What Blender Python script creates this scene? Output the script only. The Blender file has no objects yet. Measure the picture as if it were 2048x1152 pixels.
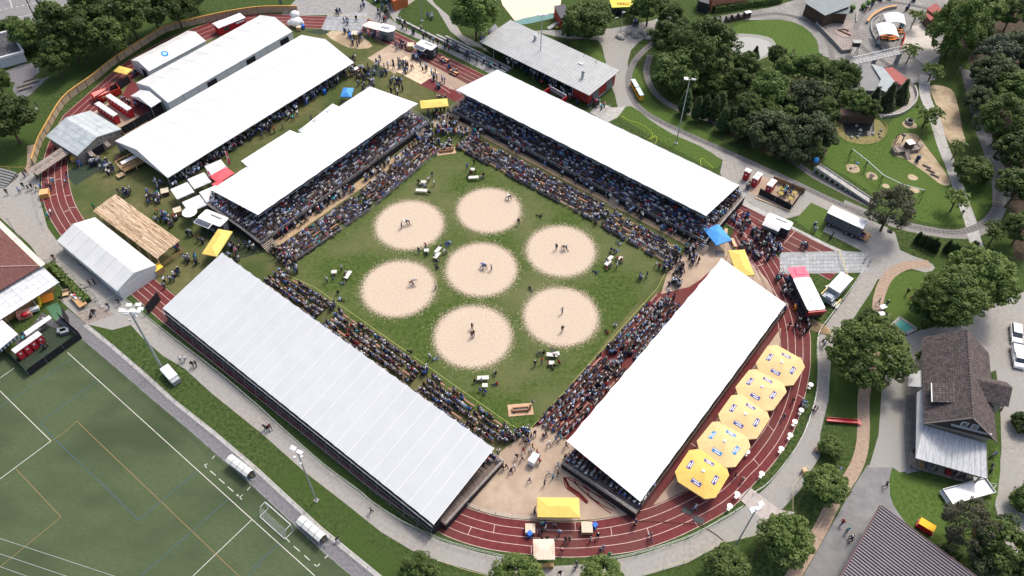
import bpy,math,random
import numpy as np
from mathutils import Vector,Matrix
R=math.radians
rnd=random.Random(7)
sc=bpy.context.scene
C=sc.collection
# ---------------- camera -------------------------------------------------
FPX,CH,NX,NY=1593.0,110.0,998.5,1921.0
_vx,_vy=NX -1024.0,NY -576.0
TILT=math.atan2(FPX,math.hypot(_vx,_vy));ROLL=math.atan2(_vx,_vy)
_c,_s=math.cos(-ROLL),math.sin(-ROLL)
FW=Vector((0,math.cos(TILT),-math.sin(TILT)))
_rt=Vector((1,0,0));_up=Vector((0,math.sin(TILT),math.cos(TILT)))
CR=_rt *_c +_up *_s
CU=_rt * (-_s) +_up *_c
cam=bpy.data.cameras.new('camera');camo=bpy.data.objects.new('camera',cam);C.objects.link(camo)
m=Matrix((CR,CU,-FW)).transposed().to_4x4();m.translation=Vector((0,0,CH));camo.matrix_world=m
cam.sensor_width=36;cam.lens=36 *FPX/2048;cam.clip_start=1;cam.clip_end=6000
sc.camera=camo
# ---------------- light ---------------------------------------------------
SUN_EL,SUN_AZ=R(56),R(37)
w=bpy.data.worlds.new("World");sc.world=w;w.use_nodes=True
nt=w.node_tree;bgn=nt.nodes['Background'];sky=nt.nodes.new('ShaderNodeTexSky');sky.sky_type= 'NISHITA'
sky.sun_disc=False;sky.sun_elevation=SUN_EL;sky.sun_rotation=SUN_AZ;sky.air_density=1.0;sky.dust_density=5;sky.ozone_density=0.3
nt.links.new(sky.outputs[0],bgn.inputs[0]);bgn.inputs[1].default_value=0.15
sl=bpy.data.lights.new('sun','SUN');sl.energy=1.5;sl.angle=R(10);sl.color= (1.0,0.945,0.87)
so=bpy.data.objects.new('sun',sl);C.objects.link(so)
sd=Vector((math.sin(SUN_AZ) *math.cos(SUN_EL),math.cos(SUN_AZ) *math.cos(SUN_EL),math.sin(SUN_EL)))
so.rotation_euler=sd.to_track_quat('Z','Y').to_euler();so.location= (0,0,200)
sc.view_settings.view_transform= 'Standard';sc.view_settings.look= 'None';sc.view_settings.gamma=1
sc.view_settings.exposure=0.67;sc.view_settings.use_curve_mapping=False
sc.cycles.max_bounces=6;sc.cycles.transparent_max_bounces=6

# ---------------- helpers -------------------------------------------------
def P(px,py,z=0.0):
    "the place in the world, at height z, that the photo shows at this pixel"
    d=FW *FPX +CR * (px -1024) +CU * (576 -py)
    k= (z -CH) /d.z
    return Vector((d.x *k,d.y *k,z))
def W(pts,z=0.0):return [P(x,y,z)for x,y in pts]
AX=R(-37.6)
UX=Vector((math.cos(AX),math.sin(AX),0));VX=Vector((-math.sin(AX),math.cos(AX),0))

MATS= {}
def mat(name,c,c2=None,rough=0.8,scale=1.0,detail=6.0,bump=0.0,bscale=None,metal=0.0,lo=0.35,hi=0.65,spec=0.3,
        c3=None,s3=0.1,trans=0.0,emis=None,alpha=None,stretch=None,rand=0.0,space='obj'):
    if name in MATS:return MATS[name]
    M=bpy.data.materials.new(name);M.use_nodes=True;nt=M.node_tree;N=nt.nodes;L=nt.links
    b=N['Principled BSDF'];b.inputs['Roughness'].default_value=rough;b.inputs['Metallic'].default_value=metal
    b.inputs['Specular IOR Level'].default_value=spec
    b.inputs['Base Color'].default_value= (*c,1)
    tc=N.new('ShaderNodeTexCoord');src=tc.outputs['Object']
    if space== 'world':
        g=N.new('ShaderNodeNewGeometry');src=g.outputs['Position']
    if stretch:
        mp=N.new('ShaderNodeMapping');mp.inputs['Scale'].default_value=stretch[:3]
        if len(stretch) >3:mp.inputs['Rotation'].default_value= (0,0,stretch[3])
        L.new(src,mp.inputs[0]);src=mp.outputs[0]
    col=None
    if c2 is not None:
        n=N.new('ShaderNodeTexNoise');n.inputs['Scale'].default_value=scale;n.inputs['Detail'].default_value=detail
        n.inputs['Roughness'].default_value=0.62
        L.new(src,n.inputs['Vector'])
        r=N.new('ShaderNodeMapRange');r.inputs[1].default_value=lo;r.inputs[2].default_value=hi;L.new(n.outputs[0],r.inputs[0])
        mx=N.new('ShaderNodeMix');mx.data_type= 'RGBA';mx.inputs[6].default_value= (*c,1);mx.inputs[7].default_value= (*c2,1)
        L.new(r.outputs[0],mx.inputs[0]);col=mx.outputs[2]
        if c3 is not None:
            n2=N.new('ShaderNodeTexNoise');n2.inputs['Scale'].default_value=s3;n2.inputs['Detail'].default_value=4;L.new(src,n2.inputs['Vector'])
            r2=N.new('ShaderNodeMapRange');r2.inputs[1].default_value=0.42;r2.inputs[2].default_value=0.66;L.new(n2.outputs[0],r2.inputs[0])
            m2=N.new('ShaderNodeMix');m2.data_type= 'RGBA';m2.inputs[7].default_value= (*c3,1);L.new(r2.outputs[0],m2.inputs[0]);L.new(col,m2.inputs[6]);col=m2.outputs[2]
    if rand:
        oi=N.new('ShaderNodeObjectInfo');mr=N.new('ShaderNodeMapRange');mr.inputs[3].default_value=1 -rand;mr.inputs[4].default_value=1 +rand
        L.new(oi.outputs['Random'],mr.inputs[0]);vm=N.new('ShaderNodeVectorMath');vm.operation= 'SCALE'
        if col is None:vm.inputs[0].default_value=c
        else:L.new(col,vm.inputs[0])
        L.new(mr.outputs[0],vm.inputs['Scale']);col=vm.outputs[0]
    if col is not None:L.new(col,b.inputs['Base Color'])
    if bump:
        nb=N.new('ShaderNodeTexNoise');nb.inputs['Scale'].default_value=bscale or scale *4;nb.inputs['Detail'].default_value=4;L.new(src,nb.inputs['Vector'])
        bp=N.new('ShaderNodeBump');bp.inputs['Strength'].default_value=bump;bp.inputs['Distance'].default_value=0.1
        L.new(nb.outputs[0],bp.inputs['Height']);L.new(bp.outputs[0],b.inputs['Normal'])
    if trans:
        tr=N.new('ShaderNodeBsdfTranslucent');tr.inputs[0].default_value= (*c,1)
        if col is not None:L.new(col,tr.inputs[0])
        ms=N.new('ShaderNodeMixShader');ms.inputs[0].default_value=trans;out=N['Material Output']
        L.new(b.outputs[0],ms.inputs[1]);L.new(tr.outputs[0],ms.inputs[2]);L.new(ms.outputs[0],out.inputs[0])
    if alpha is not None:b.inputs['Alpha'].default_value=alpha
    MATS[name] =M
    return M

class MB:
    "collects faces for one mesh"
    def __init__(s):s.v= [];s.f= [];s.m= []
    def face(s,pts,m=0):
        n=len(s.v);s.v+= [tuple(p)for p in pts];s.f.append(tuple(range(n,n +len(pts))));s.m.append(m);return s
    def box(s,x0,x1,y0,y1,z0,z1,m=0):
        return s.prism([(x0,y0),(x1,y0),(x1,y1),(x0,y1)],z0,z1,m)
    def prism(s,poly,z0,z1,m=0,mt=None):
        k=len(poly);n=len(s.v)
        s.v+= [(p[0],p[1],z0)for p in poly] + [(p[0],p[1],z1)for p in poly]
        s.f.append(tuple(range(n +k -1,n -1,-1)));s.m.append(m)
        s.f.append(tuple(range(n +k,n +2 *k)));s.m.append(m if mt is None else mt)
        for i in range(k):
            j= (i +1) %k;s.f.append((n +i,n +j,n +k +j,n +k +i));s.m.append(m)
        return s
    def slab(s,pts,t,m=0,mt=None):
        "polygon in space with thickness t downward"
        k=len(pts);n=len(s.v)
        s.v+= [(p[0],p[1],p[2] -t)for p in pts] + [tuple(p)for p in pts]
        s.f.append(tuple(range(n +k -1,n -1,-1)));s.m.append(m)
        s.f.append(tuple(range(n +k,n +2 *k)));s.m.append(m if mt is None else mt)
        for i in range(k):
            j= (i +1) %k;s.f.append((n +i,n +j,n +k +j,n +k +i));s.m.append(m)
        return s
    def wall(s,pts,h,t,m=0,z=0):
        "upright wall of thickness t along an open line"
        for a,b in zip(pts[:-1],pts[1:]):
            a=Vector((a[0],a[1],0));b=Vector((b[0],b[1],0));d= (b -a)
            if d.length<1e-4:continue
            q=Vector((-d.y,d.x,0)).normalized() * (t/2)
            s.prism([a -q,b -q,b +q,a +q],z,z +h,m)
        return s
    def tube(s,p,q,r,n=6,m=0,r2=None):
        p=Vector(p);q=Vector(q);d=q -p
        if d.length<1e-5:return s
        d.normalize();a=d.orthogonal().normalized();b=d.cross(a);r2=r if r2 is None else r2;k=len(s.v)
        for i in range(n):
            t=2 *math.pi *i/n;o=a *math.cos(t) +b *math.sin(t);s.v.append(tuple(p +o *r));s.v.append(tuple(q +o *r2))
        for i in range(n):
            j= (i +1) %n;s.f.append((k +2 *i,k +2 *j,k +2 *j +1,k +2 *i +1));s.m.append(m)
        s.f.append(tuple(k +2 *i for i in range(n -1,-1,-1)));s.m.append(m)
        s.f.append(tuple(k +2 *i +1 for i in range(n)));s.m.append(m)
        return s
    def pipe(s,pts,r,n=5,m=0):
        for a,b in zip(pts[:-1],pts[1:]):s.tube(a,b,r,n,m)
        return s
    def ball(s,c,rx,ry=None,rz=None,m=0,nu=8,nv=5,hemi=False):
        ry=ry or rx;rz=rz or rx;k=len(s.v);rows= []
        for j in range(nv +1):
            ph= (math.pi/2 if hemi else math.pi) *j/nv
            row= []
            for i in range(nu):
                t=2 *math.pi *i/nu;row.append(len(s.v));s.v.append((c[0] +rx *math.sin(ph) *math.cos(t),c[1] +ry *math.sin(ph) *math.sin(t),c[2] +rz *math.cos(ph)))
            rows.append(row)
        for j in range(nv):
            for i in range(nu):
                i2= (i +1) %nu;s.f.append((rows[j][i],rows[j +1][i],rows[j +1][i2],rows[j][i2]));s.m.append(m)
        return s
    def data(s,name,mats,smooth=False):
        me=bpy.data.meshes.new(name);me.from_pydata(s.v,[],s.f)
        for mm in (mats if isinstance(mats,(list,tuple))else [mats]):me.materials.append(mm)
        if len(s.f):me.polygons.foreach_set('material_index',s.m)
        if smooth:me.polygons.foreach_set('use_smooth',[True] *len(s.f))
        me.validate();me.update();return me

def tag(o,label=None,cat=None,group=None,kind=None):
    if label:
        o['label'] =label
        if len(label.split()) >16:print('LONG',len(label.split()),label)
    if cat:o['category'] =cat
    if group:o['group'] =group
    if kind:o['kind'] =kind
    return o
def link(name,me,parent=None,loc=(0,0,0),rz=0.0):
    o=bpy.data.objects.new(name,me);C.objects.link(o);o.location=loc;o.rotation_euler= (0,0,rz)
    if parent is not None:o.parent=parent
    return o
def thing(name,label,cat,loc=(0,0,0),rz=0.0,group=None):
    return tag(link(name,None,None,loc,rz),label,cat,group)
def part(t,name,mb,mats,smooth=False,loc=(0,0,0),rz=0.0,label=None,kind=None):
    me=mb if isinstance(mb,bpy.types.Mesh)else mb.data(name,mats,smooth)
    o=link(name,me,t,loc,rz)
    return tag(o,label,kind=kind)
def single(name,label,cat,mb,mats,loc=(0,0,0),rz=0.0,group=None,smooth=False,kind=None):
    me=mb if isinstance(mb,bpy.types.Mesh)else mb.data(name,mats,smooth)
    return tag(link(name,me,None,loc,rz),label,cat,group,kind)
def copy_tree(o,parent=None):
    c=o.copy();C.objects.link(c)
    if parent is not None:c.parent=parent
    for ch in list(o.children):copy_tree(ch,c)
    return c
def spline(pts,n=8,closed=False):
    "Catmull-Rom through points"
    p= [Vector(q)for q in pts];out= [];k=len(p)
    for i in range(k if closed else k -1):
        a=p[(i -1) %k]if closed or i>0 else p[0] *2 -p[1]
        b=p[i];c=p[(i +1) %k]
        d=p[(i +2) %k]if closed or i +2 <k else c *2 -b
        for j in range(n):
            t=j/n;out.append(0.5 * ((2 *b) + (c -a) *t + (2 *a -5 *b +4 *c -d) *t *t + (3 *b -a -3 *c +d) *t**3))
    if not closed:out.append(p[-1])
    return out
LAY=0.004
def sheet(name,pts,layer,m,px=True,smooth=0,closed=True):
    "a flat piece of ground; a list of photo pixels or world points"
    w=W(pts)if px else [Vector((p[0],p[1],0))for p in pts]
    if smooth:w=spline(w,smooth,True)
    z=layer *LAY
    me=bpy.data.meshes.new(name);import bmesh
    bm=bmesh.new();f=bm.faces.new([bm.verts.new((p.x,p.y,z))for p in w]);f.normal_update()
    if f.normal.z<0:f.normal_flip()
    bmesh.ops.triangulate(bm,faces=bm.faces[:],ngon_method='EAR_CLIP');bm.to_mesh(me);bm.free();me.materials.append(m)
    return tag(link(name,me),kind='structure')
def offsetline(w,d):
    out= []
    for i,p in enumerate(w):
        a=w[max(0,i -1)];b=w[min(len(w) -1,i +1)];t= (b -a);t.z=0;t.normalize();out.append(p +Vector((-t.y,t.x,0)) *d)
    return out
def ribbon(mb,w,d0,d1,z,m=0):
    a=offsetline(w,d0);b=offsetline(w,d1)
    for i in range(len(w) -1):
        q= [(a[i].x,a[i].y,z),(a[i +1].x,a[i +1].y,z),(b[i +1].x,b[i +1].y,z),(b[i].x,b[i].y,z)]
        if d1>d0:mb.face(q,m)
        else:mb.face(q[::-1],m)
    return mb
def strip(name,pts,width,layer,m,n=8,px=True,kind='structure'):
    w=spline(W(pts)if px else pts,n);mb=MB();ribbon(mb,w,-width/2,width/2,layer *LAY)
    return tag(link(name,mb.data(name,m)),kind=kind),w
# ---------------- materials ------------------------------------------------
GRASS=mat('grass_rough',(0.020,0.042,0.010),(0.072,0.098,0.032),lo=.38,hi=.62,scale=1.8,detail=10,bump=0.6,bscale=6,c3=(0.045,0.075,0.018),s3=0.06,space='world',rough=0.95,spec=0.1)
LAWN=mat('lawn_bright',(0.040,0.082,0.014),(0.090,0.138,0.034),lo=.36,hi=.64,scale=1.9,detail=10,bump=0.5,bscale=8,c3=(0.075,0.115,0.028),s3=0.11,space='world',rough=0.95,spec=0.1)
FIELD=mat('field_grass',(0.032,0.060,0.011),(0.080,0.112,0.030),scale=1.6,detail=12,bump=0.5,bscale=9,c3=(0.112,0.122,0.052),s3=0.085,space='world',rough=0.95,spec=0.1,lo=0.36,hi=0.62)
WORN=mat('worn_grass',(0.085,0.095,0.035),(0.135,0.125,0.058),scale=0.7,detail=10,bump=0.4,bscale=7,c3=(0.055,0.078,0.024),s3=0.09,space='world',rough=0.95,spec=0.1)
SHADE=mat('matting_green',(0.018,0.034,0.020),(0.035,0.050,0.032),scale=2,space='world',rough=0.9)
TURF=mat('turf_pitch',(0.056,0.078,0.038),(0.084,0.108,0.056),scale=1.3,detail=13,c3=(0.048,0.066,0.033),s3=0.07,space='world',rough=0.9,spec=0.1,stretch=(1,2,1,0.65),lo=0.25,hi=0.75)
TRACKM=mat('track_red',(0.108,0.020,0.022),(0.150,0.032,0.034),scale=1.2,detail=8,c3=(0.120,0.045,0.040),s3=0.12,space='world',rough=0.85,spec=0.2)
BEIGE=mat('court_beige',(0.340,0.255,0.185),(0.440,0.345,0.260),scale=0.5,detail=8,c3=(0.30,0.225,0.17),s3=0.08,space='world',rough=0.9)
PLATE=mat('plate_grey',(0.215,0.225,0.235),(0.32,0.33,0.335),scale=1.0,detail=6,c3=(0.25,0.245,0.24),s3=0.3,space='world',rough=0.75)
GRAVEL=mat('gravel_path',(0.235,0.222,0.202),(0.335,0.318,0.29),scale=1.6,detail=12,c3=(0.27,0.265,0.25),s3=0.09,space='world',rough=0.95,bump=0.3,bscale=20)
TARMAC=mat('tarmac',(0.150,0.150,0.155),(0.220,0.220,0.222),scale=0.6,detail=12,c3=(0.19,0.19,0.19),s3=0.05,space='world',rough=0.92)
PAVER=mat('paver_grey',(0.115,0.115,0.125),(0.185,0.182,0.19),scale=2.5,detail=10,space='world',rough=0.92)
CONC=mat('concrete',(0.29,0.285,0.27),(0.42,0.41,0.39),scale=1.2,detail=10,space='world',rough=0.9)
SANDM=mat('sand_ground',(0.33,0.26,0.165),(0.47,0.38,0.26),scale=0.9,detail=10,c3=(0.25,0.19,0.12),s3=0.25,space='world',rough=0.95,bump=0.4)
BRICKP=mat('reddish_path',(0.25,0.185,0.14),(0.37,0.28,0.21),scale=2,detail=12,space='world',rough=0.95)
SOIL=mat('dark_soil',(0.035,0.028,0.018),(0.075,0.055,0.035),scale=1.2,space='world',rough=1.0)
WHITEP=mat('line_white',(0.56,0.56,0.52),(0.44,0.44,0.40),scale=1.5,space='world',rough=0.8)
LPINK=mat('lane_white',(0.56,0.44,0.40),(0.42,0.28,0.25),scale=1.0,space='world',rough=0.8)
BLUEP=mat('line_blue',(0.045,0.095,0.12),rough=0.8)
ORANP=mat('line_orange',(0.24,0.17,0.075),rough=0.8)
YELP=mat('line_yellow',(0.42,0.44,0.14),rough=0.8)
ROOFW=mat('roof_white',(0.80,0.815,0.83),(0.74,0.755,0.775),scale=0.35,detail=3,rough=0.45,trans=0.18,rand=0.02,lo=0.3,hi=0.8)
TENTW=mat('tent_white',(0.70,0.71,0.71),(0.64,0.65,0.655),scale=0.5,detail=3,rough=0.5,trans=0.15,rand=0.03)
TENTG=mat('tent_wall',(0.55,0.57,0.57),(0.64,0.66,0.66),scale=1.5,rough=0.5)
STEEL=mat('steel_grey',(0.30,0.32,0.33),(0.42,0.44,0.45),scale=3,rough=0.45,metal=0.6)
STEELD=mat('steel_dull',(0.22,0.235,0.25),rough=0.6,metal=0.3)
GALV=mat('galvanised',(0.33,0.36,0.37),(0.43,0.455,0.46),scale=2,rough=0.5,metal=0.4)
BLACKC=mat('black_cloth',(0.012,0.012,0.016),(0.022,0.022,0.027),scale=2,rough=0.9)
DARKM=mat('dark_metal',(0.03,0.032,0.037),rough=0.6)
WOODL=mat('wood_light',(0.42,0.30,0.17),(0.56,0.42,0.26),scale=2.5,rough=0.8,rand=0.15,stretch=(1,6,1))
WOODM=mat('wood_mid',(0.30,0.18,0.085),(0.42,0.27,0.13),scale=2.5,rough=0.8,rand=0.15)
WOODD=mat('wood_dark',(0.060,0.040,0.028),(0.11,0.075,0.05),scale=3,rough=0.85,rand=0.1)
WOODG=mat('wood_weathered',(0.17,0.14,0.12),(0.28,0.24,0.21),scale=2,rough=0.9,rand=0.12)
TIER=mat('tier_board',(0.13,0.10,0.085),(0.19,0.15,0.13),scale=2,rough=0.9,rand=0.15)
BENCHM=mat('bench_orange',(0.33,0.165,0.125),(0.27,0.13,0.10),scale=2,rough=0.6,rand=0.12)
REDP=mat('red_plastic',(0.42,0.015,0.025),(0.33,0.010,0.018),scale=2,rough=0.4)
WHITPL=mat('white_plastic',(0.72,0.72,0.72),(0.64,0.64,0.64),scale=3,rough=0.35)
YEL=mat('yellow_canvas',(0.76,0.57,0.15),(0.70,0.51,0.12),scale=1.2,rough=0.6,trans=0.12)
YELU=mat('yellow_parasol',(0.72,0.51,0.25),(0.68,0.47,0.21),scale=0.8,rough=0.6,trans=0.12,rand=0.05)
BLUC=mat('blue_canvas',(0.060,0.28,0.66),(0.075,0.33,0.72),scale=1.2,rough=0.6,trans=0.1)
BLUEPL=mat('blue_plastic',(0.02,0.13,0.50),rough=0.4)
REDC=mat('red_canvas',(0.70,0.10,0.12),(0.60,0.07,0.09),scale=1,rough=0.6)
PINKC=mat('red_canvas_bright',(0.82,0.13,0.20),(0.75,0.10,0.16),scale=1,rough=0.6)
ORANGE=mat('orange_plastic',(0.80,0.26,0.02),rough=0.5)
GREENP=mat('green_plastic',(0.02,0.26,0.09),rough=0.5)
REDW=mat('red_wood_wall',(0.30,0.025,0.020),(0.38,0.04,0.03),scale=2,rough=0.8)
SKIPM=mat('skip_red',(0.55,0.055,0.03),(0.45,0.04,0.022),scale=1.5,rough=0.5)
GLASS=mat('window_glass',(0.03,0.04,0.05),rough=0.1,spec=0.8)
RUBBER=mat('rubber',(0.02,0.02,0.02),rough=0.8)
CARW=mat('car_white',(0.78,0.79,0.80),rough=0.2,spec=0.6)
NAVYL=mat('label_navy',(0.05,0.055,0.22),rough=0.6)
STONE=mat('rock',(0.22,0.21,0.19),(0.36,0.34,0.31),scale=2,rough=0.95,bump=0.5,rand=0.2)
WATER=mat('pond_water',(0.018,0.022,0.024),(0.03,0.035,0.036),scale=0.5,rough=0.12,spec=0.6)
ZINC=mat('zinc_roof',(0.29,0.305,0.31),(0.35,0.365,0.37),scale=0.5,detail=4,rough=0.5,metal=0.15,rand=0.03)
BARK=mat('bark',(0.075,0.055,0.038),(0.13,0.10,0.07),scale=4,rough=1.0,bump=0.6)

# ---------------- ground ---------------------------------------------------
mb=MB();mb.face([(-3000,-3000,0),(3000,-3000,0),(3000,3000,0),(-3000,3000,0)])
tag(link('ground',mb.data('ground',GRASS)),kind='structure')
# festival lawn inside the oval (trodden)
sheet('worn_lawn',[(118,300),(240,165),(420,60),(612,45),(730,60),(790,95),(920,165),(960,260),(1400,470),(1340,560),(1060,870),(930,1005),(560,780),(340,580),(200,480),(140,400)],1,WORN)
sheet('wrestling_field',[(558,545),(868,305),(905,285),(1338,530),(1058,866),(1010,862)],2,FIELD,smooth=0)
mb=MB()
# left-hand artificial pitch
sheet('football_pitch',[(-400,560),(-60,655),(62,752),(165,675),(232,736),(295,791),(382,864),(512,979),(652,1110),(740,1190),(720,1400),(-500,1400)],1,TURF)
LN=MB()
def pline(pts,w,m):
    q=W(pts)
    for a,b in zip(q[:-1],q[1:]):
        d= (b -a).normalized();n=Vector((-d.y,d.x,0)) *w/2;z=3 *LAY
        a2=a -d *w/2;b2=b +d *w/2
        LN.face([(*(a2 -n).xy,z),(*(b2 -n).xy,z),(*(b2 +n).xy,z),(*(a2 +n).xy,z)],m)
for L_ in [[(135,705),(311,864),(512,1046),(630,1152),(760,1270)],[(-80,836),(0,756),(29,736)],[(0,782),(102,882),(0,958),(-60,1003)],[(503,1040),(386,1152),(330,1206)]]:pline(L_,0.10,0)
for i in range(4):pline([(421 +17.5 *i,942 +16 *i),(431 +17.5 *i,950.5 +16 *i)],0.12,0)
for L_ in [[(414,928),(409,930),(413,935)],[(475,989),(479,995),(485,990)],[(941 /4 +335,1074),(579,1084)],[(588,1093),(599,1102)],[(609,1111),(619,1120)],[(629,1129),(634,1133),(639,1128)],[(425,917),(429,912)],[(495,980),(500,974)],[(650,1116),(656,1111)]]:pline(L_,0.12,0)
for L_ in [[(142,718),(0,815),(-80,870)],[(192,763),(80,845),(100,868),(277,1040),(395,942)],[(457,998),(282,1152),(240,1190)],[(520,1130),(490,1160)],[(556,1090),(505,1136)]]:pline(L_,0.11,1)
for L_ in [[(176,864),(154,842),(125,868),(102,882)],[(176,864),(478,1152),(560,1230)],[(32,938),(122,1034),(0,1134),(-50,1175)]]:pline(L_,0.08,2)
tag(link('pitch_lines',LN.data('pitch_lines',[WHITEP,BLUEP,ORANP])),kind='structure')
# paved walk beside the pitch and its kerb
sheet('paved_walk',[(135,618),(172,648),(225,690),(290,746),(350,801),(430,864),(512,934),(642,1054),(762,1152),(860,1230),(790,1240),(704,1152),(652,1110),(512,979),(382,864),(295,791),(232,736),(175,688),(140,660),(110,640)],2,PAVER)
kr=W([(172,648),(225,690),(290,746),(350,801),(430,864),(512,934),(642,1054),(762,1152),(860,1230)]);mb=MB();ribbon(mb,kr,-0.55,0.1,3 *LAY)
tag(link('walk_edging',mb.data('walk_edging',CONC)),kind='structure')
# gravel path and plaza
sheet('plaza',[(-200,470),(0,375),(40,345),(78,325),(80,400),(95,455),(120,490),(160,530),(240,592),(262,610),(262,650),(225,660),(172,648),(120,600),(150,585),(120,540),(85,525),(60,490),(0,435),(-200,560)],2,GRAVEL)
sheet('gravel_path',[(235,592),(252,601),(300,641),(350,681),(437,748),(512,811),(570,864),(652,936),(717,984),(749,1011),(812,1051),(887,1084),(962,1106),(1024,1119),(1110,1132),(1194,1127),(1274,1111),(1374,1079),(1449,1039),(1486,1016),(1536,971),(1581,914),(1608,864),(1631,801),(1636,751),(1636,676),(1656,643),(1695,591),(1727,541),
    (1771,530),(1740,587),(1702,644),(1686,651),(1666,688),(1661,731),(1657,800),(1640,870),(1640,912),(1600,980),(1563,1020),(1521,1069),(1449,1086),(1374,1126),(1289,1151),(1200,1172),(1100,1174),(982,1151),(937,1139),(874,1121),(824,1101),(762,1064),(687,1004),(612,946),(522,866),(425,788),(370,738),(325,711),(287,678),(260,648),(225,620)],3,GRAVEL)
sheet('plank_landing',[(172,648),(150,628),(205,612),(230,630)],4,WOODG)
# concrete slabs on the lower right of the path
for q in [[(1475,995),(1500,975),(1560,1020),(1532,1045)],[(1532,1045),(1560,1020),(1590,1024),(1560,1058),(1520,1069)]]:
    sheet('concrete_slab',q,4,mat('slab_pinkish',(0.34,0.30,0.28),(0.42,0.38,0.36),scale=1.5,space='world'))
# ---- running track ----
OUT= [(127,231),(101,279),(88,318),(83,350),(85,388),(91,415),(107,448),(135,484),(200,537),(262,588),(342,658),(512,793),(649,901),(740,975),(809,1024),(887,1069),(955,1093),(1024,1105),(1124,1114),(1199,1111),(1274,1101),(1349,1076),(1424,1039),(1474,1006),(1511,964),(1536,939),(1573,889),(1600,828),(1618,751),(1621,701),(1618,658),(1600,600),(1570,537),(1540,492)]
INN= [(165,252),(147,285),(138,310),(135,338),(140,375),(150,408),(167,438),(185,462),(240,505),(304,555),(392,625),(555,752),(690,858),(780,930),(850,975),(927,1012),(975,1028),(1024,1038),(1120,1044),(1190,1041),(1261,1027),(1320,1008),(1386,976),(1428,946),(1463,912),(1490,884),(1523,836),(1545,785),(1559,735),(1561,690),(1556,646),(1544,605),(1519,550),(1490,505)]
def band(o,i,name='running_track',lay=3,lanes=4,m=TRACKM,n=5):
    a=spline(W(o),n);b=spline(W(i),n);mb=MB();z=lay *LAY
    for k in range(len(a) -1):
        mb.face([(*b[k].xy,z),(*b[k +1].xy,z),(*a[k +1].xy,z),(*a[k].xy,z)][::-1])
    tag(link(name,mb.data(name,m)),kind='structure')
    ml=MB()
    for j in range(lanes +1):
        f=j/lanes;l= [x * (1 -f) +y *f for x,y in zip(a,b)]
        ribbon(ml,l,-0.045,0.045,(lay +1) *LAY)
    tag(link('lane_lines',ml.data('lane_lines',LPINK)),kind='structure')
    return a,b
TA,TB=band(OUT,INN)
band([(127,231),(175,189),(225,145),(260,120),(330,80),(400,52),(450,36),(520,28),(612,32),(660,33)],[(165,252),(200,215),(250,170),(290,145),(350,110),(415,80),(460,65),(525,54),(612,56),(655,58)])
band([(722,30),(787,62),(962,147),(1220,275),(1487,411),(1700,516)],[(722,63),(787,95),(912,156),(1180,295),(1440,440),(1660,560)],lanes=4)
# red all-weather surface beside and below the right stand
sheet('red_surface',[(1060,858),(1320,582),(1385,570),(1445,515),(1480,430),(1540,492),(1600,600),(1561,690),(1545,785),(1490,884),(1386,976),(1280,1026),(1140,885),(1090,850)],2,TRACKM)
sheet('red_surface',[(835,168),(860,148),(935,178),(960,215),(915,205)],2,TRACKM)
tk=MB()
def tick(o,i,w=0.06):
    a,b=P(*o),P(*i);d= (b -a).normalized();n=Vector((-d.y,d.x,0)) *w;z=5 *LAY
    tk.face([(*(a -n).xy,z),(*(b -n).xy,z),(*(b +n).xy,z),(*(a +n).xy,z)])
for k,f in ((8,0.25),(14,0.5),(20,0.0),(26,0.75),(31,0.5),(37,0.25),(78,0.25),(82,0.5),(87,0),(92,0.75),(97,0.5),(102,0.25),(108,0),(114,0.5),(120,.75),(124,0.25),(130,0.5),(137,0),(143,0.25),(150,0.5),(155,0.75)):
    if k<len(TA):
        a=TA[k].lerp(TB[k],f);b=TA[k].lerp(TB[k],f +0.25);d= (b -a).normalized();n=Vector((-d.y,d.x,0)) *0.05;z=5 *LAY
        tk.face([(*(a -n).xy,z),(*(b -n).xy,z),(*(b +n).xy,z),(*(a +n).xy,z)])
for q in [((84,357),(110,355)),((110,360),(124,357)),((100,392),(113,388)),((130,393),(142,389)),((128,424),(138,420)),((1568,487),(1590,462)),((1470,432),(1484,424)),((1484,424),(1508,452)),((1462,436),(1490,455)),((1500,440),(1540,500)),((1480,452),(1512,505)),((1530,505),(1548,502)),((1518,522),(1535,518)),((1514,532),(1527,528)),
          ((897,178),(905,172)),((880,160),(922,188)),((870,165),(900,186)),((850,160),(872,152)),((1190,764),(1216,780)),((1170,801),(1189,812)),((1316,645),(1324,650)),((1354,940),(1362,946)),((1381,886),(1391,893)),((1286,606),(1290,612))]:tick(*q)
for q in [((1460,420),(1530,470)),((1470,470),(1520,560)),((1500,515),(1560,600)),((1450,445),(1500,480))]:tick(*q)
tag(link('lane_marks',tk.data('lane_marks',LPINK)),kind='structure')
sheet('beige_court',[(926,1008),(985,940),(1000,905),(1060,858),(1092,845),(1140,885),(1270,1026),(1190,1039),(1120,1042),(1024,1036),(975,1026)],4,BEIGE)
sheet('beige_court',[(1306,1010),(1362,940),(1562,655),(1559,690),(1557,735),(1543,785),(1521,836),(1488,884),(1461,912),(1426,946),(1386,974),(1320,1006)],4,BEIGE)
sheet('beige_court',[(1322,588),(1338,535),(1395,482),(1430,462),(1480,505),(1535,560),(1560,620),(1470,560),(1445,520),(1400,560),(1378,574)],4,BEIGE)
sheet('beige_court',[(735,116),(782,88),(828,110),(790,148)],4,BEIGE)
sheet('beige_court',[(828,110),(860,128),(940,170),(905,180),(840,148)],4,BEIGE)
ply=mat('plywood_pale',(0.58,0.44,0.30),(0.66,0.53,0.38),scale=0.8,space='world',rough=0.8)
mb=MB();a,b,c,d=W([(778,136),(812,112),(878,145),(842,169)])
t=tag(link('plywood_floor',None),kind='structure')
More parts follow.
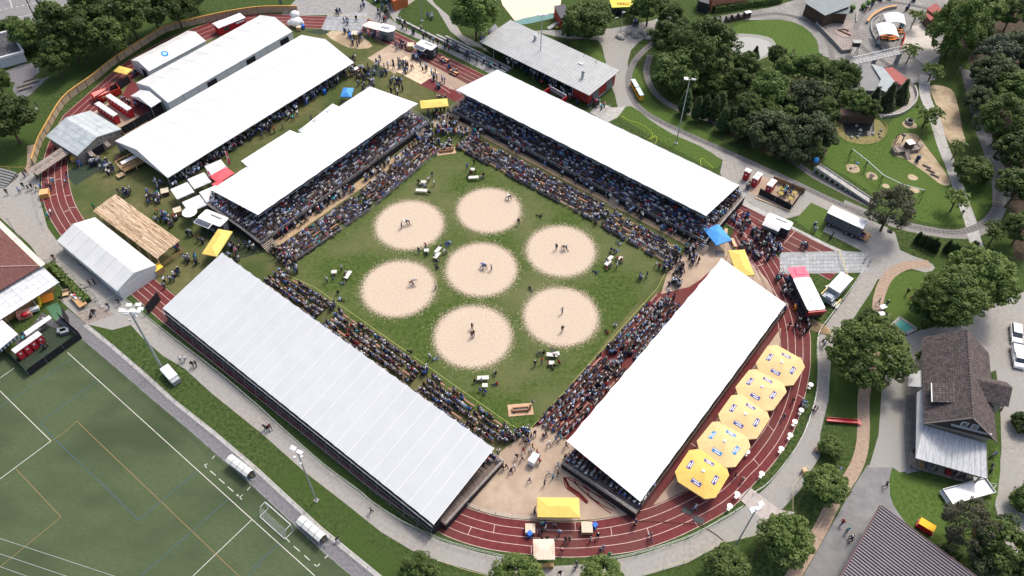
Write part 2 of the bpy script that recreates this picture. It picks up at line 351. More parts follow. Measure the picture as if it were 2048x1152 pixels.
for i in range(8):
    for j in range(5):
        f=lambda u,v: (a.lerp(b,v)).lerp(d.lerp(c,v),u)
        q= [f(i/8 +.003,j/5 +.005),f((i +1) /8 -.003,j/5 +.005),f((i +1) /8 -.003,(j +1) /5 -.005),f(i/8 +.003,(j +1) /5 -.005)]
        part(t,'floor_panel',MB().prism([p.xy for p in q],0,0.045 +0.004 * ((i +j) %3)),ply)
sheet('sandy_patch',[(652,68),(700,60),(745,92),(700,96)],3,SANDM,smooth=3)
sheet('sandy_patch',[(878,232),(930,225),(955,250),(925,268),(880,258),(862,248)],3,SANDM,smooth=3)
sheet('green_matting',[(130,345),(190,312),(218,330),(150,372)],3,SHADE)
sheet('green_matting',[(610,63),(650,57),(658,66),(640,70)],3,SHADE)
sheet('green_matting',[(745,130),(775,140),(765,155),(735,150)],3,SHADE)
sheet('court_red',[(240,200),(262,160),(330,205),(290,255)],6,TRACKM)
sheet('toilet_yard',[(185,225),(225,200),(300,245),(250,270)],7,BEIGE)
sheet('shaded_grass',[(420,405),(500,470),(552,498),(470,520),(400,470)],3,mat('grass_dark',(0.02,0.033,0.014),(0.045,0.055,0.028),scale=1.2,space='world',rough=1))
# interlocking ground plates (grey): each plate is a piece
def plates(quad,nu,nv,m,name='ground_plate',h=0.04):
    a,b,c,d=W(quad);t=tag(link('plate_road',None),kind='structure')
    for i in range(nu):
        for j in range(nv):
            f=lambda u,v: (a.lerp(d,v)).lerp(b.lerp(c,v),u);e=.06
            q= [f((i +e) /nu,(j +e) /nv),f((i +1 -e) /nu,(j +e) /nv),f((i +1 -e) /nu,(j +1 -e) /nv),f((i +e) /nu,(j +1 -e) /nv)]
            part(t,name,MB().prism([(p.x +0,p.y)for p in q],0,0.02 +h *rnd.random() *0.5 +0.02),m)
PLATM=mat('plate_piece',(0.235,0.25,0.262),(0.33,0.345,0.355),scale=1.2,rough=0.6,rand=0.12)
sheet('plate_bed',[(1558,505),(1690,502),(1738,505),(1745,545),(1570,548)],5,PLATE)
plates([(1560,545),(1735,541),(1736,506),(1558,508)],24,5,PLATM)
sheet('plate_bed',[(642,58),(655,30),(735,22),(735,40),(718,66)],5,PLATE)
plates([(645,60),(716,66),(736,26),(655,30)],12,6,PLATM)
# wrestling rings: sawdust discs that fray into the grass
def ringmat():
    M=bpy.data.materials.new('sawdust');M.use_nodes=True;N=M.node_tree.nodes;L=M.node_tree.links;b=N['Principled BSDF'];b.inputs['Roughness'].default_value=1;b.inputs['Specular IOR Level'].default_value=0.1
    tc=N.new('ShaderNodeTexCoord');oi=N.new('ShaderNodeObjectInfo')
    add=N.new('ShaderNodeVectorMath');add.operation= 'MULTIPLY_ADD';L.new(oi.outputs['Location'],add.inputs[0]);add.inputs[1].default_value= (1,1,1);L.new(tc.outputs['Object'],add.inputs[2])
    n1=N.new('ShaderNodeTexNoise');n1.inputs['Scale'].default_value=3.0;n1.inputs['Detail'].default_value=9;L.new(add.outputs[0],n1.inputs[0])
    cr=N.new('ShaderNodeMix');cr.data_type= 'RGBA';cr.inputs[6].default_value= (0.44,0.355,0.27,1);cr.inputs[7].default_value= (0.54,0.45,0.355,1)
    mr=N.new('ShaderNodeMapRange');mr.inputs[1].default_value=.3;mr.inputs[2].default_value=.7;L.new(n1.outputs[0],mr.inputs[0]);L.new(mr.outputs[0],cr.inputs[0])
# scuff marks
    mp=N.new('ShaderNodeMapping');mp.inputs['Scale'].default_value= (2.2,8,1);mp.inputs['Rotation'].default_value= (0,0,0.35);L.new(add.outputs[0],mp.inputs[0])
    n3=N.new('ShaderNodeTexNoise');n3.inputs['Scale'].default_value=1.3;n3.inputs['Detail'].default_value=7;n3.inputs['Roughness'].default_value=.7;L.new(mp.outputs[0],n3.inputs[0])
    m3=N.new('ShaderNodeMapRange');m3.inputs[1].default_value=.58;m3.inputs[2].default_value=.72;m3.inputs[4].default_value=0.55;L.new(n3.outputs[0],m3.inputs[0])
    c3=N.new('ShaderNodeMix');c3.data_type= 'RGBA';L.new(cr.outputs[2],c3.inputs[6]);c3.inputs[7].default_value= (0.34,0.225,0.15,1);L.new(m3.outputs[0],c3.inputs[0]);L.new(c3.outputs[2],b.inputs['Base Color'])
    bp=N.new('ShaderNodeBump');bp.inputs['Strength'].default_value=.7;bp.inputs['Distance'].default_value=.12;L.new(n3.outputs[0],bp.inputs['Height']);L.new(bp.outputs[0],b.inputs['Normal'])
    ln=N.new('ShaderNodeVectorMath');ln.operation= 'LENGTH';L.new(tc.outputs['Object'],ln.inputs[0])
    n2=N.new('ShaderNodeTexNoise');n2.inputs['Scale'].default_value=3.5;n2.inputs['Detail'].default_value=10;n2.inputs['Roughness'].default_value=.75;L.new(add.outputs[0],n2.inputs[0])
    ma=N.new('ShaderNodeMath');ma.operation= 'MULTIPLY_ADD';L.new(n2.outputs[0],ma.inputs[0]);ma.inputs[1].default_value=5.0;L.new(ln.outputs['Value'],ma.inputs[2])
    me_=N.new('ShaderNodeMapRange');me_.inputs[1].default_value=8.6;me_.inputs[2].default_value=9.5;L.new(ma.outputs[0],me_.inputs[0])
    tr=N.new('ShaderNodeBsdfTransparent');ms=N.new('ShaderNodeMixShader');L.new(me_.outputs[0],ms.inputs[0]);L.new(b.outputs[0],ms.inputs[1]);L.new(tr.outputs[0],ms.inputs[2]);L.new(ms.outputs[0],N['Material Output'].inputs[0])
    return M
RM=ringmat()
RINGS= [(819,449,6.65),(978,420,6.3),(963,538,6.6),(1122,501,6.55),(797,576,6.65),(946,672,6.7),(1122,632,6.6)]
rme=MB().face([(8.2 *math.cos(i *math.pi/24),8.2 *math.sin(i *math.pi/24),0)for i in range(48)]).data('sawdust_ring',RM)
for i,(x,y,r)in enumerate(RINGS):
    o=link('sawdust_ring',rme,None,P(x,y,4 *LAY));o.scale= (r/6.6,r/6.6,1);o['kind'] = 'structure'
fk=MB();r_=random.Random(9)
for x,y,r0 in RINGS:
    c=P(x,y)
    for _ in range(900):
        a=r_.random() *6.283;d=r0 * (.97 +abs(r_.gauss(0,.10)));s=r_.uniform(.03,.13);px_,py_=c.x +d *math.cos(a),c.y +d *math.sin(a);t=r_.random() *3
        fk.face([(px_ +s *math.cos(t +k *2.09),py_ +s *math.sin(t +k *2.09),5 *LAY)for k in range(3)])
for _ in range(900):
    q=P(r_.uniform(700,1220),r_.uniform(380,780));s=r_.uniform(.02,.07);t=r_.random() *3;fk.face([(q.x +s *math.cos(t +k *2.09),q.y +s *math.sin(t +k *2.09),5 *LAY)for k in range(3)])
tag(link('sawdust_flecks',fk.data('sawdust_flecks',mat('sawdust_fleck',(.36,.31,.20)))),'pale sawdust flecks scattered on the grass round the wrestling rings','sawdust',kind='stuff')
mb=MB()
for seg in [[(560,543),(632,576),(1024,851),(1055,864),(1315,576),(1338,530)],[(560,543),(590,520)]]:
    w_=W(seg);ribbon(mb,w_,-0.03,0.03,6 *LAY)
tag(link('field_boundary_line',mb.data('field_boundary_line',YELP)),kind='structure')
# ---- roads, rails and lawns of the park on the right ----
sheet('park_road',[(1120,60),(1180,60),(1235,55),(1300,42),(1345,30),(1345,48),(1300,70),(1262,100),(1255,150),(1262,190),(1300,235),(1370,265),(1440,300),(1500,325),(1620,385),(1740,440),(1790,465),(1800,500),(1850,520),(1870,535),(1850,545),(1790,530),(1770,560),(1727,545),(1735,520),(1720,500),(1640,460),(1600,430),(1560,440),(1500,405),(1470,400),(1440,345),(1445,320),(1400,300),(1330,282),(1275,255),(1240,225),(1230,190),(1215,150),(1208,110),(1195,80),(1140,78),(1080,66),(1060,62)],2,GRAVEL,smooth=2)
sheet('side_strip',[(1455,400),(1480,395),(1560,440),(1660,490),(1730,520),(1700,520),(1600,465),(1490,415)],3,CONC)
sheet('verge',[(1590,440),(1622,405),(1665,425),(1645,465),(1640,478)],3,LAWN)
sheet('verge',[(1235,232),(1262,212),(1300,240),(1345,268),(1400,292),(1440,318),(1440,330),(1425,338),(1390,320)],3,LAWN,smooth=2)
sheet('verge',[(1140,85),(1175,82),(1205,110),(1212,125),(1195,122),(1150,102)],3,LAWN,smooth=2)
sheet('verge',[(1262,145),(1275,138),(1290,175),(1320,215),(1380,250),(1440,280),(1480,305),(1440,298),(1370,262),(1300,228),(1268,190)],3,LAWN,smooth=2)
sheet('playground_lawn',[(1645,325),(1665,285),(1700,250),(1760,262),(1800,225),(1850,215),(1885,250),(1905,320),(1975,335),(1988,380),(1975,420),(1940,445),(1890,450),(1830,440),(1780,420),(1740,385),(1690,350)],3,LAWN,smooth=2)
sheet('round_lawn',[(1465,55),(1500,43),(1560,39),(1605,52),(1632,78),(1637,100),(1630,125),(1560,125),(1530,90),(1480,75)],3,LAWN,smooth=2)
sheet('lawn_right',[(1780,560),(1800,545),(1850,545),(1880,570),(1870,640),(1845,660),(1800,640),(1775,640),(1770,600)],3,LAWN,smooth=2)
sheet('lawn_right',[(1782,940),(1800,945),(1840,958),(1920,975),(1975,990),(1990,900),(2000,900),(1995,990),(1950,1060),(1860,1090),(1800,1030),(1780,990)],4,LAWN,smooth=2)
sheet('shore',[(1462,72),(1500,68),(1545,78),(1548,105),(1500,125),(1470,112)],4,mat('reedy',(0.17,0.18,0.15),(0.30,0.31,0.28),scale=6,space='world',rough=.9),smooth=3)
sheet('track_side_plaza',[(1590,0),(1600,-20),(1900,-30),(1890,60),(1870,160),(1800,170),(1700,160),(1690,125),(1640,110),(1625,70),(1560,40),(1480,40),(1420,50),(1420,35),(1540,15)],2,mat('station_ground',(0.185,0.18,0.172),(0.28,0.272,0.255),scale=0.8,space='world',c3=(0.16,0.157,0.15),s3=0.15))
sheet('paved_terrace',[(1800,60),(1850,45),(1880,110),(1850,130),(1810,100)],3,mat('pale_paving',(0.40,0.37,0.33),(0.5,0.47,0.42),scale=1,space='world'))
for pts in ([(1850,150),(1850,190),(1870,240),(1885,290),(1905,340),(1925,400),(1940,440),(1950,480),(1960,505)],):
    strip('park_footpath',pts,2.4,5,CONC)
sheet('sand_bank',[(1860,172),(1895,175),(1912,195),(1925,260),(1930,285),(1905,290),(1885,260),(1870,205)],4,SANDM,smooth=3)
sheet('sand_pit',[(1785,285),(1800,270),(1830,268),(1850,290),(1900,360),(1885,370),(1850,345),(1810,318),(1786,310)],5,SANDM,smooth=3)
for x,y,a in [(1706,337,3.2),(1743,352,2.6),(1826,355,2.2),(1820,250,3.4),(1772,372,1.6),(1829,380,2)]:
    q=P(x,y);sheet('sand_spot',[(q.x +a * (.8 +.3 *rnd.random()) *math.cos(k *.785) *.5,q.y +a * (.7 +.3 *rnd.random()) *math.sin(k *.785) *.5)for k in range(8)],6,SANDM,px=False,smooth=3)
strip('run_up_path',[(1860,528),(1810,532),(1775,555),(1757,600),(1755,660),(1742,730),(1728,790),(1727,860),(1722,905),(1706,945),(1670,1000),(1640,1060),(1600,1130),(1570,1180)],1.9,4,BRICKP)
sheet('access_road',[(1735,930),(1785,930),(1782,980),(1800,1020),(1860,1090),(1960,1160),(2048,1230),(1560,1260),(1585,1190),(1650,1075),(1700,985),(1722,950)],2,TARMAC)
sheet('gravel_drive',[(1738,935),(1757,870),(1762,800),(1768,720),(1812,672),(1850,655),(1930,640),(2000,600),(2120,560),(2200,900),(2140,1200),(2048,1120),(2010,1085),(1990,1010),(2003,900),(2000,800),(1992,740),(1850,800),(1845,850),(1836,915),(1832,940),(1800,945),(1785,935)],3,GRAVEL)
sheet('asphalt_strip',[(1812,790),(1850,790),(1845,940),(1812,948),(1808,870)],5,mat('asphalt_dark',(0.13,0.13,0.135),(0.19,0.19,0.19),scale=1,space='world'))
RD=MB()
for k in range(9):
    a,b=P(-12 +k *11,23 -k *2.3),P(-7 +k *11,22 -k *2.3);d= (b -a).normalized();n=Vector((-d.y,d.x,0)) *.12;RD.face([(*(a -n).xy,.012),(*(b -n).xy,.012),(*(b +n).xy,.012),(*(a +n).xy,.012)])
ribbon(RD,W([(18,-4),(25,16)]),-.1,.1,.012);ribbon(RD,W([(-20,44),(60,30),(130,8)]),-.08,.08,.012)
tag(link('road_marking',RD.data('road_marking',WHITEP)),kind='structure')
# top right road round the park and upper car road top left
strip('back_road',[(1935,140),(1950,200),(1965,260),(1985,310),(2000,360),(2005,400)],3.2,3,mat('road_dark',(0.085,0.085,0.09),(0.13,0.13,0.135),scale=1,space='world'))
sheet('rail_bed',[(1990,350),(2010,380),(2012,420),(1985,460),(1930,478),(1850,470),(1780,452),(1700,420),(1690,400),(1760,430),(1850,452),(1920,460),(1965,440),(1985,410),(1983,360)],4,mat('ballast',(0.15,0.145,0.135),(0.26,0.25,0.235),scale=4,detail=8,space='world'),smooth=2)
sheet('car_road',[(-200,10),(60,-60),(200,-80),(150,12),(120,32),(60,45),(0,55),(-200,90)],2,TARMAC)
sheet('park_path',[(-100,165),(0,148),(40,130),(78,122),(78,145),(45,170),(100,152),(60,190),(40,200),(25,180),(30,165),(0,158),(-100,190)],2,PAVER,smooth=0)
strip('dirt_path',[(200,-10),(100,240),(62,290),(60,330),(50,345)][2:],1.4,3,BRICKP)
sheet('path_top',[(620,-30),(700,-20),(760,20),(790,45),(900,98),(1000,140),(985,150),(870,92),(770,50),(700,30),(655,30),(560,32)],2,mat('path_grey',(0.2,0.2,0.195),(0.28,0.275,0.265),scale=1,space='world'))
sheet('path_top',[(845,-30),(870,8),(905,38),(925,70),(960,88),(985,110),(960,95),(935,90),(900,62),(875,20),(820,-30)],3,GRAVEL)
sheet('path_top',[(800,22),(830,0),(815,-20),(790,-20),(770,12),(790,45)],3,GRAVEL)
sheet('sand_court',[(985,-60),(1130,-60),(1120,20),(1100,30),(1050,40),(1030,42),(1005,10)],3,mat('beach_sand',(0.60,0.49,0.38),(0.68,0.57,0.46),scale=1,space='world'))
sheet('net_strip',[(1030,42),(1050,36),(1105,26),(1108,36),(1060,47),(1038,50)],4,mat('teal_net',(0.05,0.16,0.15),(0.18,0.3,0.3),scale=3,space='world'))
sheet('forecourt',[(1200,205),(1225,215),(1252,213),(1235,235),(1215,245),(1180,225)],4,CONC)
# narrow-gauge rails
def rails(pts,lab):
    w_=spline(W(pts),8);mb=MB()
    for d in (-0.22,0.22):
        l=offsetline(w_,d)
        for a,b in zip(l[:-1],l[1:]):mb.tube((a.x,a.y,.06),(b.x,b.y,.06),0.035,4)
    bed=MB();ribbon(bed,w_,-0.75,0.75,6 *LAY)
    tag(link('rail_ballast',bed.data('rail_ballast',mat('ballast2',(0.12,0.115,0.11),(0.2,0.19,0.18),scale=4,space='world'))),kind='structure')
    t=thing('railway_track',lab,'railway track');part(t,'rail',mb,STEELD)
    sl_=MB();acc=0
    for a,b in zip(w_[:-1],w_[1:]):
        acc+= (b -a).length
        if acc>0.7:
            acc=0;d= (b -a).normalized();n=Vector((-d.y,d.x,0));q= [a -n *.45 -d *.08,a +n *.45 -d *.08,a +n *.45 +d *.08,a -n *.45 +d *.08]
            sl_.prism([(p.x,p.y)for p in q],0,0.04)
    o=part(t,'sleeper',sl_,WOODD);o['kind'] = 'stuff'
rails([(1310,82),(1275,115),(1258,150),(1262,190),(1290,225),(1360,262),(1450,302),(1560,352),(1680,408),(1770,440),(1850,458),(1920,464),(1975,440),(1998,395),(1995,350),(1975,310)],'miniature railway line curving past the red building and round the playground lawn')
rails([(1300,110),(1293,145),(1310,185),(1350,215),(1420,240),(1500,270),(1570,310),(1625,350),(1690,385),(1740,410)],'inner miniature railway line running along the foot of the wooded bank')
rails([(1440,45),(1500,33),(1560,28),(1620,45),(1655,80),(1665,120)],'miniature railway line round the edge of the oval lawn')
rails([(1860,18),(1780,5),(1730,25),(1712,60),(1725,95),(1770,125),(1800,150),(1830,175)],'miniature railway line curving round the café terrace with white sails')
def toloc(O,rz,p):
    d=Vector(p) -Vector(O);c,s=math.cos(-rz),math.sin(-rz)
    return Vector((c *d.x -s *d.y,s *d.x +c *d.y,d.z))
def fromloc(O,rz,p):
    c,s=math.cos(rz),math.sin(rz)
    return Vector((O[0] +c *p[0] -s *p[1],O[1] +s *p[0] +c *p[1],O[2] +p[2]))
SAG=0.025
SEATS= []
STEPM=mat('step_board',(0.22,0.18,0.15),(0.32,0.27,0.23),scale=2,rough=0.9,rand=0.12)
# =============== the four covered stands ======================================
def stand(label,front_l,front_r,depth,zf,zb,nb,rows,seat_off,ext_l,ext_r,seat_m=1,extra=None,stairs=(),rib=True,row_d=0.82,rise=0.24,z0=1.15,roofm=None,aisles=(),bracem=GALV):
    """front_l, front_r: world points under the roof's front corners, seen from the field; local x along the front, y to the back"""
    O=Vector((front_l.x,front_l.y,0));d=front_r -front_l;L=Vector((d.x,d.y,0)).length;rz=math.atan2(d.y,d.x)
    t=thing('covered_grandstand',label,'grandstand',O,rz)
    sgn=1
# canvas roof in bays
    bw=L/nb
    for i in range(nb):
        x0,x1=i *bw +.012,(i +1) *bw -.012;m_=MB();k=7;ny=4
        sag=lambda u:SAG *math.sin(math.pi *u)
        top= []
        for j in range(ny +1):
            v=j/ny;row= []
            for a in range(k +1):
                u=a/k;y=depth *v;edge=0
                if j==0:y+=0.12 *math.sin(math.pi *u)
                if j==ny:y-=0.05 *math.sin(math.pi *u)
                row.append((x0 + (x1 -x0) *u,y,zf + (zb -zf) *v -sag(u)))
            top.append(row)
        n=len(m_.v)
        for row in top:m_.v+=row
        for row in top:m_.v+= [(p[0],p[1],p[2] -.05)for p in row]
        off= (ny +1) * (k +1)
        for j in range(ny):
            for a in range(k):
                q=j * (k +1) +a
                m_.f.append((q,q +1,q +k +2,q +k +1));m_.m.append(0)
                m_.f.append((off +q,off +q +k +1,off +q +k +2,off +q +1));m_.m.append(0)
        for a in range(k):
            m_.f.append((a,off +a,off +a +1,a +1));m_.m.append(0)
            q=ny * (k +1) +a;m_.f.append((q,q +1,off +q +1,off +q));m_.m.append(0)
        part(t,'roof_panel',m_,roofm or ROOFW)
    if rib:
        rm=MB().slab([(-.05,0,zf +.05),(.05,0,zf +.05),(.05,depth,zb +.05),(-.05,depth,zb +.05)],.08).data('roof_rail',WHITPL)
        for i in range(nb +1):part(t,'roof_rail',rm,None,loc=(min(max(i *bw,.05),L -.05),0,0))
# tiers of planks
    zl=zb -1.5;tz=lambda i:min(z0 +i *rise,zl)
    for i in range(rows):
        y0= -seat_off +i *row_d;z=tz(i)
        part(t,'tier_board',MB().box(-ext_l,L +ext_r,y0 +.02,y0 +row_d -.02,z -.08,z),TIER)
        x= -ext_l +.4
        part(t,'seat_board',MB().box(-ext_l +1.2,L +ext_r -1.2,y0 +row_d -.32,y0 +row_d -.05,z +.36,z +.41),WOODD)
        if seat_m and not (label.startswith('grandstand with')and i>2):
            x= -ext_l +.8
            while x<L +ext_r -.8:
                if i>10 and 4 <x<L -4:x+=.56;continue
                SEATS.append((fromloc(O,rz,(x,y0 +row_d -.25,z +0.0)),rz,label[:8],i,1))
                x+=0.56 +rnd.random() *.06
# scaffold frames under and behind
    fr=MB();ytop= -seat_off +rows *row_d
    zt=tz(rows)
    for y in (-seat_off +.1,(ytop -seat_off) /2,depth -.1):
        h=zf + (zb -zf) *max(y,0) /depth -.3 if y>0.2 else z0 -.1
        if y>=ytop -.01:h=zf + (zb -zf) *y/depth -.3
        elif y>0:h=tz(int((y +seat_off) /row_d)) -.15
        fr.tube((0,y,0),(0,y,h),.035,5)
    fr.tube((0,ytop,.3),(0,depth -.1,zb -.3),.025,4)
    fr.tube((0,-seat_off +.1,.25),(0,depth -.1,.25),.03,4)
    fme=fr.data('scaffold_frame',GALV);nfr=max(2,int(L/5.2))
    for i in range(nfr +1):part(t,'scaffold_frame',fme,None,loc=(L *i/nfr *.998 +.03,0,0))
# truss along the back and the front of the roof
    for nm,y,z in (('back_truss',depth + (.25 if bracem else -.3),zb -.25),('front_truss',.3,zf -.35)):
        tr=MB();k=int(L/2.5)
        for dz in (0,.4):tr.tube((0,y,z -dz),(L,y,z -dz),.035,5)
        for i in range(k):tr.tube((L *i/k,y,z -.4),(L * (i +.5) /k,y,z),.02,4);tr.tube((L * (i +.5) /k,y,z),(L * (i +1) /k,y,z -.4),.02,4)
        part(t,nm,tr,GALV)
    bk=MB()
    for z,y in ((.35,depth +.9),(1.3,depth +.7),(2.1,depth +.55)):bk.tube((0,y,z),(L,y,z),.03,4)
    k=int(L/2.6)
    for i in range(k +1):bk.tube((L *i/k,depth +1.0,0),(L *i/k,depth +.3,zb -.3),.03,4);bk.tube((L *i/k,depth +1.0,0.05),(L *i/k,depth -.1,0.3),.03,4)
    if bracem:part(t,'rear_bracing',bk,bracem)
# black cloth in front, at the ends and at the back
    part(t,'skirt_cloth',MB().box(-ext_l,L +ext_r,-seat_off -.05,-seat_off -.01,0,z0 +.05),BLACKC)
    part(t,'skirt_cloth',MB().box(0,L,depth +.06,depth +.1,0,zb -.45),BLACKC)
    for x in (-ext_l,L +ext_r):
        part(t,'side_cloth',MB().face([(x,-seat_off,0),(x,ytop,0),(x,ytop,zt),(x,-seat_off,z0)]).face([(x +.03,-seat_off,z0),(x +.03,ytop,zt),(x +.03,ytop,0),(x +.03,-seat_off,0)]),BLACKC)
        xx=0 if x<0 else L
        part(t,'side_cloth',MB().box(xx -.02,xx +.02,ytop,depth,0,zb -.6),BLACKC)
# railing in front and at the ends
    def railing(pts,nm='railing'):
        rl=MB()
        for a,b in zip(pts[:-1],pts[1:]):
            a=Vector(a);b=Vector(b);l= (b -a).length;k=max(1,int(l/2.4))
            for dz in (.55,1.05):rl.tube(a +Vector((0,0,dz)),b +Vector((0,0,dz)),.028,4)
            for i in range(k +1):p=a.lerp(b,i/k);rl.tube(p,p +Vector((0,0,1.08)),.03,4)
        part(t,nm,rl,GALV)
    gl,gr= [],[]
    xs= [-ext_l] + [v for a in aisles for v in (a -1.1,a +1.1)] + [L +ext_r]
    for a,b in zip(xs[0::2],xs[1::2]):railing([(a,-seat_off,z0 -.25),(b,-seat_off,z0 -.25)])
    for x in (-ext_l,L +ext_r):railing([(x,-seat_off,z0),(x,ytop,zt)])
# stairs down to the ground
    for a in list(aisles) + [s for s in stairs]:
        wd=2.2 if a in aisles else 2.6
        for k in range(6):
            part(t,'stair_step',MB().box(a -wd/2,a +wd/2,-seat_off -.3 * (6 -k),-seat_off -.3 * (5 -k) -.05,.19 *k +.10,.19 *k +.15),STEPM)
    return t,O,rz,L
FA=P(445,505,5.8),P(989,896,5.8)
tA=stand('grandstand with a long grey-white striped roof between the gravel path and the field',P(989,896,5.8),P(445,505,5.8),13.55,5.8,3.15,25,16,1.0,.9,0.6,seat_m=1,z0=1.0,rise=.07,bracem=STEELD,roofm=mat('roof_greyish',(0.55,0.575,0.585),(0.52,0.545,0.555),scale=0.3,detail=3,rough=0.5,trans=0.1,rand=0.012))
tC=stand('white roofed grandstand across the field, in front of the red clubhouse',P(912,180,5.8),P(1412,432,5.8),14.4,5.8,3.3,18,19,2.0,0.4,2.0,seat_m=1,rise=.12,roofm=mat('roof_pale',(0.53,0.55,0.57),(0.50,0.52,0.54),scale=0.3,detail=3,rough=0.5,trans=0.1,rand=0.012),stairs=(1.4,63.0),aisles=(43.5,),rib=True)
tB=stand('plain white roofed grandstand at the upper left of the field, beside the long beer tent',P(516,430,5.8),P(836,207,5.8),14.8,5.8,3.4,12,20,2.2,2.4,.8,seat_m=1,rise=.12,stairs=(-1.2,41.0),aisles=(17.5,),rib=False)
tD=stand('bright white grandstand at the lower right of the field, beside the yellow parasols',P(1443,516,5.8),P(1133,882,5.8),13.3,5.8,3.15,12,16,-.5,.6,1.3,seat_m=1,rib=False,z0=.9,rise=.06,bracem=None)
# second stepped canvas sheets behind the upper left stand
t,O,rz,L=tB
lo=thing('canvas_annex','stepped white canvas roof adjoining the rear of the upper left grandstand','canvas roof',O,rz)
ca= [[(485,322),(650,207),(668,215),(520,330)]]
pts= [toloc(O,rz,P(x,y,4.2))for x,y in [(480,320),(650,207),(676,214),(500,335)]]
for q in ([(482,322),(580,260),(604,270),(500,337)],[(596,262),(665,207),(684,216),(610,268)]):
    q= [toloc(O,rz,P(x,y,3.6))for x,y in q];part(lo,'roof_panel',MB().slab(q[::-1],.05),ROOFW)
    for p in q[:2]:part(lo,'pole',MB().tube((p.x,p.y -.1,0),(p.x,p.y -.1,3.5),.05),GALV)
for x,y in ((600,259),(628,241),(655,222)):c=toloc(O,rz,P(x,y,3.6));part(lo,'tent_clip',MB().box(-.5,.5,-.2,.1,0,.1).box(-.4,-.3,-.8,0,0,.06).box(.3,.4,-.8,0,0,.06),GALV,loc=c)

# =============== big white marquees ===========================================
def marquee(label,el,er,W_,ze,zr,nb,roofm=TENTW,front_open=True,walls=('back','left','right'),group=None,poles=True,wallm=TENTG,sag=.06,zf=None):
    "el, er: front eave ends as world points; W_: width to the back"
    O=Vector((el.x,el.y,0));d=er -el;L=Vector((d.x,d.y,0)).length;rz=math.atan2(d.y,d.x)
    t=thing('marquee_tent',label,'tent',O,rz,group);bw=L/nb;k=4
    for side in (0,1):
        for i in range(nb):
            m_=MB();x0,x1=i *bw +.01,(i +1) *bw -.01
            for a in range(k):
                for s_ in range(4):
                    u0,u1,v0,v1=a/k,(a +1) /k,s_/4,(s_ +1) /4
                    def pt(u,v,dz=0):
                        y=W_/2 *v if side==0 else W_ -W_/2 *v
                        y+= (-.12 if side==0 else .12) * (1 -v) *1
                        return (x0 + (x1 -x0) *u,y,ze + (zr -ze) *v -sag *math.sin(math.pi *u) *math.sin(math.pi *min(1,v +.15)) -dz)
                    q= [pt(u0,v0),pt(u1,v0),pt(u1,v1),pt(u0,v1)]
                    m_.face(q if side==0 else q[::-1]);q= [pt(u0,v0,.04),pt(u0,v1,.04),pt(u1,v1,.04),pt(u1,v0,.04)];m_.face(q if side==0 else q[::-1])
            part(t,'roof_panel',m_,roofm)
    for i in range(nb +1):
        x=min(max(i *bw,.06),L -.06);m_=MB()
        for q in ((0,W_/2),(W_,W_/2)):m_.slab([(x -.05,q[0],ze +.035),(x +.05,q[0],ze +.035),(x +.05,q[1],zr +.035),(x -.05,q[1],zr +.035)],.05)
        part(t,'roof_seam',m_,mat('tent_seam',(0.42,0.44,0.44),rough=.5))
    for x in (.02,L -.06):
        part(t,'gable',MB().face([(x,0,ze),(x,W_,ze),(x,W_/2,zr)]).face([(x +.04,0,ze),(x +.04,W_/2,zr),(x +.04,W_,ze)]),wallm)
    if 'back' in walls:part(t,'wall',MB().box(0,L,W_ -.03,W_,0,ze),wallm)
    if 'front' in walls:
        for i in range(nb):part(t,'wall',MB().box(i *bw +.06,(i +1) *bw -.06,.02,.05,0,ze -.02),wallm)
    if 'left' in walls:part(t,'wall',MB().box(0,.04,.05,W_ -.05,0,ze),wallm)
    if 'right' in walls:part(t,'wall',MB().box(L -.04,L,.05,W_ -.05,0,ze),wallm)
    pm=MB().tube((0,0,0),(0,0,ze -.02),.06).data('pole',GALV)
    for i in range(nb +1):
        for y in (.1,W_ -.1):part(t,'pole',pm,None,loc=(min(max(i *bw,.1),L -.1),y,0))
    part(t,'gutter',MB().box(0,L,-.22,-.08,ze -.12,ze -.03),GALV)
    return t,O,rz,L
TENTQ=mat('tent_offwhite',(0.62,0.635,0.63),(0.57,0.585,0.58),scale=0.6,detail=5,rough=0.5,trans=0.1,rand=0.03)
T1=marquee('huge white marquee with an open front, nearest the upper left grandstand',P(334,355,3.0),P(707,124,3.0),17.5,3.0,5.4,10,walls=('back',))
T2=marquee('long white marquee with small door openings, behind the huge open beer marquee',P(335,205,3.0),P(584,62,3.0),11.2,3.0,4.6,9,walls=('back','right','front','left'),roofm=TENTQ)
for x in (10.3,21.5,31.8):part(T2[0],'doorway',MB().box(x,x +2.6,-.05,.015,0,2.3),BLACKC)
T3=marquee('small white marquee beside the board fence with a round blue emblem on its roof',P(297,142,2.6),P(411,81,2.6),6.6,2.6,3.7,4,walls=('back','right','front','left'))
part(T3[0],'doorway',MB().box(-.03,.0,1.2,3.0,0,2.1),BLACKC)
e_=MB();c_= (6.0,1.9);zc=2.6 + (3.7 -2.6) *1.9 /3.3;sl_=1.1 /3.3
disc=lambda r,dz: [(c_[0] +r *math.cos(a *.3927),c_[1] +r *math.sin(a *.3927),zc +sl_ *r *math.sin(a *.3927) +dz)for a in range(16)]
part(T3[0],'emblem',MB().slab(disc(.8,.06),.03).slab(disc(.45,.08),.03,1),[mat('emblem_blue',(0.03,0.22,0.55)),mat('emblem_pale',(0.35,0.6,0.75))])
T2b=marquee('low white canvas porch on the end of the long marquee, above the black screens',P(301,214,2.9),P(322,201,2.9),6.6,2.9,4.0,1,walls=())
T4=marquee('white marquee standing across the running track beside the plank roofed shelter',P(115,480,2.6),P(236,581,2.6),7.6,2.6,3.9,7,walls=('back','right','front','left'),roofm=TENTQ)
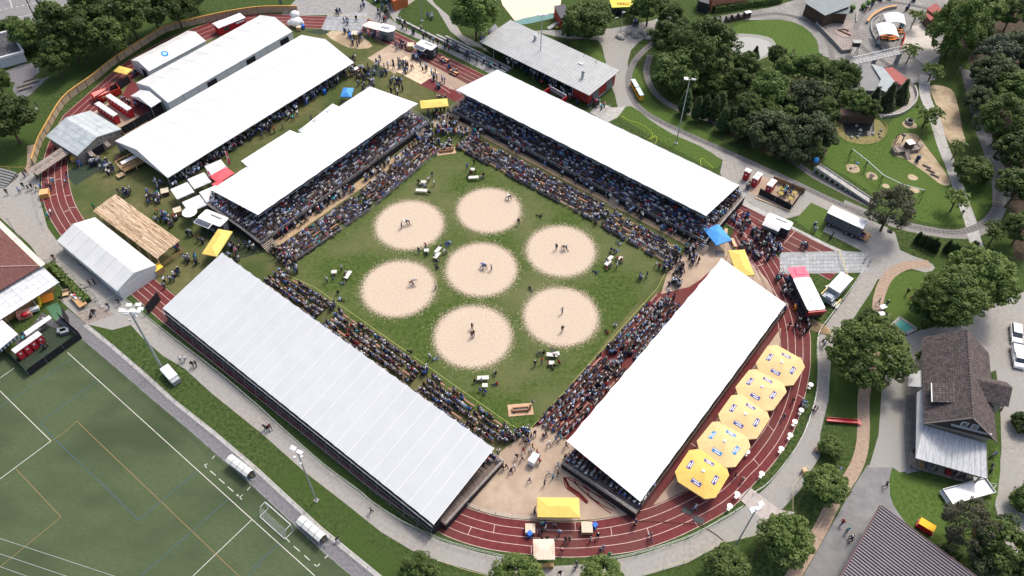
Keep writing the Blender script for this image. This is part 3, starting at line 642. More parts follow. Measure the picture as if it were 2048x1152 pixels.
# plank roofed shelter
O=P(186,422,3.0);O.z=0;e1=P(314,518,3.0);rz=math.atan2(e1.y -O.y,e1.x -O.x);L=math.hypot(e1.x -O.x,e1.y -O.y);wd=toloc(O,rz,P(358,481,3.3)).y
t=thing('plank_shelter','long open shelter roofed with rough pale wooden planks, beside a white marquee','shelter',O,rz)
nrow=27;segs= [(0,.34),(.34,.67),(.67,1)]
for i in range(nrow):
    for j,(a,b)in enumerate(segs):
        y0=wd *i/nrow;s_=rnd.uniform(-.15,.15);z=3.0 +.5 * (i/nrow) + (.03 if i%2 else 0) +j *.012
        part(t,'roof_plank',MB().box(L *a + (s_ if j else -.2 *rnd.random()),L *b +s_ *.8 -.05,y0 +.01,y0 +wd/nrow -.012,z,z +.04),mat('plank_%d'% (rnd.randrange(4)),[(0.50,.37,.24),(.60,.47,.33),(.38,.26,.16),(.55,.43,.31)][i *7 %4],(0.22,0.13,0.075),scale=1.3,rough=.85,stretch=(.5,5,1),rand=.25,lo=.48,hi=.62))
for i in range(7):
    for y in (.2,wd -.2):part(t,'post',MB().box(-.07,.07,-.07,.07,0,2.98 +.45 *y/wd),WOODL,loc=(.3 + (L -.6) *i/6,y,0))
    part(t,'beam',MB().slab([(-.06,.1,2.98),(.06,.1,2.98),(.06,wd -.1,3.43),(-.06,wd -.1,3.43)],.14),WOODM,loc=(.3 + (L -.6) *i/6,0,0))
for z in (.5,.95):part(t,'rail',MB().box(L -.3,L -.24,.2,wd -.1,z,z +.14),WOODM);part(t,'rail',MB().box(.3,L -.3,wd -.2,wd -.14,z,z +.14),WOODM)
# weathered grey barn-like bar
def gable_house(label,cat,name,O,rz,L,W_,ze,zr,wallm,roofm,over=.5,roof_t=.12,ridge_axis='x',wall_name='wall'):
    t=thing(name,label,cat,O,rz)
    if ridge_axis== 'x':
        for s_ in (0,1):
            y0,y1= (-over,W_/2)if s_==0 else (W_ +over,W_/2);dz= (zr -ze) / (W_/2) *over
            q= [(-over,y0,ze -dz),(L +over,y0,ze -dz),(L +over,y1,zr),(-over,y1,zr)]
            part(t,'roof',MB().slab(q if s_==0 else q[::-1],roof_t),roofm)
        w_=MB().box(0,L,0,.2,0,ze -.1).box(0,L,W_ -.2,W_,0,ze -.1)
        for x in (0,L -.2):
            w_.face([(x,.2,0),(x,.2,ze -.1),(x,W_/2,zr -.14),(x,W_ -.2,ze -.1),(x,W_ -.2,0)]).face([(x +.2,W_ -.2,0),(x +.2,W_ -.2,ze -.1),(x +.2,W_/2,zr -.14),(x +.2,.2,ze -.1),(x +.2,.2,0)])
        part(t,wall_name,w_,wallm)
    return t
greyr=mat('grey_felt_roof',(0.27,0.31,0.33),(0.46,0.50,0.51),scale=0.55,detail=10,rough=.8,c3=(0.36,0.40,0.41),s3=.5)
a0,a1=P(154,312,2.8),P(243,258,2.8)
rz=math.atan2(a1.y -a0.y,a1.x -a0.x) +math.pi/2;L=11.2;W_= (a1 -a0).length
# ridge runs away from the camera
t=thing('rustic_bar_building','rustic wooden bar building with a mottled grey gable roof, straddling the track','building',Vector((a0.x,a0.y,0)),math.atan2(a1.y -a0.y,a1.x -a0.x))
O=t.location.copy();rz=t.rotation_euler.z
for s_ in (0,1):
    x0=0 if s_==0 else W_;q= [(x0,0,2.8),(W_/2,0,4.2),(W_/2,10.6,4.2),(x0,10.6,2.8)]
    part(t,'roof',MB().slab(q[::-1]if s_==0 else q,.12),greyr)
    for k in range(1,4):z_=2.8 +1.4 *k/4;xx=x0 + (W_/2 -x0) *k/4;part(t,'roof_seam',MB().slab([(xx -.04,0,z_ +.05),(xx +.04,0,z_ +.05),(xx +.04,10.6,z_ +.05),(xx -.04,10.6,z_ +.05)],.05),mat('seam_grey',(.42,.46,.48)))
for y in (3.5,7.1):part(t,'roof_seam',MB().slab([(0,y,2.84),(W_/2,y,4.24),(W_/2,y +.1,4.24),(0,y +.1,2.84)][::-1],.05).slab([(W_,y,2.84),(W_/2,y,4.24),(W_/2,y +.1,4.24),(W_,y +.1,2.84)],.05),mat('seam_grey',(.42,.46,.48)))
scr=mat('board_graffiti',(0.30,0.27,0.23),(0.10,0.10,0.10),scale=1.8,detail=8,lo=.5,hi=.62,rough=.9)
part(t,'wall',MB().box(.3,W_ -.3,.5,.6,0,2.7),WOODG)
part(t,'gable_board',MB().face([(.15,.45,2.7),(W_ -.15,.45,2.7),(W_/2,.45,4.05)]).box(.2,W_ -.2,.4,.48,1.9,2.69),scr)
part(t,'wall',MB().box(.3,.4,.6,10.4,0,2.75).box(W_ -.4,W_ -.3,.6,10.4,0,2.75).box(.3,W_ -.3,10.3,10.4,0,2.7),WOODG)
part(t,'doorway',MB().box(3.0,5.8,.36,.49,0,1.9),BLACKC)
for x in (2.2,6.0):part(t,'shutter',MB().slab([(x,-.9,1.5),(x +.9,-.9,1.5),(x +.9,.3,2.3),(x,.3,2.3)],.06),WOODG)
part(t,'brace',MB().tube((.3,.2,2.7),(-.6,.1,0),.07).tube((W_ -.3,.2,2.7),(W_ +.5,.1,0),.07),WOODM)
# welcome board across the track
ob=P(66,345,2.0);oc=P(133,300,2.0);O=Vector((ob.x,ob.y,0));rz=math.atan2(oc.y -ob.y,oc.x -ob.x);L= (oc -ob).length
t=thing('gateway_sign','long weathered grey board with dark painted lettering, spanning the running track at the rustic bar','sign',O,rz)
part(t,'board',MB().slab([(0,-1.2,1.9),(L,-1.2,1.9),(L,1.1,2.4),(0,1.1,2.4)],.1),WOODG)
gl=MB();r_=random.Random(3)
def text_mb(s,size,depth=.02):
    cu=bpy.data.curves.new('t','FONT');cu.body=s;cu.size=size;cu.extrude=depth;cu.resolution_u=1;cu.align_x= 'CENTER';cu.align_y= 'CENTER'
    o=bpy.data.objects.new('t',cu);C.objects.link(o);dg=bpy.context.evaluated_depsgraph_get();me=bpy.data.meshes.new_from_object(o.evaluated_get(dg));bpy.data.objects.remove(o);return me
def lettering(t,name,s,size,m,loc,rot=(0,0,0)):
    me=text_mb(s,size);me.materials.clear();me.materials.append(m);o=link(name,me,t,loc);o.rotation_euler=rot;return o
slope=math.atan2(.5,2.3)
for x0,x1 in ((.08,.3),(.4,.56),(.64,.94)):
    x=L *x0
    while x<L *x1:
        y=r_.uniform(-.35,.05);h=r_.uniform(.35,.7);z=2.17 +y *.21
        gl.slab([(x,y,z +.03),(x +.09,y,z +.03),(x +.12,y +h,z +h *.22 +.03),(x +.03,y +h,z +h *.22 +.03)],.02);
        if r_.random() <.6:gl.slab([(x,y +h *.5,z +h *.11 +.03),(x +.3,y +h *.5,z +h *.11 +.03),(x +.3,y +h *.5 +.1,z +h *.13 +.03),(x,y +h *.5 +.1,z +h *.13 +.03)],.02)
        x+=r_.uniform(.28,.42)
part(t,'lettering',gl,mat('dark_paint',(0.07,0.07,0.075)))
for x in (.2,L/2,L -.2):part(t,'post',MB().box(x -.08,x +.08,.2,.36,0,2.1),WOODM)
for k,(a,b)in enumerate([((72,352),(96,341)),((115,323),(137,317))]):
    p,q=P(*a),P(*b);rz=math.atan2(q.y -p.y,q.x -p.x);L= (q -p).length
    t=thing('barrier_beam',['pale wooden barrier beam on the track, left of the pair below the board sign','pale wooden barrier beam on the track, right of the pair below the board sign'][k],'barrier',p,rz)
    part(t,'beam',MB().box(0,L,-.12,.12,.8,.95),WOODL)
    for x in (.3,L -.3):part(t,'leg',MB().box(x -.05,x +.05,-.3,.3,0,.8),WOODL)
# =============== board fence around the track =================================
fl=spline(W([(70,292 +40),(82,292),(98,262),(128,212),(155,188),(188,165),(225,134),(260,110),(296,87),(332,65),(365,56),(400,48),(455,36),(512,27),(555,25),(597,25)]),10)
t=thing('board_fence','tall curved fence of tan boards with an orange top edge outside the track','fence',fl[0])
acc= [0]
for a,b in zip(fl[:-1],fl[1:]):acc.append(acc[-1] + (b -a).length)
def along(s):
    for i in range(len(acc) -1):
        if acc[i +1] >=s:return fl[i].lerp(fl[i +1],(s -acc[i]) /max(1e-6,acc[i +1] -acc[i]))
    return fl[-1]
n=int(acc[-1] /2.5);FT=mat('fence_tan',(0.30,0.235,0.16),(0.42,0.34,0.235),scale=.8,detail=8,rand=.08);FO=mat('fence_orange',(0.50,0.29,0.075),(0.56,0.34,0.11),scale=1,rand=.08)
pan=MB().box(.03,2.42,-.02,.02,.05,1.85).data('fence_panel',FT);cap=MB().box(0,2.46,-.16,.06,1.86,1.95).box(.03,2.42,-.045,-.021,1.55,1.85).data('top_board',FO);pst=MB().box(-.04,.04,-.12,.1,0,1.86).data('post',WOODG)
for i in range(n):
    a,b=along(acc[-1] *i/n),along(acc[-1] * (i +1) /n);rz=math.atan2(b.y -a.y,b.x -a.x);l=a -fl[0]
    for nm,me in (('fence_panel',pan),('top_board',cap),('post',pst)):part(t,nm,me,None,loc=l,rz=rz)
# =============== red building with the zinc roof ==============================
q= [P(958,83,3.6),P(1179,191,3.6),P(1244,143,3.9),P(1028,45,3.9)]
O=Vector((q[0].x,q[0].y,0));rz=math.atan2(q[1].y -q[0].y,q[1].x -q[0].x);L= (q[1] -q[0]).xy.length;D=toloc(O,rz,q[2]).y
t=thing('red_clubhouse','long red clubhouse with a pale ribbed zinc roof behind the far grandstand','building',O,rz);TH,TO,TRZ=t,O,rz
nr=40
part(t,'roof',MB().slab([(0,0,3.6),(L,0,3.6),(L,D,3.9),(0,D,3.9)],.15),ZINC)
rib=MB().slab([(-.06,0,3.66),(.06,0,3.66),(.06,D,3.96),(-.06,D,3.96)],.06).data('roof_rib',ZINC)
for i in range(nr +1):part(t,'roof_rib',rib,None,loc=(.07 + (L -.14) *i/nr,0,0))
part(t,'wall',MB().box(3,L -.6,4.2,4.4,0,3.5).box(3,L -.6,D -.9,D -.7,0,3.6).box(3,3.2,4.4,D -.9,0,3.5),WOODD)
part(t,'wall',MB().box(L -.8,L -.6,.8,D -.7,.5,3.55).box(L -5,L -.8,.8,1.0,.5,3.5),REDW,label='red end wall')
part(t,'plinth',MB().box(L -.84,L -.56,.78,D -.68,0,.5),CONC)
for y in (2.2,7.6):part(t,'garage_door',MB().box(L -.6,L -.5,y,y +2.3,.1,2.5),mat('door_grey',(0.16,0.19,0.2)))
for x in (4,10,16,22,L -5):part(t,'post',MB().tube((x,.6,0),(x,.6,3.5),.09),GALV)
for (x,y),(w_,h_)in (((1070,80),(.5,1.1)),((1165,155),(.45,1.3))):
    c=toloc(O,rz,P(x,y,3.9));c_=part(t,'chimney',MB().box(-w_/2,w_/2,-w_/2,w_/2,0,h_).box(-w_,w_,-w_,w_,0,.08),GALV,loc=(c.x,c.y,3.72));part(c_,'cowl',MB().ball((0,0,h_ +.25),.4,nu=8,nv=4),STEELD if x>1100 else WHITPL)
c=toloc(O,rz,P(1162,127,3.9));part(t,'skylight',MB().box(-.6,.6,-.4,.4,0,.2),GALV,loc=(c.x,c.y,3.78))
for x,y in ((1192,125),(1168,112),(1077,68)):c=toloc(O,rz,P(x,y,3.9));part(t,'vent_pipe',MB().tube((0,0,0),(0,0,.9),.06),STEELD,loc=(c.x,c.y,3.75))
# red awning gate in front
p0,p1=P(1101,172,2.2),P(1133,190,2.2);O=Vector((p0.x,p0.y,0));rz=math.atan2(p1.y -p0.y,p1.x -p0.x);L= (p1 -p0).length
t=thing('red_stairwell','red walled stairwell with a pale lettered banner, between the far grandstand and the clubhouse','stairwell',O,rz)
part(t,'side_wall',MB().box(-.15,0,-2.4,.1,0,1.9),REDP);part(t,'side_wall',MB().box(L,L +.15,-2.4,.1,0,1.9),REDP)
bn=part(t,'banner',MB().box(0,L,-.05,.05,1.1,2.2),WHITPL)
r_=random.Random(5);g_=MB();x=.2
while x<L -.3:g_.box(x,x +.14,-.09,-.06,1.45,1.45 +r_.uniform(.3,.5));x+=.3
part(bn,'lettering',g_,mat('sign_red',(.5,.08,.1)))
part(t,'floor',MB().box(0,L,-2.3,-.1,0.02,.06),BLACKC)
def frame(a,b,z=0):
    "origin, heading and length of the line between two pixels at height z"
    p,q=P(*a,z),P(*b,z);return Vector((p.x,p.y,0)),math.atan2(q.y -p.y,q.x -p.x),(q -p).length
# =============== pop-up canopies ==============================================
def canopy(label,a,b,dep,m,ze=2.3,zr=2.9,group=None,valance=.22,front=None,name='canopy_tent'):
    O,rz,L=frame(a,b,ze);t=thing(name,label,'canopy',O,rz,group)
    r0=min(dep/2,L/2 *.75);A= [(0,0),(L,0),(L,dep),(0,dep)];R1,R2= (r0,dep/2),(L -r0,dep/2)
    if L<dep:R1,R2= (L/2,L/2 *.8),(L/2,dep -L/2 *.8)
    for q in ([(0,0,ze),(L,0,ze),(*R2,zr),(*R1,zr)],[(L,dep,ze),(0,dep,ze),(*R1,zr),(*R2,zr)],[(L,0,ze),(L,dep,ze),(*R2,zr)],[(0,dep,ze),(0,0,ze),(*R1,zr)])if L>=dep else\
             ([(0,0,ze),(L,0,ze),(*R1,zr)],[(L,0,ze),(L,dep,ze),(*R2,zr),(*R1,zr)],[(L,dep,ze),(0,dep,ze),(*R2,zr)],[(0,dep,ze),(0,0,ze),(*R1,zr),(*R2,zr)]):
        part(t,'roof_panel',MB().slab(q,.025),m)
    for i in range(4):
        p,q=A[i],A[(i +1) %4];part(t,'valance',MB().wall([p,q],valance,.02,z=ze -valance),m)
        part(t,'leg',MB().tube((min(max(p[0],.06),L -.06),min(max(p[1],.06),dep -.06),0),(min(max(p[0],.06),L -.06),min(max(p[1],.06),dep -.06),ze -.05),.03,5),GALV)
    return t,L
def counter(t,x0,x1,y,m=WOODM):
    part(t,'counter',MB().box(x0,x1,y,y +.5,.9,.96).box(x0 +.05,x1 -.05,y +.05,y +.1,0,.9),m)
cy= 'yellow gate canopies'
t,L=canopy('yellow gate canopy on the beige court at the bottom of the running track',(1075,1034),(1160,1035),3.0,YEL,2.5,2.95,cy)
t,L=canopy('yellow gate canopy between the two far grandstands',(842,217),(897,212),2.8,YEL,2.5,2.9,cy)
t,L=canopy('yellow gate canopy at the right corner beside the blue canopy',(1509,550),(1489,499),3.1,YEL,2.5,3.0,cy)
t,L=canopy('long yellow canopy over an orange bar, standing at the top corner of the striped grandstand',(433,513),(465,463),2.9,YEL,2.5,3.0,cy)
t,L=canopy('small yellow canopy on the track, next to the board fence at the top left',(226,142),(252,149),2.2,YEL,2.2,2.5,cy)
t,L=canopy('blue canopy between the white open marquee and the upper left grandstand',(681,193),(702,194),3.3,BLUC,2.3,2.9,'blue canopies')
t,L=canopy('blue canopy over wooden tables at the right corner of the far grandstand',(1464,480),(1437,448),3.4,BLUC,2.3,2.9,'blue canopies')
t,L=canopy('cream striped canopy of a stall on the outer edge of the track, at the bottom',(1067,1119),(1110,1119),2.9,mat('striped_canvas',(0.74,0.66,0.55),rough=.6),2.3,2.5)
for i in range(14):part(t,'stripe',MB().slab([(.08 +i *L/14,0,2.33),(.18 +i *L/14,0,2.33),(.18 +i *L/14,1.4,2.53),(.08 +i *L/14,1.4,2.53)],.01).slab([(.08 +i *L/14,1.5,2.53),(.18 +i *L/14,1.5,2.53),(.18 +i *L/14,2.9,2.33),(.08 +i *L/14,2.9,2.33)],.01),mat('stripe_rose',(.62,.42,.33)))
counter(t,.1,L -.1,-.45)
t,L=canopy('yellow tent roof with brand lettering, by the dark trees at the top',(1224,15),(1271,13),6.0,mat('yellow_green_canvas',(0.72,0.66,0.12),(0.66,0.6,0.1),scale=1),2.4,3.2)
o=lettering(t,'lettering','PIRELLI',1.05,mat('letter_orange',(.55,.16,.02)),(L/2,1.0,2.78),(math.atan2(.8,3),0,0))
# red pavilion and small white tents behind the upper left stand
t,L=canopy('red canvas bar roof beside the small white printed tents',(437,366),(469,346),3.0,REDC,2.4,2.7)
t,L=canopy('lower red canvas strip touching the rear of the upper left grandstand',(432,376),(450,366),1.6,REDC,2.3,2.4)
pt=mat('print_grey',(0.52,0.53,0.53))
for k,(x,y,lb)in enumerate([(432,334,'topmost of the five, beside the red bar roof'),(398,360,'beside the leaning pennant'),(364,380,'leftmost of the five'),(388,406,'lowest of the five, next to the serving van'),(422,386,'half under the grandstand roof corner')]):
    c=P(x,y,2.5);s=1.75;rz=R(38);O=Vector((c.x,c.y,0)) +Matrix.Rotation(rz,3,'Z') @Vector((-s,-s,0))
    t=thing('promo_tent','square white tent with a grey print, '+lb,'tent',O,rz,'small white printed tents')
    A= [(0,0),(2 *s,0),(2 *s,2 *s),(0,2 *s)]
    for i in range(4):
        p,q=A[i],A[(i +1) %4];part(t,'roof_panel',MB().slab([(*p,2.35),(*q,2.35),(s,s,2.62)],.02),TENTW);part(t,'valance',MB().wall([p,q],.2,.02,z=2.15),TENTW)
        part(t,'leg',MB().tube((min(max(p[0],.05),2 *s -.05),min(max(p[1],.05),2 *s -.05),0),(min(max(p[0],.05),2 *s -.05),min(max(p[1],.05),2 *s -.05),2.33),.03,5),GALV)
    pr=MB()
    for a in range(10):
        for r_ in (.55,.32):
            th=a *.6283;pr.slab([(s +.9 +r_ *math.cos(th),.55 +r_ *math.sin(th),2.49),(s +.9 + (r_ +.07) *math.cos(th),.55 + (r_ +.07) *math.sin(th),2.49),(s +.9 + (r_ +.07) *math.cos(th +.4),.55 + (r_ +.07) *math.sin(th +.4),2.49),(s +.9 +r_ *math.cos(th +.4),.55 +r_ *math.sin(th +.4),2.49)],.01)
    part(t,'print',pr,pt)
# pennants
for k,(x,y,x2,y2,lb)in enumerate([(419,372,412,340,'tall red and cream feather banner among the white tents, left one'),(456,340,448,302,'tall red and cream feather banner by the red bar roof, right one')]):
    b=P(x,y);t=thing('feather_banner',lb,'banner',b,0);tp=P(x2,y2,4.2) -b;pts= [Vector((0,0,0)),tp *.5 +Vector((.25,0,.1)),tp *.85 +Vector((.2,0,0)),tp]
    w_=spline(pts,4);part(t,'pole',MB().pipe(w_,.025,4),WHITPL)
    for i in range(2,len(w_) -1):part(t,'flag',MB().slab([w_[i] +Vector((.04,0,0)),w_[i +1] +Vector((.04,0,0)),w_[i +1] +Vector((.04 +.65 * (1 -i/14),.1,0)),w_[i] +Vector((.04 +.65 * (1 -i/14),.1,0))],.01),PINKC if i%5 not in (0,)else mat('cream_cloth',(.72,.62,.42)))
# round white umbrellas and tables
def parasol(label,x,y,r,m,z=2.3,n=12,group=None,rise=.35,name='parasol',pole=GALV,ribs=True):
    c=P(x,y,z);t=thing(name,label,'parasol',Vector((c.x,c.y,0)),0,group)
    for i in range(n if ribs else 1):
        if ribs:
            a,b=2 *math.pi *i/n,2 *math.pi * (i +1) /n;part(t,'canopy_segment',MB().slab([(r *math.cos(a),r *math.sin(a),z),(r *math.cos(b),r *math.sin(b),z),(0,0,z +rise)],.02),m)
        else:part(t,'canopy',MB().ball((0,0,z -.02),r,r,rise,nu=14,nv=3,hemi=True),m)
    part(t,'pole',MB().tube((0,0,0),(0,0,z +rise -.02),.03),pole);part(t,'foot',MB().tube((0,0,0),(0,0,.08),.3,8),STEELD);return t
parasol('white scalloped parasol in front of the serving van with the dark hatch',379,424,1.45,WHITPL,n=10)
# round bistro tables along the outside of the track
gt= 'round white standing tables along the curve of the track'
tb= [(1622,769),(1603,820),(1590,843),(1581,870),(1563,897),(1524,947),(1495,903),(1475,988),(1460,1012)]
lbs= ['beyond the topmost parasol','beside the group in light blue shirts','just below the group in light blue','on the grass edge where the path narrows','above the bend of the kerb','beside the fourth white lane line','touching the second yellow parasol from the bottom','at the start of the concrete slabs','lowest, on the grass corner']
TT=MB().tube((0,0,1.08),(0,0,1.12),.42,16).data('table_top',WHITPL);TL=MB().tube((0,0,.05),(0,0,1.08),.04).tube((0,0,0),(0,0,.05),.25,8).data('stem',GALV)
for (x,y),lb in zip(tb,lbs):
    t=thing('standing_table','round white standing table '+lb,'table',P(x,y,1.1) -Vector((0,0,1.1)),0,gt);part(t,'table_top',TT,None);part(t,'stem',TL,None)
# =============== five big yellow parasols =====================================
A0,A1=P(1405,942,3.4),P(1562,725,3.4);rzp=math.atan2(A1.y -A0.y,A1.x -A0.x)
cs= [(1405,942),(1450,884),(1489,828),(1525,775),(1562,725)]
lb= ['bottom one of the five, deeper yellow and tilted','second from the bottom','middle one of the five','second from the top','topmost of the five']
for k,(x,y)in enumerate(cs):
    c=P(x,y,3.4);c=Vector((c.x,c.y,0))
    t=thing('giant_parasol','giant octagonal yellow parasol with four labels, '+lb[k],'parasol',c,rzp,'giant yellow parasols beside the right grandstand')
    t.rotation_euler.x=.03 * (-1) **k;t.rotation_euler.z+= [.05,-.03,.02,-.02,.03][k];YELD=mat('yellow_deep',(.74,.49,.13),(.69,.44,.10),scale=.8,rough=.6,trans=.12);s,cut,ze,zr=3.35,1.15,2.75,3.6
    pg= [(-s +cut,-s),(s -cut,-s),(s,-s +cut),(s,s -cut),(s -cut,s),(-s +cut,s),(-s,s -cut),(-s,-s +cut)]
    for i in range(8):
        p,q=pg[i],pg[(i +1) %8];sx=.03 * (-1 if (i//2) %2 else 1)
        part(t,'canopy_segment',MB().slab([(*p,ze),(*q,ze),(0,0,zr)],.03),YELU if k else YELD)
        part(t,'valance',MB().wall([p,q],.28,.02,z=ze -.28),YELU)
    part(t,'cap',MB().ball((0,0,zr),.28,.28,.12,nu=10,nv=4),WHITPL)
    part(t,'mast',MB().tube((0,0,0),(0,0,zr -.05),.09,8),GALV)
    for i in range(4):
        an=i *math.pi/2;Rm=Matrix.Rotation(an,3,'Z');y0,y1= -2.42,-1.66;zz=lambda y:zr + (ze -zr) * (-y) /s +.03
        def qd(x0,x1,ya,yb,dz):return [Rm@Vector((x0,ya,zz(ya) +dz)),Rm@Vector((x1,ya,zz(ya) +dz)),Rm@Vector((x1,yb,zz(yb) +dz)),Rm@Vector((x0,yb,zz(yb) +dz))]
        pl=part(t,'label_plate',MB().slab(qd(-.78,.78,y0 +.06,y1 -.06,0),.02),NAVYL if k!=1 else mat('label_blue',(.03,.2,.45)))
        tx=MB();tx.slab(qd(-.68,.4,-1.96,-1.82,.02),.01);tx.slab(qd(-.3,.6,-2.25,-2.11,.02),.01)
        part(pl,'lettering',tx,WHITPL)
        part(t,'strut',MB().tube((0,0,2.0),Rm@Vector((0,-2.0,zz(-2.0) -.1)),.03,4),GALV)
# dark floor deck, counters beneath the parasols
O,rz,L=frame((1420,985),(1590,730));t=thing('bar_deck','low dark red bar counters standing under the yellow parasols','bar counter',O,rz)
for i in range(5):part(t,'counter',MB().box(1 +i *6.1,4.8 +i *6.1,2.2,2.8,.9,1.0).box(1.1 +i *6.1,4.7 +i *6.1,2.3,2.4,0,.9),mat('deck_red',(.25,.05,.03)))
p=P(1353,950);t=thing('pavement_sign','small pale standing sign and folded white cloth left of the lowest yellow parasol','sign',p,.5);part(t,'board',MB().slab([(-.3,0,.1),(.3,0,.1),(.3,.3,1.2),(-.3,.3,1.2)],.05),WHITPL);part(t,'cloth',MB().ball((-.4,-1.0,.35),.4,.3,.35),WHITPL)
# =============== toilets ======================================================
WCB=MB().box(0,1.1,0,1.1,.1,2.15).data('cabin',REDP);WCR=MB().prism([(-.04,-.04),(1.14,-.04),(1.14,1.14),(-.04,1.14)],2.15,2.28).prism([(.1,.1),(1.0,.1),(1.0,1.0),(.1,1.0)],2.28,2.38).data('roof',WHITPL)
WCD=MB().box(.15,.95,-.03,-.002,.2,2.0).data('door',mat('wc_door',(.50,.03,.04)));WCS=MB().box(.38,.72,-.05,-.031,1.3,1.65).data('sign',WHITPL);WCP=MB().box(.02,1.08,.02,1.08,0,.1).data('base',DARKM)
def toilet(label,loc,rz,group):
    t=thing('portable_toilet',label,'toilet',loc,rz,group)
    for nm,me in (('cabin',WCB),('roof',WCR),('base',WCP)):part(t,nm,me,None)
    d=part(t,'door',WCD,None);part(d,'sign',WCS,None);return t
O,rz,L=frame((43,722),(92,687));sd4= ['leftmost','second from the left','third from the left','rightmost']
for i in range(4):toilet('red portable toilet in the black fenced yard by the pitch, '+sd4[i],fromloc(O,rz,(i *1.22,0,0)),rz,'red toilets by the football pitch')
O,rz,L=frame((1488,368),(1506,374))
for k,(x,y,n,lb)in enumerate([(1484,358,1,'single one, leftmost in the yard'),(1500,372,2,'middle pair'),(1528,386,2,'right pair by the tables')]):
    for j in range(n):
        q=P(x,y);toilet('red portable toilet behind the far grandstand, '+lb + ('' if n==1 else (', front one' if j==0 else ', rear one')),q +VX * (1.25 *j),AX,'red toilets behind the far grandstand')
O,rz,L=frame((257,243),(206,214))
for k,(a,n,lb)in enumerate([((262,238),7,'long row'),((234,250),6,'second row')]):
    q=P(*a)
    for j in range(n):toilet('red toilet cubicle, %s in the %s by the rustic bar'% (['first','second','third','fourth','fifth','sixth','seventh'][j],lb),q -UX * (1.16 * (j +1)) ,AX,'red toilet cubicles by the rustic bar')
# black screens
def screen(label,pts,h=1.9,m=BLACKC,name='privacy_screen',postm=GALV,z=0):
    w_=W(pts);t=thing(name,label,'fence',w_[0])
    for a,b in zip(w_[:-1],w_[1:]):
        d=b -a;k=max(1,round(d.length/3.2))
        for i in range(k):
            p,q=a.lerp(b,i/k) -w_[0],a.lerp(b,(i +1) /k) -w_[0];part(t,'panel',MB().wall([p,q],h,.04,z=.05),m)
            part(t,'post',MB().tube((p.x,p.y,0),(p.x,p.y,h +.1),.03,5),postm)
    return t
screen('black cloth screen round the toilet yard at the corner of the football pitch',[(0,690),(60,752),(165,676),(120,636)],1.6)
screen('black cloth screens of the toilet yard beside the long marquee',[(196,208),(240,180),(262,165)],1.9)
screen('black screen behind the long row of toilet cubicles',[(243,272),(272,256),(330,222),(290,195)],1.9)
screen('black screen with timber frame round the yard behind the far grandstand corner',[(1517,388),(1580,421),(1605,386)],1.5)
screen('black cloth screen at the upper end of the striped grandstand',[(297,630),(322,600)],2.2)
t=screen('orange timber fence of the yard behind the far grandstand corner',[(1545,362),(1608,388)],1.3,WOODM,'timber_fence',WOODL)
O,rz,L=frame((1510,396),(1582,424));single('timber_beam','long pale timber beam at the foot of the black yard screen','beam',MB().box(0,L,-.15,.15,0,.18),WOODL,O,rz)
for k,(x,y)in enumerate([(1561,383),(1560,393),(1587,392),(1579,403)]):
    p=P(x,y);t=thing('barrel_table','wooden round-back table in the toilet yard, '+ ['rear left','front left','rear right','front right'][k],'table',p,.3 *k,'round tables in the fenced yard');part(t,'table_top',MB().tube((0,0,.9),(0,0,.95),.55,10),mat('olive_wood',(.3,.24,.06)));part(t,'leg',MB().tube((0,0,0),(0,0,.9),.1),WOODD)
sheet('yard_floor',[(1495,385),(1520,350),(1606,388),(1580,420)],6,BEIGE)
sheet('yard_floor',[(15,715),(95,650),(160,675),(60,745)],6,SHADE)
sheet('dark_deck',[(30,685),(60,655),(85,625),(120,650),(98,690),(45,720)],5,mat('deck_slate',(.06,.062,.07),(.1,.1,.11),scale=2,space='world'))
sheet('green_mat',[(92,614),(114,605),(130,625),(110,641)],6,mat('mat_green',(.05,.13,.07),(.07,.16,.09),scale=2,space='world'))
# =============== serving vans and other vehicles ==============================
def van(label,a,b,dep,h=2.7,awn=True,awm=None,side='front',vent=True,bodym=DARKM,group='serving vans',roofm=WHITPL,name='food_van'):
    O,rz,L=frame(a,b,h);t=thing(name,label,'van',O,rz,group)
    part(t,'body',MB().box(.05,L -.05,.05,dep,.45,h -.1),bodym)
    part(t,'roof',MB().prism([(0,.25),(.35,0),(L -.35,0),(L,.25),(L,dep +.05 -.25),(L -.35,dep +.05),(.35,dep +.05),(0,dep -.2)],h -.1,h).prism([(.3,.4),(L -.3,.4),(L -.3,dep -.3),(.3,dep -.3)],h,h +.05),roofm)
    if vent:part(t,'roof_vent',MB().box(L *.35,L *.8,dep *.62,dep *.74,h +.05,h +.15),STEELD)
    if awn:
        hz=part(t,'hatch',MB().slab([(.15,-1.25,h -.15),(L *.68,-1.25,h -.15),(L *.68,0.02,h +.02),(.15,.02,h +.02)],.06),roofm)
        part(hz,'panel',MB().slab([(.3,-1.15,h -.07),(L *.65,-1.15,h -.07),(L *.65,-.1,h +.07),(.3,-.1,h +.07)],.02),awm or mat('hatch_grey',(.5,.51,.51)))
        part(t,'counter',MB().box(.2,L *.68,-.35,.05,1.0,1.08),GALV)
    part(t,'door',MB().box(L -.045,L -.01,dep *.3,dep *.7,.5,2.3),STEELD)
    for x in (L *.35,L *.62):
        for y in (.02,dep -.1):
            w_=part(t,'wheel',MB().tube((x,y -.1,.38),(x,y +.15,.38),.36,12),RUBBER);part(w_,'rim',MB().tube((x,y -.12,.38),(x,y +.17,.38),.18,8),GALV)
    part(t,'drawbar',MB().tube((-.05,dep/2,.5),(-1.2,dep/2,.45),.06),STEELD)
    return t,O,rz,L
dk=mat('hatch_dark',(.06,.07,.1),(.09,.1,.13),scale=1)
van('white serving van with a dark hatch on the track below the terrace steps',(831,88),(863,101),2.4,awm=dk)
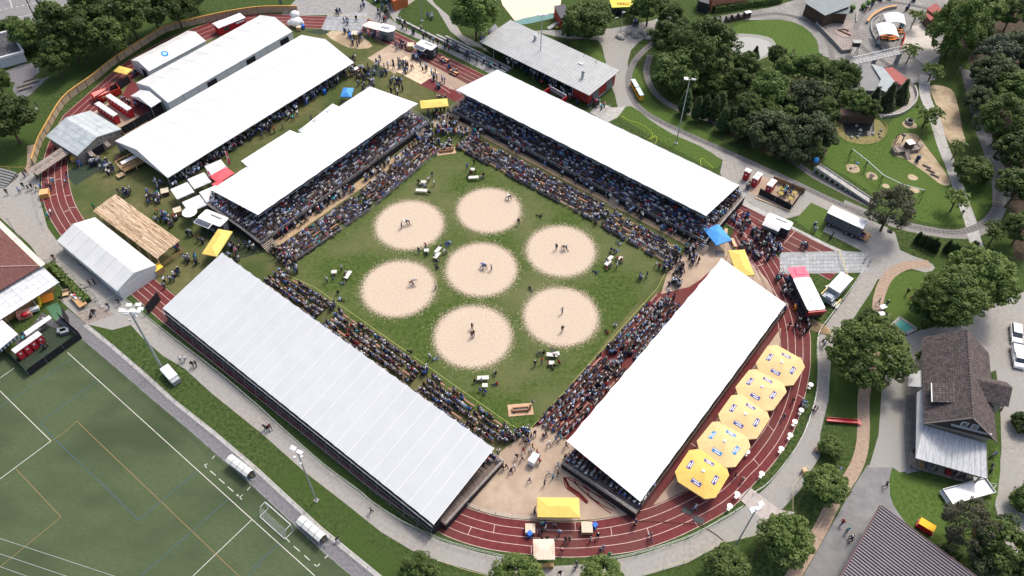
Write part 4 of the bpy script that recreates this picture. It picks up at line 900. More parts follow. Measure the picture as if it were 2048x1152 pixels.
van('white serving van with a dark blue hatch beside the scaffolding of the upper left grandstand',(394,435),(440,454),2.6,awm=dk)
van('white serving van with a grey hatch next to the black screened toilet yard',(1528,440),(1578,461),2.5)
van('long white sales trailer with a bright red roof end beside the plate road',(1652,618),(1620,553),3.2,h=2.9,awn=False,vent=False,roofm=WHITPL,name='sales_trailer',group=None)
O,rz,L=frame((1612,553),(1600,534),2.9);O2=O
tr_= [o for o in bpy.data.objects if o.name.startswith('sales_trailer')][0]
Lt=frame((1652,618),(1620,553),2.9)[2]
part(tr_,'red_roof',MB().slab([(Lt,0,2.93),(Lt +2.6,0,2.8),(Lt +2.6,3.25,2.8),(Lt,3.25,2.93)],.08).slab([(Lt +.6,.8,3.0),(Lt +2.0,.8,2.94),(Lt +2.0,2.2,2.94),(Lt +.6,2.2,3.0)],.08),PINKC)
for x,y in ((Lt *.78,1.9),(Lt *.34,1.9)):part(tr_,'skylight',MB().box(x -.5,x +.5,y -.2,y +.25,2.95,3.02),mat('hatch_grey',(.5,.51,.51)))
for x in (Lt *.72,Lt *.28):part(tr_,'lettering',MB().box(x -.08,x +.02,.9,1.7,2.95,2.965).box(x -.3,x -.2,.7,1.5,2.95,2.965),mat('print_grey',(0.52,0.53,0.53)))
part(tr_,'red_trim',MB().box(-.12,-.04,-.02,3.3,1.6,2.3).box(-.35,-.12,0,3.25,2.3,2.8),REDP)
part(tr_,'counter',MB().box(.5,Lt +2.2,3.3,3.8,1.0,1.1),BLACKC)
# truck with grey curtain side
O,rz,L=frame((1648,412),(1742,457),3.3);lc=lambda p:toloc(O,rz,p)
O,rz,L=frame((1661,424 -12),(1744,455 -2),3.2)
O,rz,L=frame((1655,425),(1726,458),3.2)
t=thing('curtain_trailer','white roofed lorry trailer with dark grey curtain sides parked on the concrete strip','lorry trailer',O,rz)
part(t,'body',MB().box(0,L,0,2.5,.9,3.1),mat('curtain_grey',(.085,.09,.10),(.11,.115,.125),scale=1.5));part(t,'roof',MB().slab([(-.05,-.05,3.2),(L +.05,-.05,3.2),(L +.05,1.3,3.32),(-.05,1.3,3.32)],.1).slab([(-.05,1.3,3.32),(L +.05,1.3,3.32),(L +.05,2.55,3.2),(-.05,2.55,3.2)],.1),WHITPL)
for i in range(1,9):part(t,'curtain_strap',MB().box(L *i/9,L *i/9 +.05,-.03,0,.9,3.0),DARKM)
for x in (L -1.2,L -2.4,1.2):
    for y in (.1,2.3):w_=part(t,'wheel',MB().tube((x,y -.12,.5),(x,y +.15,.5),.48,14),RUBBER);part(w_,'rim',MB().tube((x,y -.14,.5),(x,y +.17,.5),.22,8),GALV)
part(t,'tail_lift',MB().slab([(L,.1,.9),(L +1.6,.1,.85),(L +1.6,2.4,.85),(L,2.4,.9)],.08),WOODM);part(t,'side_guard',MB().box(1.8,L -3.2,.0,.06,.5,.8),DARKM)
for k,(x,y)in enumerate([(1712,452 +14),(1722,470),(1740,472)]):
    p=P(x -6,y);single('wooden_pallet','stack of wooden boards at the tail of the lorry trailer, '+ ['leftmost','middle','rightmost'][k],'pallet',MB().box(-.6,.6,-.4,.4,0,.12).box(-.6,.6,-.4,.4,.16,.24).box(-.1,.1,-.4,.4,.12,.16),WOODM if k else ORANGE,p,AX +.4 *k,'boards behind the lorry trailer')
# caravan-shaped stand with extended roof
O,rz,L=frame((755,61),(776,65),2.8);O,rz,L=frame((753,59),(784,66),2.8)
t=thing('round_end_kiosk','white serving kiosk with a rounded end and a cream side roof','kiosk',O,rz)
part(t,'roof',MB().prism([(0,0),(3.0,-.1),(4.1,.8),(4.2,2.0),(3.4,2.9),(.1,3.0)],2.7,2.82),WHITPL);part(t,'roof_window',MB().box(.6,2.7,1.0,1.9,2.83,2.88),mat('hatch_mid',(.25,.27,.3)))
part(t,'side_roof',MB().prism([(-4.2,.5),(0,.1),(0,2.9),(-3.5,3.0)],2.55,2.65),mat('cream_canvas',(.74,.66,.55),(.68,.6,.5),scale=1));part(t,'body',MB().prism([(.3,.4),(3.0,.4),(3.7,1.2),(3.6,2.4),(.3,2.6)],.1,2.7),STEELD)
for x,y in ((-4,.7),(-3.3,2.8),(0,.2)):part(t,'post',MB().tube((x,y,0),(x,y,2.55),.04),GALV)
# red container, skip, inflatable
O,rz,L=frame((437,56),(490,35),2.4);t=thing('red_container','red sales container with a stepped white roof at the top end of the long marquee','container',O,rz)
part(t,'body',MB().box(0,L,0,2.6,.1,2.3),REDP);part(t,'roof',MB().box(-.1,L +.1,-.1,2.7,2.3,2.42).box(-.1,2.4,2.7,3.2,2.1,2.2),WHITPL);part(t,'window',MB().box(1.2,2.6,-.06,-.002,1.1,1.9),GLASS);part(t,'banner',MB().box(L -2.6,L -.3,-.06,-.002,1.6,2.0),WHITPL)
O,rz,L=frame((188,196),(240,176),1.7);t=thing('red_skip','orange-red skip with pale lettering on its side, by the board fence','skip',O,rz)
part(t,'wall',MB().slab([(0,0,1.7),(L,0,1.7),(L -.1,.25,.3),(.3,.25,.3)],.06).slab([(0,0,1.7),(L,0,1.7),(L,.09,1.7),(0,.09,1.7)],.12).box(0,L,2.2,2.28,.3,1.7).box(0,.1,0,2.2,.3,1.7).box(L -.1,L,0,2.2,.3,1.7),SKIPM)
part(t,'floor',MB().box(.1,L -.1,.1,2.2,.2,.34),SKIPM);part(t,'lid',MB().box(.2,L *.62,.15,2.1,1.62,1.72),mat('skip_lid',(.72,.25,.22),(.65,.2,.18),scale=1));part(t,'hopper',MB().slab([(L *.62,.2,1.7),(L *.62,2.2,1.7),(L *.70,2.2,3.3),(L *.70,.2,3.3)],.1),mat('skip_lid2',(.68,.16,.13)))
for x in (1.4,3.0,4.6):part(t,'rib',MB().box(x,x +.12,-.06,.3,.4,1.6),SKIPM)
me=text_mb('GUPFO',.75);me.materials.clear();me.materials.append(mat('cream_letter',(.75,.55,.4)));o=link('lettering',me,t,(L *.45,-.10,1.05));o.rotation_euler= (R(90),0,0)
for x in (.9,L -.9):part(t,'wheel',MB().tube((x,.2,.15),(x,.4,.15),.15,8),DARKM)
p=P(594,52);t=thing('inflatable_figure','white inflatable bulb-shaped figure at the top right end of the long marquee','inflatable',p,0);part(t,'body',MB().ball((0,0,1.2),1.7,1.5,1.2,nu=14,nv=8),WHITPL,True);part(t,'head',MB().ball((-.2,1.0,2.6),1.2,1.1,.9,nu=12,nv=7),WHITPL,True)
for dx in (-1.6,1.5):part(t,'arm',MB().ball((dx,-.4,1.0),.6,.5,.8,nu=8,nv=6),WHITPL,True)
# white canopy trailer next to sales trailer
O,rz,L=frame((1672,592),(1700,556),2.6);O,rz,L=frame((1661,587),(1690,547),2.6)
O,rz,L=frame((1680,586),(1707,557),2.6)
t=thing('stage_trailer','white roofed trailer with a green drawbar, on the grass by the gravel path','trailer',O,rz);part(t,'roof',MB().box(0,L,0,2.4,2.5,2.6),WHITPL);part(t,'body',MB().box(.1,L -.1,.1,2.3,.5,2.5),mat('trailer_grey',(.4,.43,.44)));part(t,'equipment',MB().box(-1.7,0,.2,2.2,.5,1.5).box(-1.5,-.6,.5,1.6,1.5,1.8),mat('equip_grey',(.42,.46,.5),(.3,.33,.36),scale=2));part(t,'drawbar',MB().box(-4.2,-1.6,1.2,1.5,.4,.6),GREENP);part(t,'side_board',MB().box(-1.0,1.6,2.5,2.7,.6,1.0).box(-1.3,.6,-.6,-.4,.6,.9),mat('board_yellow',(.7,.55,.25)))
p=P(1655,578);single('white_crate','small white crate with a dark top on the grass beside the sales trailer','crate',MB().box(-.4,.4,-.4,.4,0,.55).box(-.22,.22,-.22,.22,.55,.56,1),[WHITPL,BLACKC],p,.3)
p=P(1670,612);t=thing('grey_crate','grey slatted metal box lying on the grass between the sales trailer and the path','box',p,.9);part(t,'body',MB().box(-.65,.65,-.6,.6,0,.4),STEELD)
for k in range(4):part(t,'slat',MB().box(-.65,.65,-.55 +k *.3,-.4 +k *.3,.4,.46),GALV)
O,rz,L=frame((1617,642),(1655,658));
for i in range(9):single('timber_pole','stripped pale pole in the fan of timber by the path, %s'% ['first from the top','second','third','fourth','middle','sixth','seventh','eighth','lowest'][i],'pole',MB().tube((0,0,.1),(3.8,.0,.1),.07,6),WOODL,P(1621 -i *.6,636 +i *2.9),AX +.16 +.05 *i -.25,'stripped poles lying on the grass')
# trolley / small cart on the beige court
p=P(1067,924);t=thing('delivery_cart','small white box van cart on the beige court among the walkers','cart',p,R(60));part(t,'body',MB().prism([(-.9,-.55),(.8,-.55),(.8,.55),(-.9,.55)],.3,1.5),WHITPL);part(t,'cab',MB().slab([(.8,-.5,1.5),(1.2,-.5,.9),(1.2,.5,.9),(.8,.5,1.5)],.1).box(.8,1.3,-.5,.5,.3,.8),mat('cab_grey',(.4,.45,.48)))
for x in (-.6,.8):
    for y in (-.55,.5):part(t,'wheel',MB().tube((x,y,.22),(x,y +.1,.22),.22,8),RUBBER)
# white boxes by the grandstand corner
p=P(1460,428);t=thing('white_cabinet','tall white cabinet beside the end of the far grandstand','cabinet',p,AX);part(t,'body',MB().box(-.6,.6,-.5,.5,0,1.7),WHITPL);part(t,'door',MB().box(-.5,.5,-.53,-.5,.1,1.6),mat('cab_white2',(.68,.69,.7)))
# planters / bins : wooden crates with blue bins
def bin_(label,x,y,m=BLUEPL):
    t=thing('wheelie_bin',label,'bin',P(x,y),rnd.uniform(-1,1),'blue wheelie bins');part(t,'body',MB().prism([(-.3,-.3),(.3,-.3),(.3,.3),(-.3,.3)],.08,1.0),m);part(t,'lid',MB().slab([(-.34,-.34,1.06),(.34,-.34,1.06),(.34,.34,1.12),(-.34,.34,1.12)],.06),m)
    for sx in (-.25,.25):part(t,'wheel',MB().tube((sx,.3,.1),(sx *1.3,.3,.1),.1,6),RUBBER)
def crate(label,x,y,s=.75,h=1.0,m=WOODM,rz=0.0,top=None):
    t=thing('wooden_crate',label,'crate',P(x,y),rz,'wooden drinks crates');part(t,'body',MB().box(-s,s,-s,s,0,h *.9),m);part(t,'lid',MB().box(-s -.05,s +.05,-s -.05,s +.05,h *.9,h),top or mat('crate_top',(.58,.5,.38),(.5,.42,.32),scale=2))
    for a in (-s,s):part(t,'corner_post',MB().box(a -.06,a +.06,-s -.02,-s +.06,0,h *.88),WOODL)
crate('wooden crate with pale top on the track, left of the bottom yellow canopy',1060,1062,.65);bin_('blue bin below the wooden crate left of the bottom yellow canopy',1059,1072)
crate('wooden crate with pale top on the track, right of the bottom yellow canopy',1173,1060,.75);bin_('blue bin right of the bottom yellow canopy',1189,1055)
crate('wooden crate with pale top on the lawn by the serving kiosk at the top',711,75,.75,1.3,mat('crate_gold',(.42,.3,.1)));bin_('blue bin beside the crate at the top of the lawn',701,75)
crate('pale crate on the track between the kiosk and the serving van at the top',822,98,.75,1.3,mat('crate_gold',(.42,.3,.1)))
crate('wooden crate on the lawn near the scalloped parasol',358,428,.7,1.2,WOODM,.5);crate('wooden crate at the front corner of the open marquee',332,388,.7,1.0,WOODD,.4)
crate('wooden crate with an orange tint on the track edge at the far left',92,392,.75,1.2,mat('crate_orange',(.55,.3,.08)),.3,mat('crate_top2',(.6,.36,.16)));crate('tall crate with a yellow top at the corner of the white marquee on the track',319,545,.75,1.5,WOODM,AX,mat('crate_yellow',(.72,.48,.06)))
crate('low crate beside the open marquee support',237,318,.6,.7,WOODM,.2,WOODD);crate('crate in front of the rustic bar under the yellow tray',152,320,.7,1.0,WOODM,.3,mat('crate_yellow',(.72,.48,.06)))
bin_('blue bin in front of the rustic bar, beside the yellow topped crate',161,330);bin_('blue bin by the right shutter of the rustic bar',209,299);bin_('blue bin at the foot of the far grandstand stairs',927,241);bin_('blue bin by the posts of the open marquee, upper one',650,188);bin_('blue bin by the posts of the open marquee, lower one',613,208);bin_('blue bin at the top end of the long marquee',607,58);crate('crate beside the blue bin at the top end of the long marquee',599,60,.5)
bin_('blue bin beneath the front of the upper left grandstand',546,462);bin_('orange bin at the edge of the track by the sales trailer',1590,618,ORANGE)
crate('crate with a white cloth top on the steps of the upper left grandstand',713,143,.5,.9,WOODL,.4,WHITPL)
# wooden double-deck bar
O,rz,L=frame((252,352),(302,326));t=thing('timber_bar','two level open timber bar with a white counter at the end of the marquee','bar',O,rz);Lb=5.2
for x in (0,Lb/2,Lb):
    for y in (0,2.6):part(t,'post',MB().box(x -.08,x +.08,y -.08,y +.08,0,2.3),WOODL)
for y in (-.05,2.6):
    for z in (1.0,1.5,2.2):part(t,'rail',MB().box(-.2,Lb +.2,y,y +.08,z,z +.16),WOODM)
part(t,'deck',MB().box(0,Lb,0,2.6,.9,1.0),WOODM);part(t,'counter',MB().box(.6,Lb -.3,1.2,2.1,1.9,2.0),WHITPL);part(t,'side_rail',MB().box(-.1,0,0,2.6,1.5,1.66).box(-.1,0,0,2.6,2.1,2.26),WOODL);part(t,'step',MB().box(-1.5,-.1,-.2,1.0,.5,.6),WOODL)
p=P(246,312)
# judges' tables on the field
JT=mat('table_paper',(.50,.49,.46),(.6,.59,.56),scale=2)
def jtable(label,x,y,rz,L=1.9,w_=.75,m=JT,z=.75):
    t=thing('judges_table',label,'table',P(x,y,z) -Vector((0,0,z)),rz,'officials tables on the field');part(t,'table_top',MB().box(-L/2,L/2,-w_/2,w_/2,z -.04,z),m)
    for sx in (-1,1):
        for sy in (-1,1):part(t,'leg',MB().tube((sx * (L/2 -.1),sy * (w_/2 -.08),0),(sx * (L/2 -.1),sy * (w_/2 -.08),z -.04),.02,4),GALV)
    for k in range(3):part(t,'paper',MB().box(-L *.35 +k *L *.3,-L *.35 +k *L *.3 +.22,-.15,.15,z +.005,z +.012),mat('paper',(.55,.55,.5)))
for q in [('long white table of the officials left of the rear field rings',843,380,-.05,2.3),('small cream table of the officials left of the rear field rings',847,363,0,1.0),('long white table of the officials at the far corner',947,354,.12,2.0),('small cream table of the officials at the far corner',945,338,0,.9),
          ('upper white table of the central officials',876,499,1.1,1.7),('lower white table of the central officials',874,510,1.1,1.7),('small cream table left of the central officials',853,500,.1,.9),('white upright table of the left officials',696,549,1.25,1.9),('small cream table of the left officials',668,543,.1,1.0),
          ('white table of the right officials, upper',1219,517,.9,1.8),('white table of the right officials, lower',1216,525,.9,1.5),('small white table of the right officials beside the red jackets',1241,516,0,.9),('white table of the lower right officials',1104,709,-.1,1.8),('second white table touching the first at the lower right',1112,707,.2,1.2),('small cream table of the lower right officials',1103,725,0,.9),
          ('white table of the lowest officials',966,755,.08,1.9),('small cream table of the lowest officials',970,770,0,.9)]:jtable(*q)
# wooden troughs (fountains)
for k,(x,y,rz,lb)in enumerate([(1041,820,.12,'hollowed log fountain on a plank platform at the near corner of the field'),(892,303,.22,'hollowed log fountain with a tall post at the far corner of the field')]):
    t=thing('log_fountain',lb,'fountain',P(x,y),rz);part(t,'platform',MB().box(-2.0,2.0,-1.1,1.1,0,.12),mat('sawn_platform',(.50,.34,.22),(.42,.28,.17),scale=1.5))
    part(t,'trough',MB().box(-1.35,1.35,-.45,-.3,.12,.65).box(-1.35,1.35,.1,.25,.12,.65).box(-1.35,-1.2,-.3,.1,.12,.65).box(1.2,1.35,-.3,.1,.12,.65),mat('trough_wood',(.36,.19,.10),(.28,.14,.07),scale=2));part(t,'water',MB().box(-1.2,1.2,-.3,.1,.3,.5),WATER)
    for a,c,l2 in ((-1.1,-.75,'x'),(1.0,-.75,'x')):part(t,'support',MB().box(a -.1,a +.1,-.6,.4,.12,.22),WOODD)
    part(t,'spout_post',MB().box(1.4,1.65,-.2,.05,.12,1.6),WOODM)
# =============== floodlights ==================================================
def mast(label,base,top,z,heads,m=GALV,small=0,group=None,r=.12,arm=.9,rot=0):
    b=P(*base);t=thing('floodlight_mast',label,'floodlight',b,rot,group);part(t,'pole',MB().tube((0,0,0),(0,0,z),r,8,r2=r *.6),m);part(t,'base',MB().box(-.3,.3,-.3,.3,0,.15),CONC)
    part(t,'crossarm',MB().tube((-arm,0,z -.1),(arm,0,z -.1),.05),m)
    hd=MB().prism([(-.42,-.3),(.42,-.3),(.42,.3),(-.42,.3)],-.1,.12).data('lamp_head',WHITPL)
    for k in range(heads):
        x= -arm +2 *arm *k/max(1,heads -1);o=part(t,'lamp_head',hd,None,loc=(x,.12 * (-1) **k,z +.1));o.rotation_euler= (.35 * (-1) **k,.1,0)
    for k in range(small):part(t,'spotlight',MB().box(-.16,.16,-.16,.16,-.1,.12),WHITPL,loc=((-1) **k *.5,-.3 *k,z -1.2 -.5 *k))
    return t
def pole_h(base,top):
    best=min((abs((lambda s:s)(0)) + (Vector(proj(P(*base) +Vector((0,0,h/4)))) -Vector(top)).length,h/4)for h in range(8,120));return best[1]
def proj(p):
    d=Vector(p) -Vector((0,0,CH));k=FPX/d.dot(FW);return (1024 +d.dot(CR) *k,576 -d.dot(CU) *k)
for lb,b,tp,hd,sm,arm,rot in [('floodlight mast with four white heads on the grass bank beside the paved walk',(633,1001),(598,900),2,3,.55,-.4),('tall floodlight mast standing behind the miniature railway to the right of the far grandstand',(1352,287),(1380,158),2,0,.75,0),('tall floodlight mast standing in front of the red clubhouse, crossing its zinc roof',(1080,128),(1086,30),2,0,.75,0),
        ('floodlight mast with three white heads on the lawn beside the curved gravel path',(1466,1100),(1516,1018),3,1,.75,.6),('floodlight mast behind the board fence at the top left',(258,92),(227,11),2,0,.6,0),('thin lamp mast on the lawn beyond the terrace steps',(844,42),(838,-30),1,1,.4,0)]:
    mast(lb,b,tp,pole_h(b,tp),hd,small=sm,arm=arm,rot=rot,r=.13)
b= (325,738);t=mast('mobile lighting tower with a cluster of white lamps, standing on the grass bank',b,(262,655),pole_h(b,(258,625)),4,r=.22,arm=1.2,small=2);z=pole_h(b,(258,625))
for k in range(5):part(t,'lamp_head',MB().box(-.4,.4,-.3,.3,-.1,.15),WHITPL,loc=(1.1 *math.cos(k *1.25),1.0 +1.1 *math.sin(k *1.25),z -.6 -.3 * (k%2)))
part(t,'crossarm',MB().tube((0,-.2,z -.3),(0,2.2,z -.6),.06),GALV)
p=P(344,755);t=thing('generator','white generator cabinet at the foot of the lighting tower on the grass bank','generator',p,AX -.1);part(t,'body',MB().box(-1.7,1.3,-.75,.75,.3,1.5),WHITPL);part(t,'end_box',MB().box(1.3,2.0,-.7,.7,.2,1.2),GALV);part(t,'seam',MB().box(-.2,-.14,-.76,.76,.35,1.52),STEELD)
for sy in (-.75,.6):part(t,'wheel',MB().tube((0,sy,.3),(0,sy +.15,.3),.3,10),RUBBER)
for lb,b,tp in [('slim street lamp leaning over the plaza beside the maroon roofed building',(58,505),(0,425)),('slim street lamp by the gravel road near the tree with the round crown',(1240,67),(1222,22)),('slim street lamp under the edge of the tree near the sand court',(1229,52),(1216,34)),('grey lamp post with a horizontal arm beside the wooded road on the right',(1912,150),(1885,150))]:
    bb=P(*b);h=min(pole_h(b,tp),9);t=thing('street_lamp',lb,'street lamp',bb,.3);part(t,'pole',MB().tube((0,0,0),(0,0,h),.07,6,r2=.05),GALV);part(t,'lamp_head',MB().box(-.1,.7,-.12,.12,h -.05,h +.06),GALV)
# pylon at the top left
O=P(86,68);t=thing('steel_gantry','dark steel lattice mast rising out of the picture at the top left','pylon',O,0)
for dx,dy in ((0,0),(2.4,1.2),(1.0,2.8)):part(t,'leg',MB().tube((dx,dy,0),(dx *.6,dy *.6,16),.11,6),DARKM);part(t,'footing',MB().box(dx -.4,dx +.4,dy -.4,dy +.4,0,.3),CONC)
for z in (3,8,13):part(t,'brace',MB().tube((0,0,z),(2.2,1.1,z +3),.05).tube((2.2,1.1,z),(.9,2.5,z +3),.05).tube((.9,2.5,z),(0,0,z +3),.05),DARKM)
# overhead wires bottom left
for k,(a,b_)in enumerate([((-100,1044),(240,1156)),((-100,1074),(150,1158)),((-100,1098),(70,1158))]):
    p,q=P(*a,9),P(*b_,9);t=single('overhead_wire','thin pale overhead wire crossing the corner of the pitch, '+ ['uppermost','middle','lowest'][k] + ' of three','wire',MB().tube((0,0,0),q + (q -p) *.4 -p,.035,4),GALV,p,0,'overhead wires over the pitch')
# goal and dugouts
O,rz,L=frame((530,1004),(581,1049),2.2);t=thing('football_goal','white football goal with net on the edge of the artificial pitch','goal',O,rz);O0=O
part(t,'goalpost',MB().tube((0,0,0),(0,0,2.2),.06),WHITPL);part(t,'goalpost',MB().tube((L,0,0),(L,0,2.2),.06),WHITPL);part(t,'crossbar',MB().tube((0,0,2.2),(L,0,2.2),.06),WHITPL)
part(t,'ground_bar',MB().tube((0,-1.6,.06),(L,-1.6,.06),.06).tube((0,0,.06),(0,-1.6,.06),.05).tube((L,0,.06),(L,-1.6,.06),.05),WHITPL);part(t,'stay',MB().tube((0,0,2.2),(0,-.9,2.1),.04).tube((L,0,2.2),(L,-.9,2.1),.04).tube((0,-.9,2.1),(0,-1.6,0),.03).tube((L,-.9,2.1),(L,-1.6,0),.03),WHITPL)
nm_=MB()
for i in range(25):x=L *i/24;nm_.tube((x,-.9,2.1),(x,-1.6,.05),.008,3)
for i in range(9):f=i/8;nm_.tube((0,-.9 -.7 *f,2.1 -2.05 *f),(L,-.9 -.7 *f,2.1 -2.05 *f),.008,3)
o=part(t,'net',nm_,WHITPL);o['kind'] = 'stuff'
plx=mat('polycarb',(.55,.56,.52),(.62,.63,.6),scale=2,rough=.3)
for k,(a,b_)in enumerate([((449,920),(492,953)),((590,1043),(637,1083))]):
    O,rz,L=frame(a,b_,2.0);t=thing('dugout_shelter','white roofed team shelter beside the paved walk, '+ ['upper one','lower one, beside the goal'][k],'shelter',O,rz,'team shelters');n_=4
    for i in range(n_):
        for f in range(3):
            y0,y1= [(0,.45),(.45,1.0),(1.0,1.35)][f];z0,z1= [(1.75,2.05),(2.05,2.1),(2.1,1.8)][f]
            part(t,'roof_pane',MB().slab([(L *i/n_ +.04,y0,z0),(L * (i +1) /n_ -.04,y0,z0),(L * (i +1) /n_ -.04,y1,z1),(L *i/n_ +.04,y1,z1)],.03),plx)
    part(t,'frame',MB().box(0,L,1.33,1.4,0,1.8).tube((0,0,0),(0,0,1.75),.04).tube((L,0,0),(L,0,1.75),.04),GALV);part(t,'bench',MB().box(.1,L -.1,.8,1.2,.4,.47),WOODM);part(t,'rack',MB().tube((L +.5,.2,0),(L +.5,.2,1.0),.03).tube((L +.2,.2,1.0),(L +.8,.5,1.0),.03).tube((L +.2,.5,.6),(L +.8,.8,.6),.03),GALV)
# =============== railings =====================================================
def rail_fence(label,pts,h=1.1,step=2.4,m=GALV,n=6,name='railing_fence',bars=2,smooth=True):
    w_=spline(W(pts),n)if smooth else W(pts);t=thing(name,label,'railing',w_[0]);w_= [p -w_[0]for p in w_];r_=MB()
    for b in range(bars):
        z=h * (1 -b *.45)
        for a,c in zip(w_[:-1],w_[1:]):r_.tube((a.x,a.y,z),(c.x,c.y,z),.025,4)
    part(t,'rail',r_,m);acc=99;pm=MB().tube((0,0,0),(0,0,h),.035,5).data('post',m)
    for a,c in zip(w_[:-1],w_[1:]):
        l= (c -a).length;k=max(1,int(l/1.0))
        for i in range(k):
            if acc>=step:part(t,'post',pm,None,loc=a.lerp(c,i/k));acc=0
            acc+=l/k
    return t
rail_fence('grey railing between the gravel path and the track behind the striped grandstand',[(252,601),(300,641),(350,681),(437,748),(512,811),(570,864),(652,936),(717,984),(749,1011),(812,1051),(887,1084),(962,1106),(1021,1119)])
rail_fence('grey railing along the curved gravel path at the lower right',[(1194,1126),(1274,1110),(1374,1078),(1449,1038),(1484,1017)])
rail_fence('grey railing round the outside of the track on the right',[(1505,990),(1536,968),(1581,912),(1608,864),(1628,801),(1633,751),(1634,676),(1656,640),(1695,588),(1724,545)])
rail_fence('grey railing on the edge of the artificial pitch',[(175,688),(232,736),(295,791),(382,864),(512,979),(652,1110),(720,1168)],h=1.0,m=STEELD)
rail_fence('grey handrail on the grass side of the paved walk',[(172,648),(225,692),(290,748),(350,803),(430,868),(512,938),(642,1058),(755,1152)],h=.9,m=STEELD)
rail_fence('grey barrier railing on the inner edge of the track at the bottom',[(927,1010),(975,1026),(1024,1036),(1070,1040)],h=1.1,bars=3)
rail_fence('grey railing at the left edge of the plaza beside the track',[(68,375),(74,410),(85,445),(96,458)],h=1.0)
rail_fence('dark railing beside the forecourt of the far grandstand',[(1178,222),(1200,235),(1222,213)],h=1.0,m=STEELD,smooth=False)
rail_fence('yellow warning tape fence below the curved path at the lower right',[(1285,1152),(1380,1122),(1449,1085),(1530,1072)],h=.9,m=YELP,bars=1,smooth=False)
rail_fence('yellow tape fence along the lawn beside the small trees at the lower right',[(1583,1025),(1583,975),(1606,950),(1640,968)],h=.8,m=mat('cream_bar',(.65,.55,.33)),bars=1,smooth=False)
rail_fence('pale low fence below the gravel path at the bottom',[(870,1142),(876,1123),(930,1142),(1000,1160)],h=.5,m=mat('cream_bar',(.65,.55,.33)),bars=1,smooth=False)
rail_fence('yellow barrier strip across the plaza at the left',[(-10,338),(30,341),(72,340)],h=.9,m=mat('orange_bar',(.6,.38,.1)),bars=1,smooth=False)
rail_fence('pale strip of barrier beside the striped grandstand path',[(200,612),(240,594)],h=.9,m=mat('cream_bar',(.65,.55,.33)),bars=1,smooth=False)
rail_fence('dark timber fence along the small trees at the bottom right',[(1655,1010),(1650,1035),(1622,1075)],h=.8,m=mat('cream_bar',(.65,.55,.33)),bars=1,smooth=False)
for k,(a,b_,lb)in enumerate([((1678,500),(1696,552),'long yellow barrier pole lying across the grey plate road'),((654,29),(738,35),'long yellow barrier pole across the plates at the top'),((1428,446),(1455,512),'long pale pole leaning by the blue canopy at the right corner')]):
    O,rz,L=frame(a,b_,.8);single('barrier_pole',lb,'barrier',MB().tube((0,0,.8),(L,0,.8),.06,6).tube((0.1,0,0),(.1,0,.8),.05).tube((L -.1,0,0),(L -.1,0,.8),.05),mat('pole_yellow',(.75,.6,.25)),O,rz)
# rope fence round the field: low white posts
rail_fence('low rail in front of the benches on the far left side of the field',[(575,535),(735,428),(880,305)],h=.9,m=STEELD,step=2,smooth=False)
rail_fence('low rail in front of the benches on the far side of the field',[(915,290),(1080,385),(1200,450),(1340,530)],h=.9,m=STEELD,step=2,smooth=False)
# cables and hoses
def cable(label,pts,m,r=.04,n=8,nm='hose'):
    w_=spline(W(pts),n);return single(nm,label,'cable',MB().pipe([p -w_[0] +Vector((0,0,r +.03))for p in w_],r,4),m,w_[0])
YG=mat('hose_yellow',(.55,.62,.06))
cable('bright yellow hose curling over the grass behind the far grandstand',[(1228,235),(1240,231),(1255,240),(1280,248),(1300,262),(1305,272),(1298,278),(1304,278),(1310,272),(1314,280),(1310,288)],YG)
cable('second yellow hose on the grass near the right end of the far grandstand',[(1402,332),(1401,320),(1405,317),(1412,324),(1426,336)],YG)
MR=mat('maroon_mat',(.16,.028,.022));
sheet('painted_diagram',[(1127,955),(1132,956),(1140,972),(1160,985),(1178,1003),(1172,1008),(1150,990),(1135,978)],6,MR)
for k,p_ in enumerate([[(1127,955),(1145,957),(1165,968),(1185,985),(1215,1000),(1240,1015)],[(1130,957),(1140,975),(1160,990),(1175,1008)],[(1150,960),(1152,968),(1170,985),(1200,1008),(1225,1022)],[(1145,962),(1175,990),(1205,1015),(1222,1027)],[(1165,972),(1200,995),(1232,1017)],[(1127,955),(1132,975),(1150,988)],[(1135,957),(1172,978),(1180,995),(1198,1005)]]):strip('painted_line',p_,.16,6,MR)
cable('dark cable snaking across the track and gravel path at the lower right',[(1275,1042),(1340,1045),(1395,1050),(1425,1065),(1448,1082)],mat('cable_brown',(.09,.04,.03)),.05)
for k,(x,y)in enumerate([(1375,1022),(1397,1040)]):single('cable_ramp',['dark cable ramp on the third lane near the lowest parasol','dark cable ramp on the outer lane near the grass edge'][k],'mat',MB().box(-.8,.8,-.5,.5,0,.08).box(-.7,.7,-.3,-.2,.08,.1).box(-.7,.7,.1,.2,.08,.1),DARKM,P(x,y),-.45,'cable ramps on the track')
for k,(x,y)in enumerate([(1437,478),(1440,508)]):single('floor_mat',['dark grey mat beside the pale pole at the right corner, upper','dark grey mat beside the yellow canopy, lower'][k],'mat',MB().prism([(-1.2,-.6),(.5,-1.0),(1.1,.7),(-.6,1.0)],0,.05),mat('mat_grey',(.17,.155,.15)),P(x,y),.2)
for k,(x,y)in enumerate([(1450,470),(1466,490)]):t=thing('wooden_table','pale wooden table under the edge of the blue canopy, '+ ['left one','right one'][k],'table',P(x,y),AX +2.0 +k *.4,'wooden tables by the blue canopy');part(t,'table_top',MB().box(-1.1,1.1,-.3,.3,.72,.77),WOODL);part(t,'leg',MB().box(-.9,-.8,-.25,.25,0,.72),WOODM);part(t,'leg',MB().box(.8,.9,-.25,.25,0,.72),WOODM)
